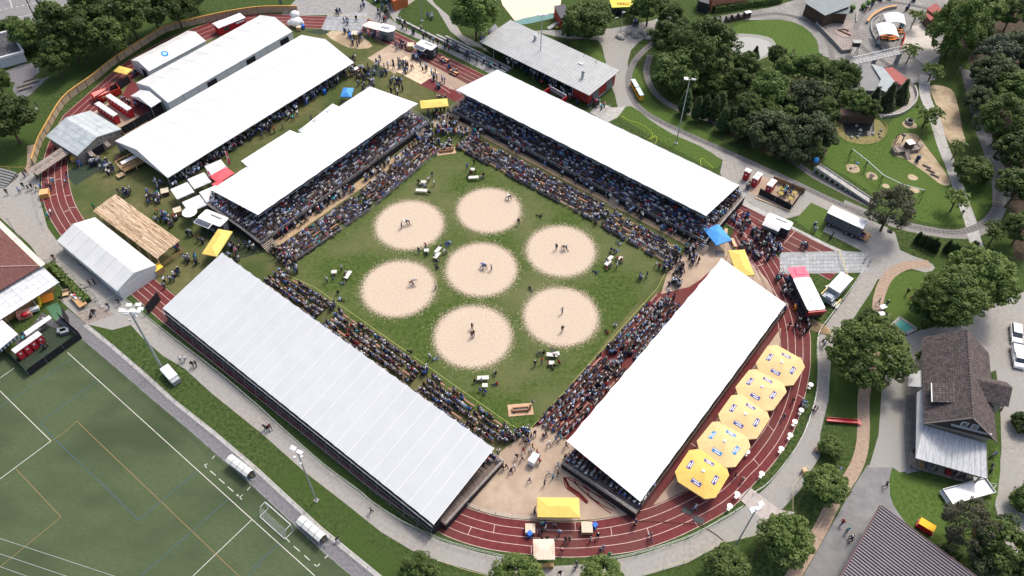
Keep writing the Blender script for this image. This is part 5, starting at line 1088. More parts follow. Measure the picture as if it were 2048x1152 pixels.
for k,(x,y)in enumerate([(890,122),(908,148)]):
    t=thing('picnic_table','orange picnic bench set on the track straight, '+ ['nearer the serving van','farther down the lanes'][k],'table',P(x,y),AX,'orange picnic tables');part(t,'table_top',MB().box(-1.1,1.1,-.25,.25,.74,.78),mat('picnic_orange',(.7,.33,.16)));part(t,'bench',MB().box(-1.1,1.1,-.7,-.45,.45,.48),BENCHM);part(t,'bench',MB().box(-1.1,1.1,.45,.7,.45,.48),BENCHM)
    for sx in (-.9,.9):part(t,'leg',MB().box(sx -.03,sx +.03,-.6,.6,0,.45).box(sx -.03,sx +.03,-.1,.1,.45,.74),DARKM)
# terrace steps in front of the clubhouse
t=thing('terrace_steps','three long grey concrete steps beside the far straight of the track','steps',P(800,45));b0=t.location
a0,a1=W([(792,38),(1010,148)]);d= (a1 -a0).normalized();n_=Vector((-d.y,d.x,0));LL= (a1 -a0).length;s0=0
for k in range(3):
    st=LL * [.0,.36,.42][k];p,q=a0 +d *st -b0,a1 -b0;o_=n_ * (k *.95)
    part(t,'step',MB().prism([(p +o_).xy,(q +o_).xy,(q +o_ +n_ *.5).xy,(p +o_ +n_ *.5).xy],0,.4 +.05 *k),CONC)
# =============== bottom left buildings ========================================
mr=mat('maroon_roof',(.105,.040,.036),(.17,.08,.07),scale=.8,detail=8,stretch=(1,6,1,0),rough=.8)
q= [P(-60,395,4.2),P(75,530,4.2)]
O=Vector((P(80,533,4.2).x,P(80,533,4.2).y,0));e=P(0,456,4.2);rz=math.atan2(O.y -e.y,O.x -e.x);ux=Vector((math.cos(rz),math.sin(rz),0));uy=Vector((-ux.y,ux.x,0))
# local: x back along eave (towards the upper left), y into the building
rzb=rz +math.pi;t=thing('maroon_building','maroon corrugated roofed building with pale eaves and white skylights, cut by the left edge','building',O,rzb)
part(t,'roof',MB().slab([(0,.0,4.2),(30,0,4.2),(30,9,6.4),(7,9,6.4)],.15).slab([(0,0,4.2),(7,9,6.4),(0,16,4.2)],.15),mr)
rb=MB();
for i in range(60):
    x=.5 +i *.5;y1=9 *min(1,x/7);rb.slab([(x,0.02,4.25),(x +.1,0.02,4.25),(x +.1,y1,4.25 +2.2 *y1/9),(x,y1,4.25 +2.2 *y1/9)],.05)
for i in range(28):
    y=.5 +i *.5;x1=7 * (y/9 if y<9 else max(0,(16 -y) /7));rb.slab([(.02,y,4.25),(x1,y,4.25 +2.2 *x1/7),(x1,y +.1,4.25 +2.2 *x1/7),(.02,y +.1,4.25)][::-1],.05)
o=part(t,'roof_ribs',rb,mr);o['kind'] = 'stuff'
part(t,'ridge_cap',MB().slab([(0,-.1,4.32),(.2,-.1,4.32),(7.1,9,6.52),(6.9,9.1,6.52)],.06),mat('ridge_pink',(.35,.24,.21)))
part(t,'eave',MB().box(-.1,30,-.95,.05,4.05,4.17),mat('eave_cream',(.55,.52,.46)));part(t,'wall',MB().box(.6,30,.8,1.0,0,4.0).box(.6,.8,1.0,15,0,4.0),mat('wall_ochre',(.42,.27,.12),(.36,.22,.1),scale=1))
for x,y,l2,w2 in ((7.6,3.6,5.0,1.5),(3.0,7.2,1.6,1.3)):
    z0=4.3 +2.2 *y/9
    part(t,'skylight',MB().slab([(x,y,z0 +.08),(x +l2,y,z0 +.08),(x +l2,y +w2,z0 +.08 +2.2 *w2/9),(x,y +w2,z0 +.08 +2.2 *w2/9)],.1)if x>5 else MB().slab([(2.0,6.5,4.95),(3.3,6.5,5.36),(3.3,8.2,5.36),(2.0,8.2,4.95)],.1),mat('skylight_pale',(.50,.54,.58)))
# glazed awning roof
p0,p1,p2,p3=P(83,531,3.6),P(118,565,3.0),P(0,640,3.0),P(0,577,3.6)
d= (p2 -p1).normalized();O=Vector((p1.x,p1.y,0));rz=math.atan2(-d.y,-d.x);lw=toloc(O,rz,p0).y
t=thing('glazed_awning','pale translucent awning roof with white bars along the maroon building','awning',O,rz);gl_=mat('awning_glass',(.50,.53,.56),(.60,.62,.65),scale=.8,rough=.3,rand=.12);nb=22;n2=4
for i in range(nb):
    for j in range(n2):
        x0,x1= -i *1.0,-(i +1) *1.0;y0,y1=lw *j/n2,lw * (j +1) /n2;z=lambda y:3.0 +.6 *y/lw
        part(t,'glass_pane',MB().slab([(x1 +.03,y0 +.03,z(y0)),(x0 -.03,y0 +.03,z(y0)),(x0 -.03,y1 -.03,z(y1)),(x1 +.03,y1 -.03,z(y1))],.02),gl_)
for i in range(nb +1):part(t,'glazing_bar',MB().slab([(-i *1.0 -.05,-.05,3.06),(-i *1.0 +.05,-.05,3.06),(-i *1.0 +.05,lw,3.68),(-i *1.0 -.05,lw,3.68)],.06),WHITPL)
for x in (-.2,-5,-10,-15):part(t,'post',MB().tube((x,.1,0),(x,.1,2.95),.05),GALV)
part(t,'wall',MB().box(-20,-.8,lw *.35,lw *.35 +.1,0,2.9),mat('wall_ochre',(.42,.27,.12)))
for lb,x,y,s,h,m in [('yellow tube slide beside the awning',77,605,.5,1.2,None)]:
    t=thing('hose_duct','yellow ribbed air duct running out from under the glazed awning','duct',P(78,592));w_=spline([Vector((0,0,1.6)),P(80,606,.9) -t.location,P(76,616,.4) -t.location,P(70,621,.4) -t.location],5);part(t,'tube',MB().pipe(w_,.3,8),mat('duct_yellow',(.55,.42,.03)))
t=thing('red_machine','pink and red machine with a white cover standing on the dark deck under the awning','machine',P(53,632),.5);part(t,'body',MB().box(-1.2,1.0,-.7,.6,.1,1.2),mat('machine_pink',(.62,.28,.22)));part(t,'drum',MB().ball((0,-.6,1.0),.6,.5,.5,nu=10,nv=6),REDP,True);part(t,'cover',MB().box(1.0,2.4,-.3,.5,.6,1.2),TENTG)
t=thing('orange_awning','orange cloth on the deck at the corner of the glazed awning','cloth',P(97,600),.5);part(t,'cloth',MB().slab([(-1,-.5,.1),(.9,-.4,.1),(1.1,.6,.9),(-.9,.7,.9)],.03),ORANGE)
t=thing('dark_shutter','dark panel on the ochre wall under the awning','panel',P(90,590),.5);part(t,'panel',MB().slab([(-.9,-.2,.2),(.9,-.2,.2),(.9,.5,2.2),(-.9,.5,2.2)],.05),DARKM)
t=thing('corner_sail','white folded canvas strip along the yard screen near the toilets','canvas',P(48,668));q= [P(47,664,1.8),P(98,630,1.8),P(104,636,1.6),P(53,672,1.6)];part(t,'canvas',MB().slab([x -t.location for x in q],.04),TENTW)
t=thing('white_lean_to','white canvas roof with a blue striped edge cut by the left edge of the picture','canopy',P(0,680));q= [P(-40,630,2.8),P(0,636,2.8),P(36,668,2.6),P(-10,706,2.6),P(-60,700,2.6)];part(t,'roof',MB().slab([x -t.location for x in q],.06),TENTW)
for i in range(14):a=P(36 -i *3.4,668 +i *2.8,2.6) -t.location;part(t,'fringe_stripe',MB().slab([a,a +Vector((-.2,-.1,0)),a +Vector((-.2,-.2,-.7)),a +Vector((0,-.1,-.7))],.02),mat('stripe_blue',(.08,.15,.25))if i%2 else WHITPL)
t=thing('workbench','ochre plywood workbench heaped with tools and clothes beside the wooden landing','table',P(160,605),-.75);part(t,'table_top',MB().box(-1.9,1.9,-.7,.7,.75,.82),WOODM)
for sx in (-1.7,1.7):
    for sy in (-.6,.6):part(t,'leg',MB().box(sx -.05,sx +.05,sy -.05,sy +.05,0,.75),WOODM)
for k in range(7):part(t,'bundle',MB().ball((-1.5 +k *.3 -.2,rnd.uniform(-.4,.4),.95),.3,.22,.15,nu=7,nv=4),[WHITPL,PINKC,STEELD,mat('cloth_blue',(.2,.3,.45)),WHITPL,DARKM,TENTG][k])
for k,(x,y)in enumerate([(133,590),(147,583)]):t=thing('garden_chair',['pale wooden chair behind the workbench','green and white parasol stand behind the workbench'][k],'chair',P(x,y),.3);part(t,'seat',MB().box(-.5,.5,-.5,.5,.4,.46),WOODL);part(t,'backrest',MB().box(-.5,.5,.45,.52,.46,1.0),WOODL);part(t,'leg',MB().box(-.45,-.4,-.45,.45,0,.4).box(.4,.45,-.45,.45,0,.4),WOODL)
O,rz,L=frame((136,660),(147,580));single('banner_wall','tall black banner screen standing edge on beside the paved walk','banner',MB().wall([(0,0),(2.6,.4)],3.0,.08),BLACKC,P(140,655),1.9)
for k,(x,y)in enumerate([(115,660),(132,668)]):t=thing('grey_table','grey covered table on the green yard floor beside the toilets' if k else 'small figure table beside the grey covered table','table',P(126 +k *6,664 +k *2),.4);part(t,'table_top',MB().box(-.7,.7,-.5,.5,.7,.78),mat('table_grey',(.22,.24,.27)));part(t,'cloth',MB().box(-.68,.68,-.48,.48,.1,.7),STEELD)
# =============== right-hand house =============================================
E1,E2,E3,E4=P(1852,677,5.0),P(1848,847,5.0),P(1993,884,5.0),P(1987,711,5.0)
O=Vector((E2.x,E2.y,0));rz=math.atan2(E3.y -E2.y,E3.x -E2.x);LW= (E3 -E2).xy.length;LD=toloc(O,rz,E1).y;zr=5.0 +4.3
t=thing('gabled_house','dark brown tiled gabled house with a dormer and a side wing at the right','house',O,rz);roofH=t
tile= [mat('tile_%d'%k,c,c2,scale=2.5,rough=.85,rand=.15)for k,(c,c2)in enumerate([((.062,.050,.050),(.09,.072,.070)),((.080,.063,.062),(.115,.092,.09)),((.048,.040,.040),(.07,.056,.055))])]
base_tile=mat('roof_under',(.035,.026,.024))
def tiled(t,p0,px_,py_,nx,ny,nm='roof',parent=None):
    "rows of overlapping tiles on the plane p0 + u*px_ + v*py_ (v up the slope)"
    n=px_.cross(py_).normalized();ro=part(t,nm,MB().slab([p0,p0 +px_,p0 +px_ +py_,p0 +py_],.12),base_tile)
    mb_=MB();
    for j in range(ny):
        for i in range(nx):
            a=p0 +px_ * ((i +.04) /nx) +py_ * (j/ny);b=px_ * (.92 /nx);c=py_ * (1.02 /ny);h0=n * (.075 +rnd.random() *.015);h1=n *.02
            mb_.face([a +h0,a +b +h0,a +b +c +h1,a +c +h1],rnd.choice((0,1,1,2,0)));mb_.face([a +n *.0,a +b,a +b +h0,a +h0],2);mb_.face([a +h0,a +c +h1,a +c,a],2);mb_.face([a +b,a +b +c,a +b +c +h1,a +b +h0],2)
    o=part(ro,'roof_tiles',mb_,tile);o['kind'] = 'stuff'
    return ro
V3=Vector
r1=tiled(t,V3((0,LD,5.0)),V3((0,-LD,0)),V3((LW/2,0,zr -5)),38,20)
r2=tiled(t,V3((LW,0,5.0)),V3((0,LD,0)),V3((-LW/2,0,zr -5)),38,20)
for k in range(30):part(t,'ridge_tile',MB().ball((LW/2,LD * (k +.5) /30,zr +.06),.18,.32 ,.12,nu=6,nv=4),tile[1])
part(t,'wall',MB().box(.7,LW -.7,.7,LD -.7,0,4.7),mat('house_wall',(.30,.27,.22),(.36,.33,.28),scale=1));gb=MB().face([(.3,.35,4.9),(LW -.3,.35,4.9),(LW/2,.35,zr -.25)])
part(t,'gable',gb,mat('dark_shingle',(.045,.035,.034),(.07,.055,.05),scale=3));part(t,'gable',MB().face([(LW -.3,LD -.35,4.9),(.3,LD -.35,4.9),(LW/2,LD -.35,zr -.25)]),mat('dark_shingle',(.045,.035,.034)))
part(t,'gable_band',MB().box(LW *.33,LW -1.2,.05,.3,6.1,6.35),mat('band_grey',(.42,.44,.44)))
for x in (LW *.44,LW *.58):w_=part(t,'window',MB().box(x,x +.9,.2,.34,6.5,7.5),WHITPL);part(w_,'pane',MB().box(x +.12,x +.78,.15,.2,6.62,7.38),GLASS)
part(t,'verge_board',MB().slab([(-.05,-.15,5.12),(-.05,.05,5.12),(LW/2,.05,zr +.1),(LW/2,-.15,zr +.1)][::-1],.12).slab([(LW +.05,-.15,5.12),(LW +.05,.05,5.12),(LW/2,.05,zr +.1),(LW/2,-.15,zr +.1)],.12),mat('verge',(.16,.14,.13)))
# dormer on the left slope
dz=6.6;y0,y1=3.4,6.4
part(t,'dormer_wall',MB().prism([(.9,y0),(3.2,y0),(3.2,y1),(.9,y1)],5.2,dz),mat('dark_shingle',(.045,.035,.034)));dr=tiled(t,V3((.6,y1 +.3,dz)),V3((0,-(y1 -y0) -.6,0)),V3((3.9,0,1.75)),9,9,'dormer_roof');part(t,'dormer_edge',MB().box(.5,.62,y0 -.3,y1 +.3,dz -.2,dz +.12),GALV)
w_=part(t,'window',MB().box(.86,.9,y0 +.4,y1 -.4,5.7,6.4),WHITPL);part(w_,'pane',MB().box(.82,.86,y0 +.5,y1 -.5,5.8,6.3),GLASS)
# wing on the right slope
wy=LD *.50;wl=LW +1.0
tiled(t,V3((LW/2 +.6,wy -2.4,6.3)),V3((wl -LW/2,0,0)),V3((0,2.4,1.7)),14,8,'wing_roof');tiled(t,V3((wl +.6,wy +1.9,6.6)),V3((LW/2 -wl,0,0)),V3((0,-1.9,1.4)),14,8,'wing_roof')
part(t,'wing_wall',MB().box(LW -1,wl,wy -2.0,wy +1.6,0,6.3),mat('house_wall',(.30,.27,.22)))
part(t,'bay',MB().slab([(-1.9,LD *.55,4.0),(0,LD *.62,4.6),(0,LD *.42,4.6),(-1.9,LD *.42,4.0)][::-1],.1),ZINC)
# zinc roofed lean-to south of the house
q= [P(1848,850,4.2),P(1972,887,4.2),P(1974,957,3.2),P(1831,916,3.2)];O=Vector((q[3].x,q[3].y,0));rz2=math.atan2(q[2].y -q[3].y,q[2].x -q[3].x);l0,l1,l2,l3= [toloc(O,rz2,x)for x in q]
zn=mat('zinc_stained',(.44,.46,.48),(.20,.22,.25),scale=1.3,detail=9,stretch=(5,.7,1,0),rough=.5,lo=.45,hi=.75)
t=thing('lean_to_barn','open barn with a pale zinc lean-to roof streaked with stains, below the brown gabled house','barn',O,rz2)
part(t,'roof',MB().slab([l3,l2,l1,l0],.12),zn);nn=12
for i in range(nn +1):f=i/nn;a,b=l3.lerp(l2,f),l0.lerp(l1,f);part(t,'roof_seam',MB().slab([a +V3((-.03,0,.05)),a +V3((.03,0,.05)),b +V3((.03,0,.05)),b +V3((-.03,0,.05))],.05),ZINC)
part(t,'side_roof',MB().slab([l3 +V3((0,0,.02)),l0 +V3((0,0,.02)),l0 +V3((-.1,7.0,.6)),l3 +V3((-.3,11.5,.9))],.1),ZINC)
LB=l2.x;part(t,'wall',MB().box(.6,LB -.4,3.0,3.2,0,3.2),WOODD);part(t,'floor',MB().box(.2,LB -1.0,.3,3.0,0,.25),mat('barn_floor',(.2,.175,.155),(.27,.24,.21),scale=2))
for x in (.4,LB *.33,LB *.66,LB -.6):part(t,'post',MB().box(x -.1,x +.1,.3,.5,0,3.1),WOODG);
part(t,'brace',MB().tube((.4,.4,1.8),(1.6,.4,3.0),.07),WOODG)
for k in range(7):part(t,'stored_item',MB().box(1.5 +k *1.3,2.3 +k *1.3,.6,1.5,.25,.6 +.3 * (k%3)),[WOODM,STEELD,WOODG,REDW,WOODD,WOODG,STEELD][k])
# corrugated roof at the bottom right
cm1=mat('corrugated_mauve',(.155,.14,.155),(.18,.162,.178),scale=.6,rough=.55);cm2=mat('corrugated_groove',(.06,.052,.062),rough=.7)
q0,q1,q2=P(1762,1012,4.5),P(1684,1152,4.5),P(1950,1152,4.5)
O=Vector((q0.x,q0.y,0));rz3=math.atan2(q2.y -q0.y,q2.x -q0.x);t=thing('corrugated_hall','large hall with a mauve-grey corrugated roof cut by the bottom edge','building',O,rz3)
l1=toloc(O,rz3,q1);sc_=2.1;X1=toloc(O,rz3,q2).x *sc_;YL=V3((l1.x,l1.y,0)) *2.1
part(t,'roof',MB().slab([(0,0,4.42),(YL.x,YL.y,4.42),(X1 +YL.x,YL.y,4.42),(X1,0,4.42)],.2),cm2)
nR=60
for i in range(nR):
    a=YL * (i/nR);b=YL * ((i +.62) /nR);h=V3((0,0,1));m_=MB();z=4.58
    m_.slab([(a.x,a.y,z -.1),(b.x,b.y,z),(b.x +X1,b.y,z),(a.x +X1,a.y,z -.1)],.1);part(t,'roof_sheet',m_,cm1)
part(t,'wall',MB().prism([(.4,-.4),(YL.x +.4,YL.y),(X1 +YL.x,YL.y),(X1,-.4)],0,4.2),mat('hall_wall',(.2,.2,.2)));part(t,'gutter',MB().slab([(-.25,.05,4.45),(YL.x -.25,YL.y,4.45),(YL.x,YL.y,4.5),(0,.05,4.5)],.1).slab([(0,0,4.6),(X1,0,4.6),(X1,.15,4.6),(0,.15,4.6)],.1),mat('gutter_red',(.10,.065,.07)))
# =============== vehicles on the right ========================================
def car(label,x,y,rz,L=4.3,w_=1.75,pickup=False,m=CARW,cat='car',z=1.45):
    t=thing('parked_'+ ('pickup' if pickup else 'car'),label,cat,P(x,y),rz)
    prof= [(-L/2,.35),(-L/2,.8),(-L/2 +.15,.95),(L *.2,.98),(L/2 -.15,.78),(L/2,.55),(L/2,.3)]
    def loft(pr,w0,tp=0.0):
        mb_=MB();k=len(pr)
        A= [(x_,-w0/2,z_)for x_,z_ in pr];B= [(x_,w0/2,z_)for x_,z_ in pr]
        mb_.face(A);mb_.face(B[::-1])
        for i in range(k):j= (i +1) %k;mb_.face([A[i],B[i],B[j],A[j]])
        return mb_
    part(t,'body',loft([(p[0],p[1])for p in prof][::-1],w_),m)
    if pickup:
        part(t,'cabin',MB().prism([(-.2,-.75),(1.0,-.75),(1.0,.75),(-.2,.75)],.95,1.55),m);part(t,'windscreen',MB().slab([(.95,-.72,1.57),(1.45,-.75,1.0),(1.45,.75,1.0),(.95,.72,1.57)],.05),GLASS);part(t,'load_box',MB().box(-L/2 +.1,-.3,-.85,.85,.9,1.5),m);part(t,'load_rack',MB().box(-L/2 -.05,-L/2 +.1,-.9,.9,.8,1.7),STEELD)
    else:
        part(t,'cabin',MB().slab([(-L/2 +.35,-.68,z),(.35,-.68,z),(.35,.68,z),(-L/2 +.35,.68,z)],.12),m)
        part(t,'windscreen',MB().slab([(.35,-.68,z -.03),(1.1,-.76,.98),(1.1,.76,.98),(.35,.68,z -.03)],.04),GLASS);part(t,'rear_window',MB().slab([(-L/2 +.08,-.74,.95),(-L/2 +.35,-.68,z -.03),(-L/2 +.35,.68,z -.03),(-L/2 +.08,.74,.95)][::-1],.04),GLASS)
        for s_ in (-1,1):part(t,'side_window',MB().face([(-L/2 +.3,s_ *.8,.95),(1.05,s_ *.8,.95),(.35,s_ *.7,z -.1),(-L/2 +.4,s_ *.7,z -.1)][::-s_]),GLASS)
    for x_ in (-L *.3,L *.3):
        for s_ in (-1,1):wh=part(t,'wheel',MB().tube((x_,s_ * (w_/2 -.2),.32),(x_,s_ * (w_/2 +.02),.32),.32,12),RUBBER);part(wh,'rim',MB().tube((x_,s_ * (w_/2 +.02),.32),(x_,s_ * (w_/2 +.04),.32),.19,8),GALV)
    for s_ in (-.6,.6):part(t,'headlight',MB().box(L/2 -.06,L/2 +.02,s_ -.15,s_ +.15,.55,.7),WHITPL);part(t,'tail_light',MB().box(-L/2 -.02,-L/2 +.02,s_ -.12,s_ +.12,.6,.75),REDP)
    for s_ in (-1,1):part(t,'mirror',MB().box(.75,.9,s_ * (w_/2 +.08) -.1,s_ * (w_/2 +.08) +.1,.95,1.08),m)
    return t
car('white hatchback car parked at the right edge beyond the pickup',2029,672,R(-107),4.2)
car('white pickup with a white load box parked nose down below the hatchback',2033,718,R(-104),4.6,1.85,True,cat='pickup')
O,rz,L=frame((1899,1010),(1993,991),1.0);O,rz,L=frame((1905,1009),(1992,985),1.0)
t=thing('tipper_trailer','silver low sided trailer with a white load bed on the lawn beside the pine tree','trailer',O,rz);part(t,'bed',MB().box(0,L,0,2.5,.7,.8),WHITPL);
for nm,b_ in (('side_wall',(0,L,0,.06)),('side_wall',(0,L,2.44,2.5)),('tailgate',(0,.06,.06,2.44)),('headboard',(L -.06,L,.06,2.44))):part(t,nm,MB().box(*b_,.8,1.15),GALV)
part(t,'tail_panel',MB().slab([(-.35,0,.5),(0,0,.85),(0,2.5,.85),(-.35,2.5,.5)],.06),GALV);part(t,'drawbar',MB().tube((L,.6,.6),(L +1.4,1.25,.5),.06).tube((L,1.9,.6),(L +1.4,1.25,.5),.06),GALV);part(t,'jockey_wheel',MB().tube((L +1.3,1.25,0),(L +1.3,1.25,.8),.06),STEELD)
for x_ in (L *.4,L *.55):
    for y_ in (.05,2.3):w_=part(t,'wheel',MB().tube((x_,y_,.35),(x_,y_ +.2,.35),.34,12),RUBBER);part(w_,'rim',MB().tube((x_,y_ -.02,.35),(x_,y_ +.22,.35),.18,8),GALV)
t=thing('ride_car','orange and red plastic play car beside the corrugated hall','play car',P(1847,1058),AX);part(t,'body',MB().box(-1.2,1.2,-.6,.6,.2,.8),REDP);part(t,'roof',MB().box(-1.1,1.1,-.55,.65,1.3,1.4),mat('amber',(.85,.45,.03)));part(t,'post',MB().box(-1.0,-.9,-.5,.6,.8,1.3).box(.9,1.0,-.5,.6,.8,1.3),REDP)
for x_ in (-.7,.7):part(t,'wheel',MB().tube((x_,-.65,.22),(x_,.65,.22),.22,8),RUBBER)
single('orange_slide','orange-red slide half hidden under the pine at the bottom right','slide',MB().slab([(-.3,-1.4,.1),(.3,-1.4,.1),(.3,1.2,1.3),(-.3,1.2,1.3)],.08).box(-.35,-.3,-1.3,1.3,.3,.8).tube((0,1.2,0),(0,1.2,1.3),.05),REDC,P(1950,1066),-.3)
t=thing('red_bench_slide','long bright red slide on the asphalt below the big leafy tree','slide',P(1652,842),-.07);part(t,'chute',MB().box(0,4.9,-.3,.3,.3,.38),REDP);part(t,'side_wall',MB().box(0,4.8,-.36,-.3,.3,.65),REDP);part(t,'side_wall',MB().box(0,4.8,.3,.36,.3,.65),REDP);part(t,'end_lip',MB().box(4.8,5.3,-.45,.45,.2,.5),REDP);part(t,'leg',MB().box(.1,.2,-.3,.3,0,.3).box(4.4,4.5,-.3,.3,0,.3),STEELD)
t=thing('pool_cover','teal covered square pool with a pale stone rim beside the tiled house','pool',P(1808,655));q=W([(1782,653),(1799,636),(1832,658),(1812,668)]);c_=sum(q,V3()) /4
for i in range(4):a,b=q[i],q[(i +1) %4];part(t,'rim',MB().wall([a -t.location,b -t.location],.2,.5),CONC)
part(t,'cover',MB().prism([((p -c_) *.93 +c_ -t.location).xy for p in q],.0,.14),mat('teal_cover',(.07,.34,.27),(.10,.42,.34),scale=1.2,rough=.5))
# motorbikes / bicycles
def bike(label,x,y,rz,m=DARKM,motor=False,group=None):
    t=thing('motorbike' if motor else 'bicycle',label,'motorbike' if motor else 'bicycle',P(x,y),rz,group);w0=.12 if motor else .03
    for x_ in (-.65,.65):part(t,'wheel',MB().tube((x_,-w0/2,.33),(x_,w0/2,.33),.33,12),RUBBER)
    part(t,'frame',MB().tube((-.65,0,.33),(-.1,0,.75),.05 if motor else .025).tube((-.1,0,.75),(.45,0,.8),.1 if motor else .025).tube((.45,0,.85),(.65,0,.33),.03).tube((0,0,.35),(.45,0,.75),.08 if motor else .025),m);part(t,'saddle',MB().box(-.55,0,-.1,.1,.75,.87),DARKM);part(t,'handlebar',MB().tube((.4,-.3,1.0),(.4,.3,1.0),.02).tube((.45,0,.8),(.4,0,1.0),.02),STEELD)
bike('dark touring motorbike standing by the wing of the tiled house',2003,815,1.0,motor=True);bike('blue and black motorbike on the lawn by the zinc roofed barn, upper',1985,912,.5,mat('moto_blue',(.03,.07,.35)),True);bike('black motorbike on the lawn by the zinc roofed barn, lower',1982,938,1.0,motor=True);bike('bicycle on the gravel at the end of the plate road, left one',1729,522,1.0);bike('bicycle on the gravel at the end of the plate road, right one',1738,528,1.0);bike('bicycle lying on the lawn by the lamp mast at the lower right',1512,1106,1.2,REDP);bike('dark moped on the wooden landing at the left',186,630,1.4,motor=True)
# small furniture on the right path
for k,(x,y,rz)in enumerate([(1764,618,.4),(1760,632,.1)]):t=thing('white_garden_table',['white table with umbrella base on the brown path','lower white table on the brown path'][k],'table',P(x,y),rz);part(t,'table_top',MB().box(-.6,.6,-.4,.4,.7,.75),WHITPL);part(t,'leg',MB().tube((0,0,0),(0,0,.7),.05).tube((0,0,0),(0,0,.05),.3,8),GALV)
for k,(x,y)in enumerate([(1632,902),(1606,945)]):single('paper_bin',['pale wooden litter box at the corner of the small lawn','pale wooden litter box at the head of the cream rail fence'][k],'litter bin',MB().box(-.28,.28,-.28,.28,0,.9).box(-.33,.33,-.33,.33,.9,1.0),WOODL,P(x,y),.2)
t=thing('plaza_steps','broad flight of grey steps at the left edge of the plaza','steps',P(0,345));a,b=P(-40,330) -t.location,P(38,352) -t.location;smt=mat('step_grey',(.16,.165,.16),(.21,.215,.21),scale=1)
for k in range(7):o_=V3((-.22,-.62,0)) *k;part(t,'step',MB().prism([(a +o_).xy,(b +o_ *.9).xy,(b +o_ *.9 +V3((-.1,-.45,0))).xy,(a +o_ +V3((-.2,-.45,0))).xy],0,.12 +.14 * (6 -k)),smt)
# =============== upper right: park buildings ==================================
def roofed(label,name,cat,pts,zs,roofm,wallm,base_inset=.5,seams=0,seamm=None,t_=.12,seam_dir=0):
    q= [P(x,y,z)for (x,y),z in zip(pts,zs)];c=sum(q,V3()) /len(q);loc=V3((c.x,c.y,0));t=thing(name,label,cat,loc);q= [p -loc for p in q]
    a=q[1] -q[0]
    if (q[1] -q[0]).cross(q[2] -q[0]).z<0:q=q[::-1]
    part(t,'roof',MB().slab(q,t_),roofm);k=len(q);cc=sum(q,V3()) /k
    ins= [p + (cc -p).normalized() *base_inset for p in q]
    for i in range(k):a,b=ins[i],ins[(i +1) %k];h=min(a.z,b.z) -t_ -.02;part(t,'wall',MB().wall([a,b],h,.12),wallm)
    for i in range(seams):
        f= (i +.5) /seams
        if seam_dir==0:a,b=q[0].lerp(q[1],f),q[3].lerp(q[2],f)
        else:a,b=q[0].lerp(q[3],f),q[1].lerp(q[2],f)
        d= (b -a).normalized();n=V3((-d.y,d.x,0)) *.03;u=V3((0,0,.05));part(t,'roof_seam',MB().slab([a -n +u,a +n +u,b +n +u,b -n +u][::-1],.05),seamm or roofm)
    return t,q
bluegrey=mat('roof_bluegrey',(.13,.165,.175),(.17,.205,.215),scale=.8,rough=.55)
t,q=roofed('station building with a curved blue-grey seamed roof in two steps, behind the turntable','station_building','building',[(1609,5),(1650,31),(1700,12),(1701,-12),(1640,-20)],[3.6] *5,bluegrey,WOODD,.6)
O=P(1650,31,2.9);cpts= [(1631,16),(1648,32),(1666,27),(1682,27),(1698,28),(1700,12),(1680,10),(1655,11)]
t,q=roofed('lower curved roof of the station building facing the turntable','station_canopy','canopy roof',cpts,[2.9] *8,bluegrey,WOODD,.5)
for i in range(16):a=P(1612 +i *5.6,8 -0.2 *i + (6 if i<5 else 0),3.7);b=P(1620 +i *5.4,-14,3.7);single_=None
rs=MB()
for i in range(14):a,b=P(1634 +i *4.7,15.5 -.3 *i,3.05),P(1650 +i *3.7,29 -.2 *i,3.05);d= (b -a).normalized();n=V3((-d.y,d.x,0)) *.03;rs.slab([a -n -V3((t.location.x,t.location.y,0)),a +n -V3((t.location.x,t.location.y,0)),b +n -V3((t.location.x,t.location.y,0)),b -n -V3((t.location.x,t.location.y,0))],.05)
part(t,'roof_seams',rs,mat('seam_light',(.2,.24,.25)))
# turntable yard with radial sleepers
c=P(1688,66);t=thing('turntable','miniature railway turntable with tracks fanning out like a sunflower on a paved yard','turntable',c)
part(t,'pit',MB().tube((0,0,.02),(0,0,.06),1.9,24),mat('pit_pink',(.34,.25,.22),(.27,.2,.18),scale=2));part(t,'pit_rim',MB().pipe([V3((2.0 *math.cos(a *.2618),2.0 *math.sin(a *.2618),.08))for a in range(25)],.09,4),CONC)
part(t,'bridge',MB().box(-1.9,1.9,-.16,.16,.1,.28),WOODD,rz=-.75);part(t,'bridge_walk',MB().pipe([V3((1.35 *math.cos(a *.2),1.35 *math.sin(a *.2),.2))for a in range(2,12)],.12,4),WOODD)
for i in range(42):
    a=2 *math.pi *i/42
    if .05 < (a/ (2 *math.pi)) <.14:continue
    r1=5.6 if not (1.2 <a<2.0)else 4.2;part(t,'spoke_rail',MB().box(2.2,r1,-.08,.08,.02,.09),mat('rail_pinkish',(.36,.31,.29)),rz=a)
sheet('turntable_yard',[(1636,48),(1650,40),(1700,40),(1712,70),(1700,100),(1682,108)],4,mat('yard_pave',(.20,.17,.155),(.27,.235,.215),scale=1.2,space='world'))
w_=W([(1644,40),(1631,50),(1683,106),(1700,104)]);single('retaining_wall','low stone wall edging the turntable yard on the lawn side','wall',MB().wall([p -w_[0]for p in w_],.9,.3),STONE,w_[0])
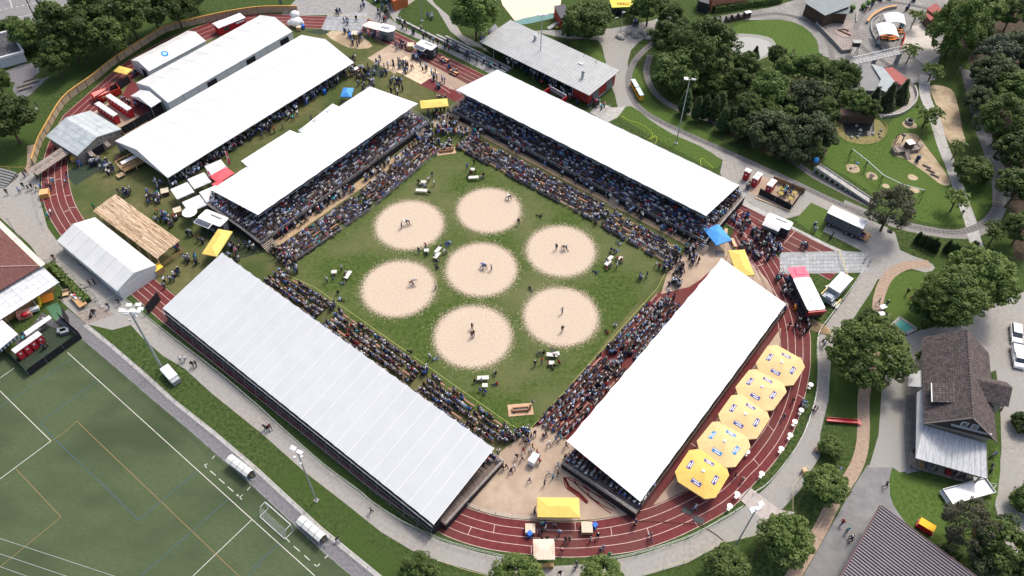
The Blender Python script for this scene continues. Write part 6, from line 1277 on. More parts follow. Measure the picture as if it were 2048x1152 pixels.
# café terrace with white sails
for k,(pts,lb)in enumerate([([(1766,28),(1808,29),(1812,50),(1775,47)],'rear white sail roof over the café terrace'),([(1751,48),(1790,50),(1799,75),(1759,71)],'front white sail roof over the café terrace with orange benches below')]):
    q= [P(x,y,3.0)for x,y in pts];c=sum(q,V3()) /4;loc=V3((c.x,c.y,0));t=thing('sail_roof',lb,'canopy',loc,0,'white sail roofs');q= [p -loc for p in q];n=6
    for i in range(n):
        f0,f1=i/n,(i +1) /n;g=lambda f:V3((0,0,.7 *math.sin(math.pi *f)));A=q[0].lerp(q[1],f0) +g(f0);B=q[0].lerp(q[1],f1) +g(f1);C_=q[3].lerp(q[2],f1) +g(f1);D_=q[3].lerp(q[2],f0) +g(f0);part(t,'roof_panel',MB().slab([A,B,C_,D_][::-1],.04),TENTW)
    for p in q:part(t,'post',MB().tube((p.x,p.y,0),(p.x *.98,p.y *.98,2.95),.06),GALV)
OR2=mat('bench_bright',(.72,.22,.04))
for k,(x,y,rz)in enumerate([(1768,80,0),(1782,82,0),(1791,80,.1),(1800,68,0),(1772,76,0)]):t=thing('orange_bench','orange café bench under the front white sail, '+ ['left front','centre front','right front','far right by the red wall','left rear'][k],'bench',P(x,y),rz,'orange café benches');part(t,'seat',MB().box(-.9,.9,-.2,.2,.45,.52),OR2);part(t,'table_top',MB().box(-.9,.9,.45,1.0,.72,.78),OR2);part(t,'leg',MB().box(-.8,-.7,-.2,.9,0,.45).box(.7,.8,-.2,.9,0,.45),DARKM)
def curbwall(label,pts,h,m,th=.25,n=6,nm='wall',cat='wall',top=None):
    w_=spline(W(pts),n);t=thing(nm,label,cat,w_[0]);part(t,'wall',MB().wall([p -w_[0]for p in w_],h,th),m)
    if top:part(t,'coping',MB().wall([p -w_[0]for p in w_],.08,th +.1,z=h),top)
    return t
curbwall('curved terrace wall with an orange timber seat top at the left of the café',[(1733,47),(1742,36),(1755,27),(1770,20),(1792,16)],.7,CONC,.5,top=mat('bench_timber',(.5,.28,.12)))
curbwall('low kerb wall round the outer loop at the top',[(1712,45),(1714,25),(1725,12),(1745,2),(1790,-6)],.4,CONC)
curbwall('dark red wall at the right edge of the café terrace',[(1806,76),(1803,92),(1795,108)],1.6,REDW,.2)
curbwall('dark retaining wall left of the café terrace',[(1757,33),(1744,45),(1741,60),(1752,85),(1768,105)],.6,STEELD,.2)
for k,(x,y)in enumerate([(1703,22),(1725,19),(1734,12),(1746,5),(1761,1),(1779,-2),(1827,2)]):
    t=thing('tub_plant','round green tub shrub along the miniature railway, '+ ['beside the station building','second along the curve','third along the curve','fourth along the curve','fifth along the curve','by the top edge','farther right near the red kiosk'][k],'shrub',P(x,y),0,'tub shrubs');part(t,'tub',MB().tube((0,0,0),(0,0,.6),.4,8,r2=.5),DARKM);part(t,'foliage',MB().ball((0,0,1.0),.75,.75,.7,nu=9,nv=6),mat('shrub_green',(.05,.12,.02),(.12,.2,.05),scale=4))
redtile=mat('roof_red',(.24,.055,.05),(.30,.08,.07),scale=1,rough=.7)
t,q=roofed('small red roofed kiosk beside the tall spruce at the top right','red_kiosk','kiosk',[(1853,17),(1870,31),(1887,22),(1872,6)],[3,3,3.2,3.2],redtile,mat('kiosk_wood',(.35,.16,.07)),.4,6)
t,q=roofed('lower red porch roof attached left of the red kiosk','kiosk_porch','canopy roof',[(1849,28),(1861,41),(1868,36),(1857,24)],[2.5] *4,redtile,WOODD,.4)
t,q=roofed('flat grey roofed hall below the footbridge','grey_hall','building',[(1712,130),(1705,180),(1755,182),(1762,160),(1748,128)],[3.0] *5,mat('flat_grey',(.17,.175,.18),(.21,.215,.22),scale=.8),CONC,.4)
t,q=roofed('pale grey sloping roof on the right side of the flat roofed hall','pale_roof_hall','building',[(1743,128),(1766,134),(1791,164),(1776,186),(1754,176),(1762,158)],[3.4] *6,mat('roof_paleblue',(.27,.31,.315),(.33,.37,.375),scale=.8),CONC,.4)
t,q=roofed('brick red sloping roof joined to the pale roofed hall','red_roof_hall','building',[(1768,136),(1785,134),(1814,158),(1803,170),(1791,164)],[3.2] *5,redtile,CONC,.4)
# footbridge
O,rz,L=frame((1712,128),(1808,106),3.2);t=thing('footbridge','white lattice-railed footbridge crossing the miniature railway','footbridge',O,rz);part(t,'deck',MB().box(0,L,0,1.5,3.0,3.1),CONC)
for y in (0,1.5):
    lt=MB().tube((0,y,4.1),(L,y,4.1),.06,4).tube((0,y,3.2),(L,y,3.2),.06,4);k=14
    for i in range(k):lt.tube((L *i/k,y,3.2),(L * (i +.5) /k,y,4.1),.045,4).tube((L * (i +.5) /k,y,4.1),(L * (i +1) /k,y,3.2),.045,4)
    part(t,'lattice_railing',lt,WHITPL)
for x in (.3,L *.45,L -.3):part(t,'pier',MB().box(x -.15,x +.15,.2,1.3,0,3.0),STEELD)
t=thing('signal_tower','dark stilted signal hut between the turntable and the footbridge','signal hut',P(1705,108));part(t,'cabin',MB().box(-.8,.8,-.5,.5,2.2,3.4),DARKM);part(t,'roof',MB().box(-1.0,1.0,-.7,.7,3.4,3.5),CONC)
for x in (-.7,.7):
    for y in (-.4,.4):part(t,'leg',MB().tube((x *1.3,y *1.3,0),(x,y,2.2),.07),DARKM)
# pond hut and fenced pond
t,q=roofed('brown tiled pond shelter roof over dark water','pond_shelter','shelter',[(1679,231),(1755,231),(1755,218),(1681,217)],[2.2,2.2,3.0,3.0],mat('brown_roof',(.13,.075,.06),(.18,.11,.09),scale=3),WOODD,.3)
sheet('pond_bank',[(1668,245),(1672,262),(1690,280),(1720,288),(1750,286),(1768,275),(1772,258),(1762,245),(1750,238),(1680,238)],5,mat('marsh',(.13,.125,.035),(.22,.19,.08),scale=2,space='world'),smooth=2)
sheet('small_pond',[(1684,240),(1690,268),(1700,274),(1735,273),(1748,268),(1748,240)],6,WATER)
rail_fence('brown timber fence round the small pond',[(1668,245),(1671,262),(1690,280),(1720,288),(1750,286),(1768,275),(1772,260),(1765,248)],1.0,1.2,WOODM,3)
sheet('big_pond',[(1470,80),(1495,74),(1535,82),(1542,100),(1520,115),(1490,122),(1474,108)],5,mat('pond_grey',(.20,.215,.20),(.33,.34,.33),scale=5,detail=8,space='world',rough=.35),smooth=3)
for k,(x,y)in enumerate([(1720,262),(1712,253),(1746,269),(1703,276),(1715,275),(1762,262),(1758,268),(1760,275)]):single('boulder','pale boulder at the small fenced pond, '+ ['in the middle of the water','small one behind the middle boulder','on the right shore','on the lower left shore','on the lower shore','upper one on the stony bank','middle one on the stony bank','lowest one on the stony bank'][k],'rock',MB().ball((0,0,.2),.5 -.04 *k,.4,.3,nu=7,nv=4),STONE,P(x,y),k,'pond boulders')
# fenced path curve round the thuja
curbwall('curved low wall and ramp path round the dark thuja bushes',[(1828,175),(1833,195),(1822,215),(1800,230),(1765,236)],.7,CONC,.3)
strip('ramp_path',[(1822,172),(1828,195),(1816,213),(1796,226),(1760,233)],1.6,5,mat('ramp',(.27,.25,.23),(.34,.31,.29),scale=1,space='world'))
# playground: ship, swings, ropes
t=thing('play_ship','weathered wooden play ship with a white cabin in the sand pit','play ship',P(1812,302),.3);part(t,'hull',MB().prism([(-3.4,-.6),(2.2,-1.1),(4.2,0.2),(2.2,1.2),(-3.2,1.0)],0,.9),WOODG);part(t,'cabin',MB().box(-.6,.8,-.6,.7,.9,2.3),WOODD);part(t,'roof',MB().box(-.7,.9,-.7,.8,2.3,2.42),WHITPL);part(t,'slide',MB().slab([(-1.6,-2.6,.1),(-.6,-2.7,.1),(-.5,-.8,1.3),(-1.5,-.8,1.3)],.1),WOODG)
for x,y,s_ in ((2.2,.4,1),(-2.4,1.6,.7)):part(t,'mast',MB().tube((x,y,0),(x +.4,y,4.5 *s_),.1),WOODD)
for k in range(5):part(t,'rib',MB().slab([(-3 +k *1.4,-1.0,.9),(-2.8 +k *1.4,-1.0,.9),(-2.8 +k *1.4,1.1,1.3),(-3 +k *1.4,1.1,1.3)],.08),WOODG)
SW=mat('swing_white',(.55,.6,.56));sp= [(1705,298),(1736,322),(1767,350),(1806,369),(1849,380)];wb= [P(x,y,2.6)for x,y in sp];t=thing('swing_frame','long zigzag swing frame with white beams and dark legs across the playground','swing',V3((wb[0].x,wb[0].y,0)));L0=t.location
for i in range(4):
    a,b=wb[i] -L0,wb[i +1] -L0;part(t,'beam',MB().tube(a,b,.09,6),SW)
for i in range(5):
    a=wb[i] -L0
    for s_ in (-1,1):part(t,'leg',MB().tube(a,(a.x -.4 *s_ *1.2,a.y -1.3 *s_,0),.07),DARKM)
for i,f in ((1,.5),(0,.4),(3,.45)):
    a= (wb[i] -L0).lerp(wb[i +1] -L0,f)
    for dx in (-.3,.3):part(t,'chain',MB().tube((a.x +dx,a.y,a.z),(a.x +dx,a.y,.6),.015,3),STEELD)
    part(t,'seat',MB().ball((a.x,a.y,.5),.55 if i==1 else .3,.5 if i==1 else .15,.1,nu=8,nv=4),DARKM)
t=thing('seesaw','springy seesaw with two dark seats in an oval sand spot','seesaw',P(1706,337),.7);part(t,'beam',MB().tube((-1.2,0,.4),(1.2,0,.7),.05),STEELD)
for x in (-1.2,1.2):part(t,'seat',MB().box(x -.2,x +.2,-.15,.15,.5,.9),BLUEPL if x>0 else DARKM)
t=thing('round_play_hut','small round grey play hut on a sandy spot beside the palm-like tree','play hut',P(1818,246));part(t,'base',MB().tube((0,0,0),(0,0,.7),.9,10),STONE);part(t,'top',MB().ball((0,0,.8),.6,.5,.5,nu=8,nv=4),DARKM)
t=thing('timber_gate','arched timber sculpture beside the play ship','sculpture',P(1796,283));part(t,'arch',MB().pipe([V3((-.8,0,0)),V3((-.7,0,1.6)),V3((0,0,2.1)),V3((.8,0,1.5)),V3((.9,0,0))],.12,6),WOODD);part(t,'head',MB().ball((.6,0,1.8),.5,.4,.4,nu=8,nv=5),WOODG)
for k in range(3):single('fallen_log','weathered log lying at the edge of the sand, '+ ['top','middle','bottom'][k],'log',MB().tube((-.9,0,.2),(.9,0,.2),.18,7),WOODG,P(1853 +k *8,334 +k *9),-.7,'weathered logs')
t=thing('blue_disc_lamp','bright blue ball on the end of the stone viaduct','ball',P(1628,331));part(t,'ball',MB().ball((0,0,1.5),.62,nu=12,nv=8),mat('ball_blue',(.05,.30,.70),rough=.3),True);part(t,'stand',MB().tube((0,0,0),(0,0,1),.1),STEELD)
# stone viaduct
O,rz,L=frame((1629,337),(1722,392),.8);L= (P(1752,408) -P(1629,341)).xy.length;t=thing('stone_viaduct','miniature stone viaduct with arches carrying the railway down the slope','viaduct',V3((P(1627,345).x,P(1627,345).y,0)),rz)
n_ar=7;ll=L *.62;part(t,'deck',MB().slab([(0,0,1.3),(L,0,.35),(L,1.6,.35),(0,1.6,1.3)],.16),CONC)
for y in (0,1.5):part(t,'parapet',MB().slab([(0,y,1.55),(L,y,.6),(L,y +.12,.6),(0,y +.12,1.55)],.25),CONC)
for i in range(n_ar +1):
    x=ll *i/n_ar;z=1.14 -.95 *x/L
    part(t,'pier',MB().box(x -.18,x +.18,.05,1.55,0,z),CONC)
    if i<n_ar:
        for k in range(4):a=math.pi * (k +.5) /4;xx=x +ll/n_ar/2 +math.cos(a) * (ll/n_ar/2 -.2);part(t,'arch_stone',MB().box(xx -.18,xx +.18,.08,1.5,max(.1,z -.45 +.3 *math.sin(a)),z),CONC)
part(t,'abutment',MB().slab([(ll,.05,.72),(L,.05,.2),(L,1.55,.2),(ll,1.55,.72)],.2),CONC)
# miniature trains
def train(label,pts,cars,m,roofm,group=None):
    w_= [P(*p)for p in pts];t=thing('miniature_train',label,'train',w_[0])
    n=cars;tot= (w_[-1] -w_[0]).length
    for i in range(n):
        a,b=w_[0].lerp(w_[-1],i/n),w_[0].lerp(w_[-1],(i +.92) /n);d=b -a;rz=math.atan2(d.y,d.x);l=d.length;c=part(t,'carriage',MB().box(0,l,-.45,.45,.15,.75),m,loc=a -w_[0],rz=rz)
        if roofm and not (roofm is WHITPL and i<n -1 and n>3):part(c,'roof',MB().box(0,l,-.5,.5,1.55,1.65),roofm)
        if roofm:part(c,'post',MB().box(.05,.12,-.42,.42,.75,1.55).box(l -.12,l -.05,-.42,.42,.75,1.55),m)
        for k in range(2):part(c,'seat',MB().box(l * (.2 +.45 *k),l * (.2 +.45 *k) +.4,-.38,.38,.75,.95),DARKM)
    return t
train('orange miniature train with two pale roofed carriages on the inner curve behind the far grandstand',[(1264,170),(1283,204)],2,mat('train_orange',(.70,.33,.03)),mat('train_roof',(.55,.66,.68)))
train('miniature passenger train with one white roof passing at the top edge',[(1450,44),(1500,34)],4,WOODD,WHITPL)
# bits at the top
t,q=roofed('dark grey pitched roof of the red wooden hut beside the sand court','red_hut','hut',[(1108,12),(1122,38),(1138,30),(1130,8)],[3.0,3.0,3.3,3.3],mat('roof_dk',(.09,.09,.1)),REDW,.3)
w_=P(1106,55);t=thing('metal_steps','grey metal steps with a yellow wheelbarrow beside the red hut','steps',w_,.5)
for k in range(6):part(t,'tread',MB().box(-1.4 +k *.4,-1.1 +k *.4,-.6,.6,.15 +k *.12,.2 +k *.12),GALV)
part(t,'barrow',MB().ball((.6,-1.0,.4),.5,.35,.3,nu=8,nv=4),mat('barrow_y',(.5,.42,.05)))
t,q=roofed('orange-red wooden kiosk cut by the top edge, beyond the terrace steps','orange_kiosk','kiosk',[(776,-22),(786,3),(815,-8),(805,-34)],[2.8] *4,mat('orange_wood',(.42,.11,.03),(.48,.14,.05),scale=2),mat('orange_wood',(.42,.11,.03)),.1)
t,q=roofed('orange brick building behind the hedge at the top','brick_building','building',[(1418,-30),(1424,-2),(1500,-12),(1500,-35)],[3.5] *4,mat('orange_roof',(.40,.15,.09)),mat('orange_wall',(.5,.2,.12)),.3)
t,q=roofed('grey flat roofed shed beside the orange brick building','grey_shed','shed',[(1398,-10),(1398,2),(1418,8),(1418,-8)],[2.8] *4,mat('roof_dk',(.09,.09,.1)),DARKM,.1)
t,q=roofed('dark shed roof partly hidden under the round tree behind the clubhouse','dark_shed','shed',[(975,62),(990,75),(1003,60),(990,48)],[2.6] *4,mat('roof_grey2',(.2,.21,.23)),REDW,.2)
t,q=roofed('white framed patio roof with dark seating under it, at the left edge','white_pergola','pergola',[(-20,72),(22,62),(46,104),(-20,122)],[2.6] *4,mat('pergola_floor',(.045,.045,.05),(.22,.22,.23),scale=3,lo=.55,hi=.6),TENTG,.2)
q= [P(x,y,2.7)for x,y in [(-20,72),(22,62),(46,104),(-20,122)]]
for i in range(4):a,b=q[i] -t.location,q[(i +1) %4] -t.location;part(t,'frame_beam',MB().tube(a,b,.35,4),WHITPL)
for k,(x,y)in enumerate([(52,178),(65,166),(1192,0)][:2]):
    t=thing('park_bench',['long dark timber bench on the grey path at the left, lower one','long dark timber bench on the grey path at the left, upper one'][k],'bench',P(x,y),.62);part(t,'seat',MB().box(-1.6,1.6,-.3,.3,.42,.5),WOODG);part(t,'backrest',MB().box(-1.6,1.6,.3,.36,.5,.9),WOODG)
    for s_ in (-1.4,1.4):part(t,'leg',MB().box(s_ -.1,s_ +.1,-.25,.25,0,.42),CONC)
# boulders beside the road junction
for k in range(9):x,y= [(1245,72),(1258,66),(1272,70),(1285,66),(1295,72),(1300,78),(1308,74),(1312,80),(1240,76)][k];single('boulder','grey boulder in the rock bed at the gravel junction, '+ ['far left','second from the left','centre, beside the round fountain','right of the centre','right group upper','right group lower','right group far','rightmost','small left one'][k],'rock',MB().ball((0,0,.3),1.0 +.2 * (k%3),.8,.6,nu=8,nv=5),STONE,P(x,y),k *.7,'boulders of the rock bed')
single('stone_basin','round stone basin among the boulders at the gravel junction','basin',MB().tube((0,0,0),(0,0,.5),1.0,14).tube((0,0,.5),(0,0,.52),.7,12,1),[STONE,WATER],P(1271,73))
# rubble edge and hedge bottom-left
sheet('stone_border',[(85,520),(105,515),(128,530),(160,560),(190,590),(202,612),(165,622),(150,600),(120,560)],4,mat('rubble_bed',(.13,.13,.11),(.3,.29,.27),scale=3,space='world'))
for k in range(60):
    f=rnd.random();a=V3((100 +98 *f,518 +92 *f,0));x,y=a.x +rnd.uniform(-8,8),a.y +rnd.uniform(-8,5);s_=rnd.uniform(.15,.42)
    if k<3:smesh= [MB().ball((0,0,.15),1,.75,.55,nu=7,nv=4).data('border_stone',STONE)for _ in range(2)]if k==0 else smesh
    o=single('border_stone','grey stone in the rubble border between the hedge and the gravel plaza','rock',smesh[k%2],None,P(x,y),rnd.random() *6,'stones of the rubble border');o.scale= (s_,s_,s_)

# =============== vegetation ===================================================
def leafmat(name,c1,c2,c3=None):
    M=bpy.data.materials.new(name);M.use_nodes=True;N=M.node_tree.nodes;L=M.node_tree.links;b=N['Principled BSDF'];b.inputs['Roughness'].default_value=.6;b.inputs['Specular IOR Level'].default_value=.25
    at=N.new('ShaderNodeAttribute');at.attribute_name= 'tint';oi=N.new('ShaderNodeObjectInfo')
    mx=N.new('ShaderNodeMix');mx.data_type= 'RGBA';mx.inputs[6].default_value= (*c1,1);mx.inputs[7].default_value= (*c2,1);L.new(at.outputs['Fac'],mx.inputs[0])
    mr=N.new('ShaderNodeMapRange');mr.inputs[3].default_value=.68;mr.inputs[4].default_value=1.4;L.new(oi.outputs['Random'],mr.inputs[0]);vm=N.new('ShaderNodeVectorMath');vm.operation= 'SCALE';L.new(mx.outputs[2],vm.inputs[0]);L.new(mr.outputs[0],vm.inputs['Scale']);L.new(vm.outputs[0],b.inputs['Base Color'])
    tr=N.new('ShaderNodeBsdfTranslucent');L.new(vm.outputs[0],tr.inputs[0]);ms=N.new('ShaderNodeMixShader');ms.inputs[0].default_value=.25;L.new(b.outputs[0],ms.inputs[1]);L.new(tr.outputs[0],ms.inputs[2]);L.new(ms.outputs[0],N['Material Output'].inputs[0])
    return M
LEAF=leafmat('leaf_green',(.036,.072,.013),(.120,.170,.042));LEAFB=leafmat('leaf_bright',(.058,.104,.018),(.165,.215,.060));NEED=leafmat('needle_green',(.032,.054,.020),(.105,.125,.055));NEEDB=leafmat('needle_brown',(.040,.046,.024),(.115,.112,.068));DKLEAF=leafmat('leaf_dark',(.030,.060,.012),(.095,.135,.032));CYP=leafmat('cypress_green',(.018,.044,.012),(.060,.095,.028))
import numpy as np
rg=np.random.default_rng(5)
def leafmesh(name,cen,nor,size,tint,m):
    n=len(cen);a=rg.normal(size=(n,3));u=np.cross(nor,a);u/=np.linalg.norm(u,axis=1)[:,None] +1e-9;v=np.cross(nor,u);v/=np.linalg.norm(v,axis=1)[:,None] +1e-9
    s=size[:,None];vs=np.stack([cen -u *s *.5 -v *s *.28,cen +u *s *.55 -v *s *.32,cen +u *s *.45 +v *s *.35,cen -u *s *.5 +v *s *.3],1).reshape(-1,3)
    me=bpy.data.meshes.new(name);me.vertices.add(4 *n);me.vertices.foreach_set('co',vs.ravel().astype(np.float32));me.loops.add(4 *n);me.loops.foreach_set('vertex_index',np.arange(4 *n,dtype=np.int32));me.polygons.add(n);me.polygons.foreach_set('loop_start',np.arange(0,4 *n,4,dtype=np.int32));me.polygons.foreach_set('loop_total',np.full(n,4,dtype=np.int32))
    at=me.attributes.new('tint','FLOAT','POINT');at.data.foreach_set('value',np.repeat(tint,4).astype(np.float32));me.materials.append(m);me.update(calc_edges=True);return me
def sph(n):
    d=rg.normal(size=(n,3));return d/np.linalg.norm(d,axis=1)[:,None]
def crown_broad(m,nclump=60,per=150,rz=.85,cs=.26,leaf=.075,low=-.55,seed_gap=.0):
    d=sph(nclump *3);d=d[d[:,2] >low][:nclump];nclump=len(d);rad=rg.uniform(.55,.98,nclump) **.8;lump=1 +.16 *np.sin(d[:,0] *4 +1) *np.cos(d[:,1] *5) ;c=d * (rad *lump)[:,None] *np.array([1,1,rz]);r=rg.uniform(.6,1.25,nclump) *cs
    e=sph(nclump *per).reshape(nclump,per,3);rr=rg.uniform(.45,1,(nclump,per,1)) **.5;pos=c[:,None] +e *rr *r[:,None,None] *np.array([1,1,.75]);nor=e *.8 +np.array([0,0,.7]) +rg.normal(size=e.shape) *.45
    ct=rg.uniform(0,.75,nclump);ti=np.clip(ct[:,None] +rg.uniform(-.15,.35,(nclump,per)),0,1);n=nclump *per
    return leafmesh('crown',pos.reshape(n,3),nor.reshape(n,3),rg.uniform(.6,1.3,n) *leaf,ti.reshape(n),m)
def crown_cone(m,tiers=26,per=16,leafn=11,leaf=.06,top=2.6,r0=1.0,droop=.35,pw=.9):
    P_,N_,T_,S_= [],[],[],[]
    for t_ in range(tiers):
        f=t_/tiers;z=f *top;R_=r0 * (1 -f) **pw +.04;nb=max(5,int(per * (1 -f *.6)))
        for b in range(nb):
            a=rg.uniform(0,6.283);l=R_ *rg.uniform(.65,1.12);tt=rg.uniform(0,.7);k=max(4,int(leafn * (.4 +l)))
            s=rg.uniform(.15,1,k) **.7;w_=.10 * (1 -s) +.05;x=l *s;off=rg.normal(size=k) *w_;zz=z -droop *l *s *s +rg.normal(size=k) *.02
            P_.append(np.stack([x *math.cos(a) -off *math.sin(a),x *math.sin(a) +off *math.cos(a),zz],1));nn=np.tile([math.cos(a) *.4,math.sin(a) *.4,1.0],(k,1)) +rg.normal(size=(k,3)) *.35;N_.append(nn);T_.append(np.clip(tt +rg.uniform(-.1,.3,k) +s *.15,0,1));S_.append(rg.uniform(.7,1.4,k) *leaf)
    return leafmesh('crown',np.concatenate(P_),np.concatenate(N_),np.concatenate(S_),np.concatenate(T_),m)
def crown_palm(m,fronds=34,k=26):
    P_,N_,T_= [],[],[]
    for b in range(fronds):
        a=rg.uniform(0,6.283);l=rg.uniform(.5,1.05);up=rg.uniform(.0,.8);s=rg.uniform(.05,1,k);off=rg.normal(size=k) *.07
        P_.append(np.stack([l *s *math.cos(a) -off *math.sin(a),l *s *math.sin(a) +off *math.cos(a),up *np.sin(s *2.2) *.6 -.25 *s *s],1));N_.append(np.tile([0,0,1.0],(k,1)) +rg.normal(size=(k,3)) *.5);T_.append(np.clip(rg.uniform(0,.6) +rg.uniform(0,.4,k),0,1))
    p=np.concatenate(P_);return leafmesh('crown',p,np.concatenate(N_),rg.uniform(.09,.17,len(p)),np.concatenate(T_),m)
CR_= {'broad': [crown_broad(LEAF,110,110,leaf=.085),crown_broad(LEAF,130,95,rz=.95,leaf=.08),crown_broad(LEAF,90,130,cs=.3,rz=.75,leaf=.09)],
       'lush': [crown_broad(LEAFB,230,85,cs=.15,rz=.85,leaf=.055),crown_broad(LEAFB,210,90,cs=.16,rz=.95,leaf=.058)],'lushdark': [crown_broad(LEAF,230,85,cs=.16,rz=.9,leaf=.055)],
       'bright': [crown_broad(LEAFB,80,110,rz=.85,leaf=.11,cs=.28),crown_broad(LEAFB,95,95,rz=.8,leaf=.10)],
       'dark': [crown_broad(DKLEAF,90,100,leaf=.10),crown_broad(DKLEAF,80,100,rz=1.0,leaf=.10)],
       'airy': [crown_broad(LEAF,150,60,cs=.17,rz=.8,leaf=.065),crown_broad(LEAFB,130,60,cs=.16,rz=.8,leaf=.06)],
       'spruce': [crown_cone(NEED,30,22,13,leaf=.10),crown_cone(NEED,28,24,13,leaf=.10,droop=.5)],
       'pine': [crown_broad(NEEDB,120,60,cs=.20,rz=.8,leaf=.07),crown_broad(NEEDB,110,60,cs=.19,rz=1.1,leaf=.065)],
       'darkpine': [crown_broad(NEED,110,80,cs=.22,rz=1.0,leaf=.08)],
       'cypress': [crown_cone(CYP,34,20,12,leaf=.17,top=3.2,r0=.85,droop=-.6,pw=.45)],
       'palm': [crown_palm(LEAFB),crown_palm(LEAFB)],
       'silver': [crown_broad(leafmat('leaf_silver',(.06,.085,.05),(.17,.20,.13)),110,70,cs=.2,leaf=.07)]}
TRK= {}
def trunkmesh(kind,v):
    k= (kind,v)
    if k in TRK:return TRK[k]
    m_=MB();m_.tube((0,0,0),(.03,.02,.55),.055,7,r2=.04);r_=random.Random(v)
    for i in range(7 if kind!= 'spruce' else 0):
        a=i *.9 +r_.random();z=.35 +.07 *i;m_.tube((.02,.01,z),(.45 *math.cos(a),.45 *math.sin(a),z +.3),.022,5,r2=.008)
    m_.tube((.03,.02,.5),(0,0,1.0),.04,6,r2=.01);TRK[k] =m_.data('trunk',BARK);return TRK[k]
TN= {'broad': 'broadleaf_tree','bright': 'broadleaf_tree','dark': 'broadleaf_tree','airy': 'broadleaf_tree','spruce': 'spruce_tree','pine': 'pine_tree','lush': 'broadleaf_tree','lushdark': 'broadleaf_tree','darkpine': 'pine_tree','cypress': 'cypress_tree','palm': 'pollarded_tree','silver': 'broadleaf_tree'}
def inpoly(x,y,q):
    c=False
    for i in range(len(q)):
        (a,b),(d,e) =q[i],q[i -1]
        if (b>y) != (e>y)and x< (d -a) * (y -b) / (e -b) +a:c=not c
    return c
def tree(kind,cx,cy,rpx,label,h=None,group=None,name=None,cat='tree',sq=1.0):
# size from its picture size at the depth where it stands
    s0= (P(cx +rpx,cy +rpx *.6) -P(cx -rpx,cy +rpx *.6)).length/2;r=s0 *.93
    if h is None:h=r *2.1 + (1.0 if r>2 else .3)
    zc=h -r *.85 *sq
    if kind in ('spruce','cypress'):zc=h *.5
    c=P(cx,cy,zc);r*= (CH -zc) /CH
    t=thing(name or TN[kind],label,cat,V3((c.x,c.y,0)),rnd.random() *6.28,group);v=rnd.randrange(len(CR_[kind]));me=CR_[kind][v]
    tk_=part(t,'trunk',trunkmesh(kind,v),None)
    if kind in ('spruce','cypress'):
        top=2.6 if kind== 'spruce' else 3.2;o=part(t,'crown',me,None,loc=(0,0,h *.10));o.scale= (r,r,h *.9 /top);tk_.scale= (min(r *1.2,4),min(r *1.2,4),h *.9)
    else:
        o=part(t,'crown',me,None,loc=(0,0,zc));o.scale= (r,r,r *sq);tk_.scale= (r *1.2,r *1.2,zc)
    return t
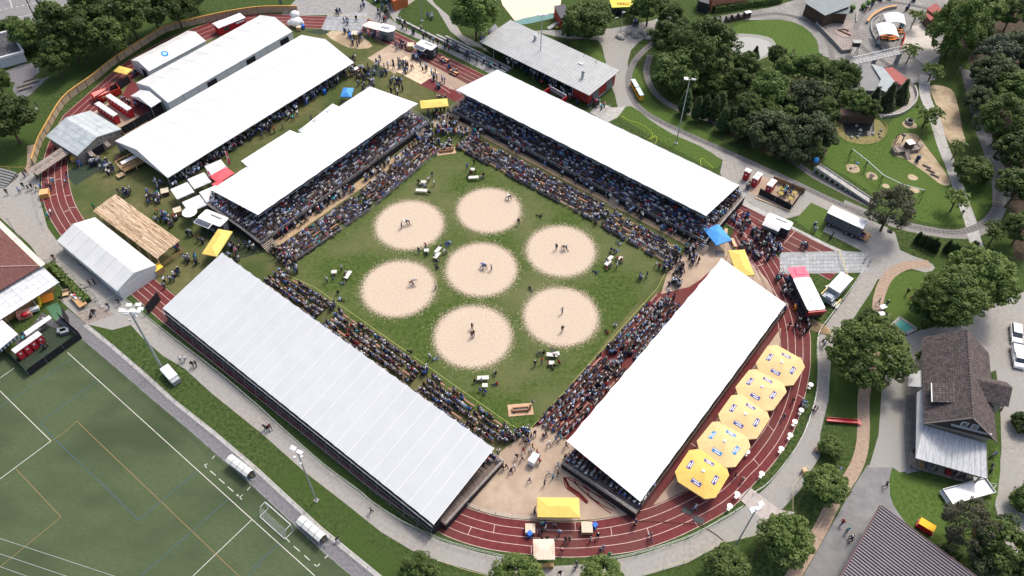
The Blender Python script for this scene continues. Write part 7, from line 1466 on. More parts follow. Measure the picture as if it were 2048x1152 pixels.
for a in [('broad',50,66,31,'narrow rounded tree beside the white pergola at the top left',8),('dark',8,230,52,'large dark tree cut by the left edge, above the lawn'),('dark',-10,160,30,'dark tree crown at the left edge behind the large one'),('dark',130,62,40,'dark tree on the left of the wood at the top left'),('dark',105,118,24,'dark bushy tree at the end of the grey path'),('dark',175,25,34,'dense tree in the wood beside the car road'),('broad',160,95,28,'mid green tree at the front of the top left wood'),('dark',215,70,34,'dark tree behind the left lamp mast'),('dark',255,25,38,'dark tree in the top left wood, above the lamp mast'),('dark',300,10,36,'dark tree in the top left wood near the upper edge'),('dark',290,62,22,'small dark tree just outside the board fence'),('dark',345,0,34,'dark tree at the right end of the top left wood'),('dark',385,-12,22,'half cut tree crown at the top edge'),('dark',100,30,25,'tree crown behind the steel mast'),
          ('broad',951,22,47,'big round green tree behind the left end of the clubhouse'),('broad',1172,38,47,'round crowned tree standing on the lawn behind the clubhouse',9.5),('dark',1300,8,34,'dark tree by the top edge right of the brand tent'),('dark',1270,20,14,'small dark tree beside the brand tent'),('dark',1345,35,30,'dark tree behind the giant round tree'),('lushdark',1405,100,74,'giant round tree between the oval lawn and the miniature railway',13),('broad',1350,145,48,'tree at the lower left of the giant round tree',9),('dark',1330,75,32,'dark tree at the upper left of the giant round tree'),('dark',1425,170,34,'dark undergrowth tree at the foot of the giant round tree',5),
          ('broad',1493,125,26,'rounded shrub tree below the grey pond'),('dark',1478,160,24,'small dark tree left of the lattice bridge'),('spruce',1512,103,12,'small pointed spruce beside the grey pond'),('dark',1555,108,20,'dark bush by the oval lawn'),('broad',1580,128,26,'mid green tree right of the grey pond'),('broad',1625,135,30,'mid green tree below the turntable'),('spruce',1585,110,12,'narrow spruce at the lower edge of the oval lawn'),('airy',1690,150,38,'light green airy tree beside the grey hall'),('broad',1540,175,38,'green tree in the middle of the park wood'),('airy',1560,215,46,'loose grey-green tree in the park wood',8),('darkpine',1610,200,44,'dark pine in the park wood above the pond shelter',9),('darkpine',1540,262,48,'dark pine at the lower left of the park wood',8),('darkpine',1625,268,48,'dark spreading pine beside the playground lawn',9),('darkpine',1590,300,34,'low dark pine above the railway bank',6),('dark',1500,210,28,'dark tree left in the park wood'),('dark',1650,220,28,'dark tree just left of the pond shelter'),('dark',1480,255,22,'dark low tree at the left end of the park wood'),
          ('spruce',1750,195,22,'dark conifer left in the clump above the pond shelter',6),('spruce',1780,190,24,'dark conifer in the middle of the clump above the pond shelter',7),('spruce',1808,180,20,'dark conifer right in the clump by the curved wall',6),('broad',1715,200,26,'bushy yellow-green tree left of the conifer clump'),('dark',1740,215,20,'low dark bush behind the pond shelter roof'),
          ('lushdark',1915,60,58,'very tall dense green tree beside the red kiosk',15,None,None,'tree',1.35),('bright',1985,18,34,'yellow-green tree at the top edge right of the tall spruce'),('dark',2030,20,34,'dark tree in the top right corner'),('silver',1995,108,44,'grey-green feathery tree in the right wood'),('darkpine',2035,100,44,'dark pine on the right edge'),('darkpine',1990,150,44,'dark pine behind the shaded road',10),('dark',2040,180,45,'dark tree on the right edge, middle'),('lushdark',2015,240,58,'large deep green tree beside the shaded road',12),('dark',2045,300,48,'dark tree at the right edge below the deep green tree'),('dark',2040,370,42,'dark tree at the right edge beside the rail loop'),('dark',1960,55,30,'dark tree between the tall spruce and the right wood'),('darkpine',1960,200,30,'dark tree at the bend of the shaded road',7),('dark',2048,455,34,'dark tree at the right edge by the timber wall'),
          ('palm',1833,30,22,'pollarded tree with drooping tufts behind the café terrace',6),('palm',1824,100,24,'pollarded tree with drooping tufts at the end of the footbridge',6),('palm',1868,138,28,'pollarded tree with tufts above the sand bank',6),('palm',1858,228,34,'pollarded tree with drooping tufts beside the play ship',6.5),('palm',1918,292,22,'pollarded tree with tufts by the shaded road',5.5),('bright',1947,340,35,'leafy bright tree right of the footpath',6),('palm',1918,393,32,'pollarded tree with a visible trunk beside the footpath',6.5),('palm',1997,460,33,'pollarded tree at the inside of the rail loop',6.5),
          ('pine',1785,415,48,'brown-green pine with a leaning trunk beside the lorry trailer',10),('lush',1905,595,68,'huge leafy tree, front left crown of the pair above the parked cars',12),('lush',1965,555,70,'huge leafy tree, rear right crown of the pair above the parked cars',12),('broad',1878,610,48,'lower dark green crown at the left of the huge pair',8),('lush',1740,706,84,'broad leafy tree beside the brown path in front of the tiled house',11),('broad',1740,640,24,'small crown rising behind the broad leafy tree',6),
          ('bright',1664,894,24,'small yellow-green shrub tree on the little lawn',3),('bright',1655,970,42,'round green tree beside the litter box and cream rails',6),('bright',1575,1080,53,'round green tree on the lawn below the concrete slabs',7),('bright',1455,1132,43,'round tree at the bottom edge under the lamp mast',6),('bright',1205,1150,40,'tree crown at the bottom edge below the curved path, right of the striped stall'),('bright',1035,1152,48,'tree crown at the bottom edge left of the striped stall'),('broad',838,1138,36,'dark green round bush at the bottom edge on the grass bank',4),('broad',60,1330,60,'tree outside the bottom edge'),
          ('pine',1935,1050,56,'grey-brown pine beside the silver trailer',9),('dark',2018,1095,62,'dark tree in the bottom right corner',9),('darkpine',1985,1130,40,'dark low tree at the bottom edge beside the orange slide',6),('dark',2050,845,24,'dark shrub cut by the right edge below the pickup',3),('dark',2060,1000,34,'dark shrub cut by the right edge beside the gravel drive',4),('bright',1845,690 +22,12,'small dense bush at the left wall of the tiled house',3),('dark',1895,1110,22,'dark shrub under the pine at the bottom right',3)]:
    if 'outside' in a[4]:continue
    if a[0] == 'dark' and a[1] <420 and a[2] <140:a= (*a[:3],a[3] *1.3,*a[4:])
    tree(*a)
for k,(x,y,r_)in enumerate([(1372,205,17),(1395,218,13),(1411,216,14),(1430,218,14),(1447,240,16),(1441,208,18),(1462,238,15),(1480,232,18),(1499,248,18)]):
    tree('cypress',x,y,r_,'dense dark columnar cypress above the railway bank, %s in the row from the left'% ['first','second','third','fourth','fifth','sixth','seventh','eighth','last'][k],6.5,'cypress row above the railway bank')
HEDG=mat('hedge_core',(.012,.022,.006),(.03,.05,.012),scale=3,rough=1)
def hedge(label,pts,h,wd,m=DKLEAF,dens=70):
    w_= [p for p in W(pts)];t=thing('hedge',label,'hedge',w_[0]);l= [p -w_[0]for p in w_];part(t,'stems',MB().wall(l,h *.9,wd *.8),HEDG);cen,nor= [],[]
    for a,b in zip(l[:-1],l[1:]):
        n=int((b -a).length *dens);d= (b -a).normalized();q=V3((-d.y,d.x,0))
        for i in range(n):
            f=rnd.random();s_=rnd.random();p=a.lerp(b,f)
            if s_<.5:cen.append(p +q *rnd.uniform(-wd/2,wd/2) +V3((0,0,h * (.95 +.08 *rnd.random()))));nor.append((rnd.gauss(0,.3),rnd.gauss(0,.3),1))
            else:s2=1 if s_<.75 else -1;cen.append(p +q * (s2 *wd/2) +V3((0,0,h *rnd.random())));nor.append((q.x *s2,q.y *s2,.4))
    part(t,'foliage',leafmesh('foliage',np.array([tuple(c)for c in cen]),np.array(nor) +rg.normal(size=(len(nor),3)) *.3,rg.uniform(.18,.4,len(cen)),rg.uniform(0,1,len(cen)),m),None);return t
hedge('clipped hedge between the ochre shed and the rubble border at the left',[(104,532),(135,565),(178,606)],1.1,1.3,LEAF)
hedge('long clipped hedge at the top beside the orange brick building',[(1424,22),(1500,10),(1560,2)],1.6,2.6,LEAF,130)
hedge('hedge below the car road at the top left',[(-20,60),(25,52),(30,42)],1.5,2.5)
hedge('hedge in front of the white pergola at the left edge',[(-20,125),(45,106),(80,98)],1.4,2.2)
hedge('dark hedge bordering the car road behind the wood',[(140,40),(240,5)],1.5,2)
def thuja(label,a,b,n,h):
    p,q=P(*a),P(*b);t=thing('thuja_hedge',label,'hedge',p)
    for i in range(n):
        l= (q -p) * ((i +.5) /n);o=part(t,'thuja',CR_['cypress'][0],None,loc=l,rz=i);s_= (q -p).length/n *1.15;o.scale= (s_,s_,h *rnd.uniform(.85,1.1) /3.2)
    return t
thuja('left clipped thuja hedge with a jagged top beside the gravel fork',(1828,484),(1872,505),7,3.0);thuja('right clipped thuja hedge with a jagged top beside the gravel fork',(1886,502),(1934,520),7,3.0);thuja('short thuja clump at the right of the two jagged hedges',(1938,498),(1950,500),2,2.2)
# rough undergrowth of the park wood
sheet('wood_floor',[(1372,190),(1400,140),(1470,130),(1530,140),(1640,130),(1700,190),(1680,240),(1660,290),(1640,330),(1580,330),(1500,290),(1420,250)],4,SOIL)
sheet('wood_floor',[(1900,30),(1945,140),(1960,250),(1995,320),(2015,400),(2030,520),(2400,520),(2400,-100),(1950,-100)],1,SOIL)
WF= [(1372,190),(1400,140),(1470,130),(1530,140),(1640,130),(1700,190),(1680,240),(1660,290),(1640,320),(1580,322),(1500,275),(1420,238)];ps= []
while len(ps) <9000:
    x,y=rnd.uniform(1370,1700),rnd.uniform(130,325)
    if inpoly(x,y,WF):ps.append(tuple(P(x,y,rnd.uniform(.1,.5))))
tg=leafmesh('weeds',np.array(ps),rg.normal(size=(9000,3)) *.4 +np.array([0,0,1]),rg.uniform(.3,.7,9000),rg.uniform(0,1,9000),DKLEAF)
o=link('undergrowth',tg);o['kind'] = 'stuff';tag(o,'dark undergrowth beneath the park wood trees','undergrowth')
# =============== people =======================================================
def vcol(name,expr='attr'):
    M=bpy.data.materials.new(name);M.use_nodes=True;return M
def cloth(name,attr,typ):
    M=bpy.data.materials.new(name);M.use_nodes=True;N=M.node_tree.nodes;b=N['Principled BSDF'];b.inputs['Roughness'].default_value=.85;b.inputs['Specular IOR Level'].default_value=.15
    a=N.new('ShaderNodeAttribute');a.attribute_type=typ;a.attribute_name=attr;M.node_tree.links.new(a.outputs['Color'],b.inputs['Base Color']);return M
M_TOP,M_LEG,M_HAIR=cloth('clothes_top','top','OBJECT'),cloth('clothes_legs','legs','OBJECT'),cloth('hair','hair','OBJECT');M_SKIN=mat('skin',(.33,.21,.16));M_SHOE=mat('shoes',(.05,.045,.04));M_CROWD=cloth('crowd_clothes','col','GEOMETRY')
# skeletons: joint -> (x, y, z, r), facing -y
def skel(pose):
    S= {'pel': (0,0,.95,.14),'wai': (0,0,1.12,.125),'che': (0,0,1.33,.16),'nec': (0,0,1.49,.06),'hea': (0,-.01,1.60,.095),'top': (0,0,1.72,.085)}
    for s,n in ((-1,'l'),(1,'r')):S.update({'hip'+n: (.10 *s,0,.90,.10),'kne'+n: (.10 *s,-.01,.49,.065),'ank'+n: (.10 *s,.02,.08,.045),'toe'+n: (.11 *s,-.14,.04,.04),'sho'+n: (.18 *s,0,1.42,.07),'elb'+n: (.25 *s,.02,1.14,.045),'wri'+n: (.25 *s,-.06,.90,.035),'han'+n: (.25 *s,-.09,.82,.04)})
    def mv(d):
        for k,v in d.items():S[k] = (*v,S[k][3])
    if pose== 'walk':mv({'kner': (.10,-.22,.52),'ankr': (.10,-.26,.10),'toer': (.10,-.42,.08),'knel': (-.10,.04,.50),'ankl': (-.10,.32,.14),'toel': (-.10,.20,.04),'elbr': (.25,.16,1.16),'wrir': (.24,.10,.94),'hanr': (.24,.06,.86),'elbl': (-.25,-.14,1.16),'wril': (-.22,-.32,1.0),'hanl': (-.21,-.38,.95)})
    if pose== 'arms':mv({'elbr': (.24,-.14,1.18),'wrir': (.12,-.30,1.18),'hanr': (.04,-.32,1.2),'elbl': (-.24,-.14,1.18),'wril': (-.12,-.30,1.15),'hanl': (-.04,-.33,1.14),'kner': (.13,-.02,.49),'ankr': (.15,.02,.08),'toer': (.17,-.14,.04)})
    if pose== 'sit':
        d= -.45
        for k in list(S):
            x,y,z,r=S[k]
            if k[:3]in ('pel','wai','che','nec','hea','top','sho','hip'):S[k] = (x,y - (z -.9) *.12 if z>.95 else y,z +d,r)
        mv({'kner': (.13,-.44,.50),'ankr': (.13,-.42,.09),'toer': (.14,-.58,.05),'knel': (-.12,-.44,.50),'ankl': (-.12,-.46,.09),'toel': (-.13,-.62,.05),'elbr': (.24,-.12,.72),'wrir': (.14,-.32,.60),'hanr': (.10,-.38,.58),'elbl': (-.24,-.12,.72),'wril': (-.14,-.32,.60),'hanl': (-.10,-.38,.58)})
    if pose== 'ground':
        d= -.82
        for k in list(S):
            x,y,z,r=S[k]
            if k[:3]in ('pel','wai','che','nec','hea','top','sho','hip'):S[k] = (x,y + (z -.9) *.25,z +d,r)
        mv({'kner': (.16,-.42,.36),'ankr': (.16,-.70,.06),'toer': (.16,-.86,.06),'knel': (-.14,-.46,.14),'ankl': (-.14,-.88,.06),'toel': (-.14,-.98,.12),'elbr': (.28,.22,.34),'wrir': (.26,.34,.10),'hanr': (.26,.38,.05),'elbl': (-.28,.22,.34),'wril': (-.26,.34,.10),'hanl': (-.26,.38,.05)})
    if pose== 'grip':
        mv({'wai': (0,-.16,1.05),'che': (0,-.40,1.10),'nec': (0,-.54,1.12),'hea': (0,-.64,1.12),'top': (0,-.74,1.10),'shol': (-.18,-.46,1.12),'shor': (.18,-.46,1.12),'elbl': (-.28,-.66,.96),'wril': (-.16,-.88,.90),'hanl': (-.10,-.95,.90),'elbr': (.28,-.62,.90),'wrir': (.22,-.86,.78),'hanr': (.18,-.94,.76),'hipl': (-.12,0,.90),'hipr': (.12,0,.90),'knel': (-.22,-.14,.50),'ankl': (-.28,.10,.08),'toel': (-.32,-.05,.04),'kner': (.24,.10,.52),'ankr': (.30,.42,.10),'toer': (.32,.28,.04),'pel': (0,0,.95)})
    E= [('pel','wai'),('wai','che'),('che','nec'),('nec','hea'),('hea','top')]
    for n in 'lr':E+= [('pel','hip'+n),('hip'+n,'kne'+n),('kne'+n,'ank'+n),('ank'+n,'toe'+n),('che','sho'+n),('sho'+n,'elb'+n),('elb'+n,'wri'+n),('wri'+n,'han'+n)]
    return S,E
REG= {'w':0,'hip':1,'kne':1,'ank':1,'toe':4,'sho':0,'elb':0,'wri':0,'han':2}
def body(pose,sub):
    S,E=skel(pose);keys=list(S);me=bpy.data.meshes.new('b');me.from_pydata([S[k][:3]for k in keys],[(keys.index(a),keys.index(b))for a,b in E],[]);o=bpy.data.objects.new('b',me);C.objects.link(o)
    sm=o.modifiers.new('s','SKIN');sm.use_smooth_shade=True
    if not me.skin_vertices:bpy.context.view_layer.objects.active=o;bpy.context.view_layer.update()
    for k,sv in zip(keys,me.skin_vertices[0].data):sv.radius= (S[k][3],S[k][3] * (.8 if k in ('che','wai','pel')else 1));sv.use_root= (k== 'pel')
    if sub:s2=o.modifiers.new('u','SUBSURF');s2.levels=1;s2.render_levels=1
    dg=bpy.context.evaluated_depsgraph_get();r=bpy.data.meshes.new_from_object(o.evaluated_get(dg));bpy.data.objects.remove(o)
    seg= [(np.array(S[a][:3]),np.array(S[b][:3]),a,b)for a,b in E];r.materials.clear();reg= []
    hc,tp=np.array(S['hea'][:3]),np.array(S['top'][:3]);up= (tp -hc) /np.linalg.norm(tp -hc);nk=np.array(S['nec'][:3])
    for f in r.polygons:
        c=np.array(f.center);best=None
        for a,b,ka,kb in seg:
            t=np.clip(np.dot(c -a,b -a) /np.dot(b -a,b -a),0,1);d=np.linalg.norm(c -a -t * (b -a))
            if best is None or d<best[0]:best= (d,ka,kb,t)
        _,ka,kb,t=best
        if kb in ('hea','top'):g=3 if (np.dot(c -hc,up) >.03 or c[1] >hc[1] +.03)and np.dot(c -nk,up) >.06 else 2
        elif kb[:3]in ('wai','che','nec'):g=0
        elif kb[:3] == 'han':g=2
        elif ka== 'elbl' or ka== 'elbr':g=2 if t>.35 else 0
        elif kb[:3] == 'toe':g=4
        elif kb[:3]in ('hip','kne','ank'):g=1
        else:g=0
        reg.append(g)
    return r,reg
BODY= {};LOW= {}
for ps in ('stand','walk','arms','sit','ground','grip'):
    r,g=body(ps,True)
    for m_ in (M_TOP,M_LEG,M_SKIN,M_HAIR,M_SHOE):r.materials.append(m_)
    r.polygons.foreach_set('material_index',g);r.polygons.foreach_set('use_smooth',[True] *len(g));r.name= 'person_'+ps;BODY[ps] =r
    if ps in ('stand','walk','arms','sit'):
        r2,g2=body(ps,False);r2.calc_loop_triangles();tv=np.array([v.co[:]for v in r2.vertices]);tt=np.array([l.vertices[:]for l in r2.loop_triangles]);tg_=np.array([g2[l.polygon_index]for l in r2.loop_triangles]);LOW[ps] = (tv,tt,tg_);bpy.data.meshes.remove(r2)
COL= {'k': ('black',(.015,.015,.018)),'w': ('white',(.72,.72,.72)),'r': ('red',(.40,.03,.04)),'b': ('blue',(.04,.11,.36)),'g': ('green',(.03,.28,.08)),'y': ('grey',(.24,.25,.27)),'o': ('orange',(.70,.20,.03)),'t': ('turquoise',(.06,.42,.48)),'n': ('navy blue',(.025,.035,.10)),'l': ('light blue',(.33,.45,.66)),'p': ('purple',(.22,.06,.30)),'a': ('beige',(.45,.35,.24)),'m': ('dark red',(.20,.025,.035)),'v': ('bright yellow',(.60,.75,.04)),'c': ('pink',(.62,.20,.28)),'e': ('brown',(.14,.07,.04)),'j': ('dark grey',(.07,.075,.085)),'q': ('pale grey',(.48,.5,.53))}
CW= 'k'*12 + 'j'*10 + 'n'*11 + 'y'*5 + 'w'*7 + 'q'*5 + 'l'*8 + 'r'*2 + 'b'*4 + 'm'+ 't'+ 'a'+ 'c'+ 'e'
HAIR= [(.02,.015,.01),(.05,.03,.018),(.09,.055,.03),(.24,.16,.08),(.30,.29,.28),(.70,.70,.70),(.10,.06,.03),(.03,.02,.015)];HN= [0,0,1,1,2,2,3,4,4,5,6,7,7]
LEGC= [(.02,.022,.03),(.03,.04,.07),(.05,.07,.13),(.09,.12,.18),(.16,.19,.24),(.02,.02,.02),(.08,.085,.09),(.06,.08,.14)]
WHO= {}
def person(x,y,c,pose='walk',where='',rz=None,legs=None,group=None,z=0.0,at=None,hair=None,lab=None):
    p=at if at is not None else (P(x,y,(.9 if pose not in ('sit','ground')else .5)) *1)
    loc=V3((p.x,p.y,z));o=link('person',BODY[pose],None,loc,rnd.random() *6.28 if rz is None else rz);s_=rnd.uniform(.93,1.06);o.scale= (s_ *1.12,s_ *1.12,s_)
    o['top'] =COL[c][1];o['legs'] =legs or rnd.choice(LEGC);h=rnd.choice(HN)if hair is None else hair;o['hair'] =HAIR[h]
    hn= {3: 'fair hair',4: 'grey hair',5: 'a white cap'}.get(h,'dark hair');pn= {'walk': 'walking','stand': 'standing','arms': 'standing','sit': 'seated','ground': 'ground-sitting','grip': 'bending'}[pose]
    l=lab or ('%s person, %s top, %s, %s'% (pn,COL[c][0],hn,where));tag(o,l,'person',group);WHO.setdefault(l,[]).append(o);return o
def ppl(where,items,pose='walk',group=None):
    for it in items:person(it[0],it[1],it[2],it[3]if len(it) >3 else (pose if rnd.random() <.75 or pose in ('ground','sit','grip')else 'arms'),where,group=group)
KL= (.02,.02,.025)
ppl('on the beige court beside the stands',[(1034,912,'k'),(1044,916,'n'),(1047,899,'r'),(1061,901,'w'),(1074,904,'r'),(1065,893,'e'),(1079,921,'r'),(1098,887,'w'),(1111,878,'b'),(1121,874,'t'),(1132,890,'k')])
ppl('on the beige court by the yellow gate',[(1116,930,'l'),(1097,946,'q'),(1106,953,'t'),(1116,946,'k'),(1059,959,'n'),(1089,965,'j')])
ppl('at the lower tip of the striped stand',[(1005,934,'k'),(1012,931,'e'),(1022,941,'k'),(1028,934,'w'),(997,902,'w')])
ppl('at the near corner of the field',[(1057,883,'b'),(1051,884,'k'),(1070,865,'k'),(1055,872,'k'),(1046,876,'j'),(1062,872,'n'),(1085,872,'e','sit'),(1092,868,'k')])
ppl('queueing at the right stand',[(1127,925,'k'),(1134,925,'r'),(1130,914,'k'),(1139,911,'k'),(1144,915,'l'),(1147,920,'y'),(1135,918,'n'),(1152,916,'k')])
ppl('crossing the red track lanes at the bottom',[(1271,1043,'n'),(1269,1051,'k'),(1301,1069,'y'),(1302,1079,'j'),(1206,1094,'y'),(1201,1101,'n'),(1219,1109,'g'),(1124,1101,'r'),(1131,1079,'k'),(1139,1078,'j'),(1181,1079,'y'),(1196,1071,'k'),(1119,1064,'l')])
ppl('under the edge of the bottom yellow gate',[(1084,1059,'k'),(1091,1055,'w'),(1090,1046,'b'),(1109,1050,'y'),(1084,1048,'t'),(1069,1024,'k'),(1070,1018,'j')],'stand')
ppl('between the yellow gate and the striped stall',[(1084,1076,'k'),(1079,1064,'n'),(1094,1076,'k'),(1109,1080,'k')],'stand')
ppl('on the gravel path at the bottom',[(1153,1126,'k'),(1152,1134,'j'),(1120,1146,'k'),(994,1119,'q'),(1004,1120,'w'),(1021,1121,'k')])
ppl('on the track beside the yellow parasols',[(1391,1014,'l'),(1471,951,'k'),(1486,958,'a'),(1460,939,'k'),(1586,801,'k'),(1568,833,'j'),(1580,648,'k')])
for k in range(18):
    a=k *.35;person(1605 +13 *math.cos(a) +rnd.uniform(-2,2),650 +13 *math.sin(a) +rnd.uniform(-2,2),'k' if k%4 else 'w','stand','',rz=rnd.random() *6,legs=KL,group='circle of musicians in black',hair=0,lab='person in the close ring of musicians in black on the right-hand track')
ppl('on the gravel path by the timber poles',[(1646,683,'k'),(1650,687,'w')])
ppl('by the standing tables',[(1605,803,'l'),(1611,806,'l'),(1607,812,'q'),(1614,815,'l'),(1602,810,'n'),(1629,816,'k'),(1635,817,'y'),(1626,822,'n')],'stand')
ppl('on the lawn by the brown path',[(1816,583,'k'),(1823,597,'r'),(1758,603,'y'),(1775,606,'k'),(1773,630,'n')])
ppl('on the gravel by the huge trees',[(1921,648,'k'),(1861,492,'j'),(1926,425,'k')])
person(1773,969,'k','walk','alone on the pale road left of the lawn',rz=1,lab='person in black walking alone on the road at the bend of the lawn')
ppl('on the asphalt road at the lower right',[(1686,1044,'r'),(1696,1059,'t'),(1703,1076,'n'),(1706,1073,'w')])
person(1681,936,'l','ground','',lab='person in light blue stretched out by the end of the brown path')
ppl('on the gravel path beside the lighting tower',[(359,718,'w'),(368,716,'w'),(384,728,'k'),(391,727,'k')])
ppl('near the wooden landing at the left',[(215,611,'k'),(236,603,'k'),(120,596,'k'),(186,624,'k')])
ppl('on the gravel beside the white marquee',[(106,514,'k'),(177,564,'k'),(187,562,'k')])
ppl('on the plaza at the left edge',[(12,383,'k'),(37,380,'l'),(45,370,'k'),(55,375,'k'),(62,372,'k'),(71,375,'a'),(75,353,'n'),(47,348,'k'),(51,343,'j')])
ppl('at the outer edge of the left track',[(85,403,'r'),(95,430,'t'),(101,423,'w'),(105,362,'t'),(130,363,'l'),(133,353,'n'),(92,370,'n'),(100,374,'k'),(80,372,'b')])
ppl('on the gravel behind the striped stand',[(528,853,'k'),(539,853,'m'),(535,857,'k'),(742,1020,'k')]);person(673,1078,'k','sit','',lab='person in black crouching on the edge of the paved walk beside the lower team shelter')
person(74,220,'w','walk','on the grass slope outside the board fence');person(72,208,'k','walk','on the grass slope outside the board fence')
# wrestlers and referees
rf= [('referee in black watching the bout in the rear left ring',803,450,'k','stand'),('wrestler in white bent over his opponent in the rear left ring',813,443,'w','grip'),('dark clad wrestler gripping his opponent in the rear left ring',818,443,'j','grip'),('wrestler in white at the right edge of the rearmost ring',1020,391,'w','grip'),('dark clad wrestler at the right edge of the rearmost ring',1016,393,'j','grip'),('referee in black standing on the grass right of the rearmost ring',1037,443,'k','arms'),('person in dark clothes sitting on the grass right of the rear rings',1081,430,'k','ground'),
      ('referee in black inside the far right ring',1113,493,'k','stand'),('wrestler in turquoise bending in the far right ring',1127,492,'t','grip'),('dark wrestler locked with the turquoise one in the far right ring',1133,494,'e','grip'),('wrestler in blue bending in the central ring',970,529,'b','grip'),('dark wrestler locked with the blue one in the central ring',965,532,'k','grip'),('referee in a white shirt in the central ring',983,534,'w','stand'),('wrestler in grey crouching in the left ring',824,561,'y','grip'),('opponent crouching beside the grey wrestler in the left ring',826,565,'e','grip'),('official in white standing at the right edge of the left ring',871,571,'w','stand'),
      ('referee in black in the lower ring',944,652,'k','arms'),('wrestler in a red top in the lower ring',947,666,'m','walk'),('dark wrestler close behind the red topped one in the lower ring',944,668,'e','walk'),('wrestler in grey standing in the lower right ring',1125,621,'y','arms'),('person in black standing low in the lower right ring',1125,657,'k','stand'),('person in dark clothes resting on the grass between the central and lower right ring',1060,575,'k','ground'),
      ('person in black sitting on the grass left of the left ring',676,586,'k','sit'),('person in light blue sitting on the grass left of the left ring',680,597,'l','ground'),('photographer in white beside the lower ring, standing',859,712,'w','stand'),('photographer in light blue sitting beside the lower ring',869,716,'l','ground'),('person in dark clothes lying at the field edge by the striped stand',822,702,'k','ground'),('person in white and black sitting at the right field edge, upper',1231,648,'w','ground'),('person in a red jacket sitting at the right field edge',1215,663,'r','ground'),('person in grey beside the near log fountain',1065,803,'y','arms'),('person in white walking at the right corner of the field',1313,528,'w','walk'),('person in blue kneeling near the right officials',1193,543,'b','ground')]
for l,x,y,c,ps in rf:person(x,y,c,ps,lab=l,rz={'grip':rnd.choice((1.57,-1.57))}.get(ps))
for wh,its in {'officials by the rear rings': [(864,348,'k'),(857,358,'w'),(868,365,'w'),(837,363,'k','sit'),(848,373,'l','sit'),(841,373,'k','sit'),(857,385,'k','sit')],'far corner officials': [(934,332,'b'),(948,323,'k'),(942,345,'m','sit'),(951,344,'e','sit'),(967,350,'k','sit'),(960,354,'a','sit'),(938,352,'k','sit')],
                'central officials group': [(851,490,'r'),(837,500,'k'),(874,495,'k','sit'),(882,493,'k','sit'),(887,503,'w','sit'),(869,513,'y','sit'),(872,523,'k','sit'),(874,533,'n','ground'),(852,508,'k','sit'),(893,486,'b','ground'),(899,484,'l','ground')],'left officials group': [(682,535,'y'),(653,558,'w'),(691,545,'w','sit'),(689,552,'k','sit'),(669,552,'k','sit'),(687,564,'y','ground')],
                'right officials group': [(1223,499,'n','sit'),(1228,502,'k','sit'),(1240,486,'w','ground'),(1234,500,'l','ground'),(1236,518,'r','sit'),(1242,520,'r','sit'),(1212,535,'r','sit'),(1234,530,'w'),(1221,510,'k','sit'),(1213,522,'k','sit'),(1222,530,'y','sit')],
                'lower right officials': [(1070,726,'k'),(1084,721,'r'),(1103,699,'y','sit'),(1110,713,'k','sit'),(1117,725,'r','sit'),(1109,732,'k','sit'),(1096,727,'r','sit'),(1080,707,'j','sit'),(1088,707,'k','sit')],'lowest officials group': [(959,780,'b','sit'),(972,783,'b','sit'),(992,748,'k','sit'),(949,763,'k','sit'),(963,761,'w','sit'),(993,766,'r','ground')]}.items():ppl('in the '+wh,its,'stand')
# seated blocks on orange benches round the field
BENCH=MB().box(-1.1,1.1,-.13,.13,.44,.48).box(-.9,-.84,-.1,.1,0,.44).box(.84,.9,-.1,.1,0,.44).data('bench',BENCHM)
ROWN= ['front','second','third','fourth','fifth','rear']
crowd= [];bcount=0;ORD= 'first second third fourth fifth sixth seventh eighth ninth tenth eleventh twelfth thirteenth fourteenth'.split()
def block(side,a,b,rows,fill=.93,face=1,pitch=1.02):
    global bcount
    p,q=P(*a),P(*b);d= (q -p).normalized();n=V3((-d.y,d.x,0)) *face;L= (q -p).length;rz=math.atan2(d.y,d.x) + (0 if face>0 else math.pi);gp= [(rnd.uniform(0,L),rnd.randrange(rows),rnd.uniform(.4,1.6))for _ in range(int(L *rows/16))]
    for r_ in range(rows):
        o_=n * (r_ *pitch +.3);k=int(L/2.75);off=rnd.uniform(0,.4)
        for i in range(k):
            c=p +d * (off + (i +.5) *L/k *.985) +o_;t=link('beer_bench',BENCH,None,c,rz);tag(t,'%s bench from the left, %s row, %s'% (ORD[i if face>0 else k -1 -i],ROWN[r_],side),'bench','orange beer benches');bcount+=1;t.scale= (1.08,1,1)
        s=.3
        while s<L:
            if rnd.random() <fill and not any(abs(s -g_[0]) <g_[2]and g_[1] ==r_ for g_ in gp):crowd.append((p +d *s +o_ +n *rnd.gauss(0,.09),rz +rnd.uniform(-.4,.4),'sit',side,r_,0.0))
            s+=rnd.uniform(.38,.60)
block('left benches by the striped stand',(558,541),(664,611),5,face=-1)
block('middle benches by the striped stand',(678,621),(848,741),5,face=-1)
block('right benches by the striped stand',(864,752),(1018,859),5,face=-1)
block('upper benches by the right stand',(1312,588),(1222,690),6,face=1,pitch=.92);block('lower benches by the right stand',(1202,712),(1076,846),6,face=1,pitch=.92)
block('left benches by the far stand',(912,296),(1185,442),5,face=1);block('right benches by the far stand',(1200,452),(1334,530),5,.8,face=1)
block('near benches by the upper left stand',(584,528),(738,420),5,face=1);block('far benches by the upper left stand',(752,408),(878,302),5,face=1)
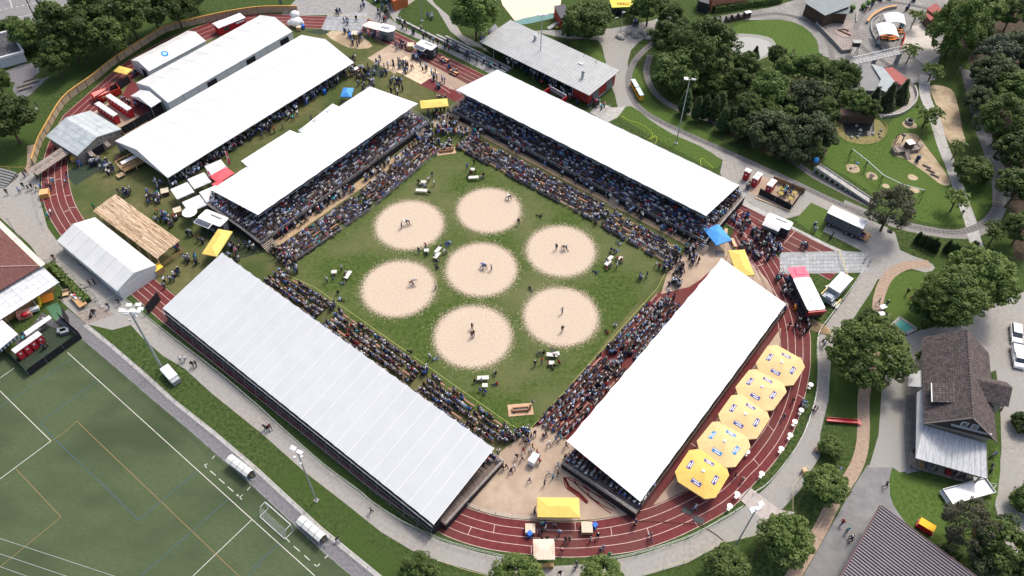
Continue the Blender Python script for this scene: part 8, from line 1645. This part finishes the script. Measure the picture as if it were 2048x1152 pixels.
# walking boards of the two far stands
for a,b,lb in [((552,486),(838,288),'plank walkway at the foot of the upper left grandstand'),((925,246),(1376,484),'plank walkway at the foot of the far grandstand')]:
    p,q=P(*a),P(*b);d= (q -p).normalized();n=V3((-d.y,d.x,0));L= (q -p).length;t=thing('plank_walkway',lb,'walkway',p,math.atan2(d.y,d.x));k=int(L/2.4)
    for i in range(k):
        for j in range(2):part(t,'walk_board',MB().box(L *i/k +.01,L * (i +1) /k -.01,-1.0 +j *.98,-.04 +j *.98,0,.07 +.01 * ((i +j) %2)),mat('walk_tan',(.30,.215,.13),(.40,.29,.18),scale=1,rough=.85,rand=.12))
# spectators in the stands
for (p,rz,nm,row,f)in SEATS:
    if rnd.random() < (.95 if nm.startswith(('white ro','plain wh','bright w'))else .6):crowd.append((V3((p.x,p.y,p.z)),rz +rnd.uniform(-.35,.35),'sit','stand',row,p.z))
def cluster(x,y,rx,ry,n,ang=0.0,pose=('stand','walk','arms')):
    for _ in range(n):
        while 1:
            u,v=rnd.uniform(-1,1),rnd.uniform(-1,1)
            if u *u +v *v<1:break
        c,s=math.cos(ang),math.sin(ang);px,py=x +u *rx *c -v *ry *s,y +u *rx *s +v *ry *c
        crowd.append((P(px,py),rnd.random() *6.28,rnd.choice(pose),'loose',0,0.0))
def lane(a,b,wpx,n,pose=('stand','walk','arms')):
    for _ in range(n):f=rnd.random();crowd.append((P(a[0] + (b[0] -a[0]) *f +rnd.uniform(-wpx,wpx),a[1] + (b[1] -a[1]) *f +rnd.uniform(-wpx,wpx)),rnd.random() *6.28,rnd.choice(pose),'loose',0,0.0))
for c in [(197,328,20,10,14),(216,343,13,9,11),(250,386,14,12,9),(302,396,20,8,9),(310,402,14,10,10),(335,440,26,9,16),(318,372,10,10,8),(380,472,8,4,4),(385,522,16,12,12),(352,552,12,12,6),(478,500,18,12,8),(505,495,10,10,5),(468,520,12,6,4),(530,470,10,8,4),(120,318,10,6,3),(405,482,8,6,4),(360,500,8,6,3),
          (640,245,20,14,8),(560,252,60,10,14,-.6),(730,150,26,14,22),(700,130,16,14,12),(735,175,20,12,10),(760,140,14,20,10),(790,165,16,10,8),(716,85,14,10,8),(690,68,10,8,4),(740,72,18,10,14),(770,78,14,8,10),(770,30,14,14,18),(762,5,18,8,20),(800,95,12,8,9),(832,118,9,8,10),(805,130,14,8,8),(818,143,10,8,8),(870,175,12,5,5),(885,205,12,8,6),(795,185,16,10,6),(680,25,10,8,5),(700,45,14,8,5),(720,15,10,8,4),(565,12,6,3,2),
          (880,235,30,12,16),(885,262,36,12,34),(850,275,18,12,26),(920,268,20,10,16),(868,290,18,8,20),(835,262,8,10,8),(900,250,20,8,14),(950,275,10,8,8),(1485,445,24,18,20),(1530,490,26,16,36,.6),(1510,470,16,8,10),(1550,500,14,10,14),(1492,500,16,10,16),(1515,515,12,8,10),(1400,490,12,10,20),(1378,500,14,8,14),(1540,520,10,8,4),(1585,562,12,12,12),(1578,585,14,10,14),(1600,590,8,22,12),(1597,610,10,12,14),(1555,560,8,8,4),(1608,495,8,5,4),
          (1360,545,14,10,12),(1385,525,12,10,9),(1350,520,14,12,14),(1348,570,14,8,16),(1030,875,14,10,16),(1008,880,14,8,12),(1050,865,8,8,8),(1480,70 +400,8,8,5),(1580,378,8,6,2),(1568,387,14,8,8),(1498,375,10,6,5),(1545,372,5,6,3),(1628,460,3,6,2),(1660,478,5,3,2),(1722,480,6,5,4),(1270,50,6,6,9),(1318,48,4,5,5),(1225,20,14,3,8),(1240,30,12,3,6),(1268,28,2,3,1),(1735,20,8,8,3),(1752,90,4,6,4),(1810,20,6,4,3),(1845,40,6,6,2),(1765,60,16,10,8),(1800,55,6,8,5),(1835,325,6,4,4),(285,208,16,10,10),(305,215,10,6,6),(255,205,10,8,4),(1115,55,5,3,2),(270,155,8,6,5),(190,330,10,6,6),(60,680,30,6,5),(88,648,8,5,4),(85,690,24,12,5)]:cluster(*c)
lane((345,372),(705,140),9,190);lane((380,350),(690,150),5,90,('sit',));lane((560,478),(838,288),4,70);lane((935,250),(1380,487),4,80);lane((960,245),(1330,440),4,30);lane((1345,590),(1180,800),8,55);lane((1320,640),(1140,830),6,35);lane((800,50),(1000,145),7,40);lane((1005,110),(1170,205),14,120);lane((960,80),(1010,110),6,14);lane((720,160),(810,130),12,12)
lane((855,738),(848,752),4,8);lane((560,505),(590,545),10,34);lane((540,500),(570,530),8,14);lane((1320,545),(1345,525),8,16);lane((1010,868),(1030,880),8,12);lane((885,300),(905,290),6,12);lane((668,612),(660,625),4,7);lane((1190,445),(1215,430),6,16);lane((742,416),(725,405),6,16);lane((1212,700),(1228,708),6,14);lane((1275,560),(1330,540),3,3);lane((560,560),(640,640),5,10);lane((850,40),(868,35),3,5);lane((1170,208),(1205,215),6,14);lane((300,395),(345,460),10,8);lane((820,120),(905,178),6,12);lane((880,120),(910,150),4,12,('sit',));lane((1136,925),(1270,1010),5,10);lane((340,560),(330,580),8,3)
for x,y,c,wh in [(940,233,'v','high visibility jacket beneath the far grandstand, left'),(946,236,'v','high visibility jacket beneath the far grandstand, right')]:person(x,y,c,'stand',lab='person in a bright yellow '+wh)
person(186,411,'g','stand',lab='person in a bright green top at the corner of the plank roofed shelter');person(313,420,'r','stand',lab='person in a red top in the middle of the trodden lawn at the left')
# nearest ones become people of their own, the rest one crowd
cam_p=V3((0,0,CH))
def vis(c):
    x,y=proj(c[0] +V3((0,0,.8)));return -5 <x<2053 and -5 <y<1157
crowd= [c for c in crowd if vis(c)]
n_named=sum(1 for o in bpy.data.objects if o.name.split('.')[0] == 'person')
order=sorted(range(len(crowd)),key=lambda i: (crowd[i][3] == 'stand',(crowd[i][0] -cam_p).length))
take=set(order[:max(0,300 -n_named)])
for i in take:
    p,rz,ps,side,row,z=crowd[i];c=rnd.choice(CW)
    wh= '%s row, %s'% (ROWN[row],side)if side!= 'loose' else 'in the loose crowd'
    person(0,0,c,ps,wh,rz=rz,at=p,z=z,group=None)
rest= [c for i,c in enumerate(crowd)if i not in take]
V_,T_,K_= [],[],[];base=0;cols= {k:v[1]for k,v in COL.items()}
for p,rz,ps,side,row,z in rest:
    tv,tt,tg_=LOW[ps];c,s=math.cos(rz),math.sin(rz);sc_=rnd.uniform(.9,1.06);v=tv *sc_ *np.array([1.12,1.12,1.0]);vv=np.empty_like(v);vv[:,0] =c *v[:,0] -s *v[:,1] +p.x;vv[:,1] =s *v[:,0] +c *v[:,1] +p.y;vv[:,2] =v[:,2] +z
    pal=np.array([cols[rnd.choice(CW)],rnd.choice(LEGC),(.24,.165,.135),HAIR[rnd.choice(HN)],(.05,.045,.04)]);V_.append(vv);T_.append(tt +base);K_.append(pal[tg_]);base+=len(v)
V_=np.concatenate(V_).astype(np.float32);T_=np.concatenate(T_).astype(np.int32);K_=np.concatenate(K_)
me=bpy.data.meshes.new('spectator_crowd');me.vertices.add(len(V_));me.vertices.foreach_set('co',V_.ravel());me.loops.add(3 *len(T_));me.loops.foreach_set('vertex_index',T_.ravel());me.polygons.add(len(T_));me.polygons.foreach_set('loop_start',np.arange(0,3 *len(T_),3,dtype=np.int32));me.polygons.foreach_set('loop_total',np.full(len(T_),3,dtype=np.int32));me.update(calc_edges=True)
ca=me.attributes.new('col','FLOAT_COLOR','CORNER');ca.data.foreach_set('color',np.repeat(np.concatenate([K_,np.ones((len(K_),1))],1),3,axis=0).astype(np.float32).ravel());me.materials.append(M_CROWD)
tag(link('spectator_crowd',me),'dense crowd of spectators in and around the stands and tents','crowd',kind='stuff')
# look-alikes share a group
for l,os_ in WHO.items():
    if len(os_) >1:
        for o in os_:
            if 'group' not in o:o['group'] = 'look-alikes: '+ ' '.join(l.split()[:9])
print('crowd',len(crowd),'named',n_named,'benches',bcount,'objects',len(bpy.data.objects),'crowd tris',len(T_))
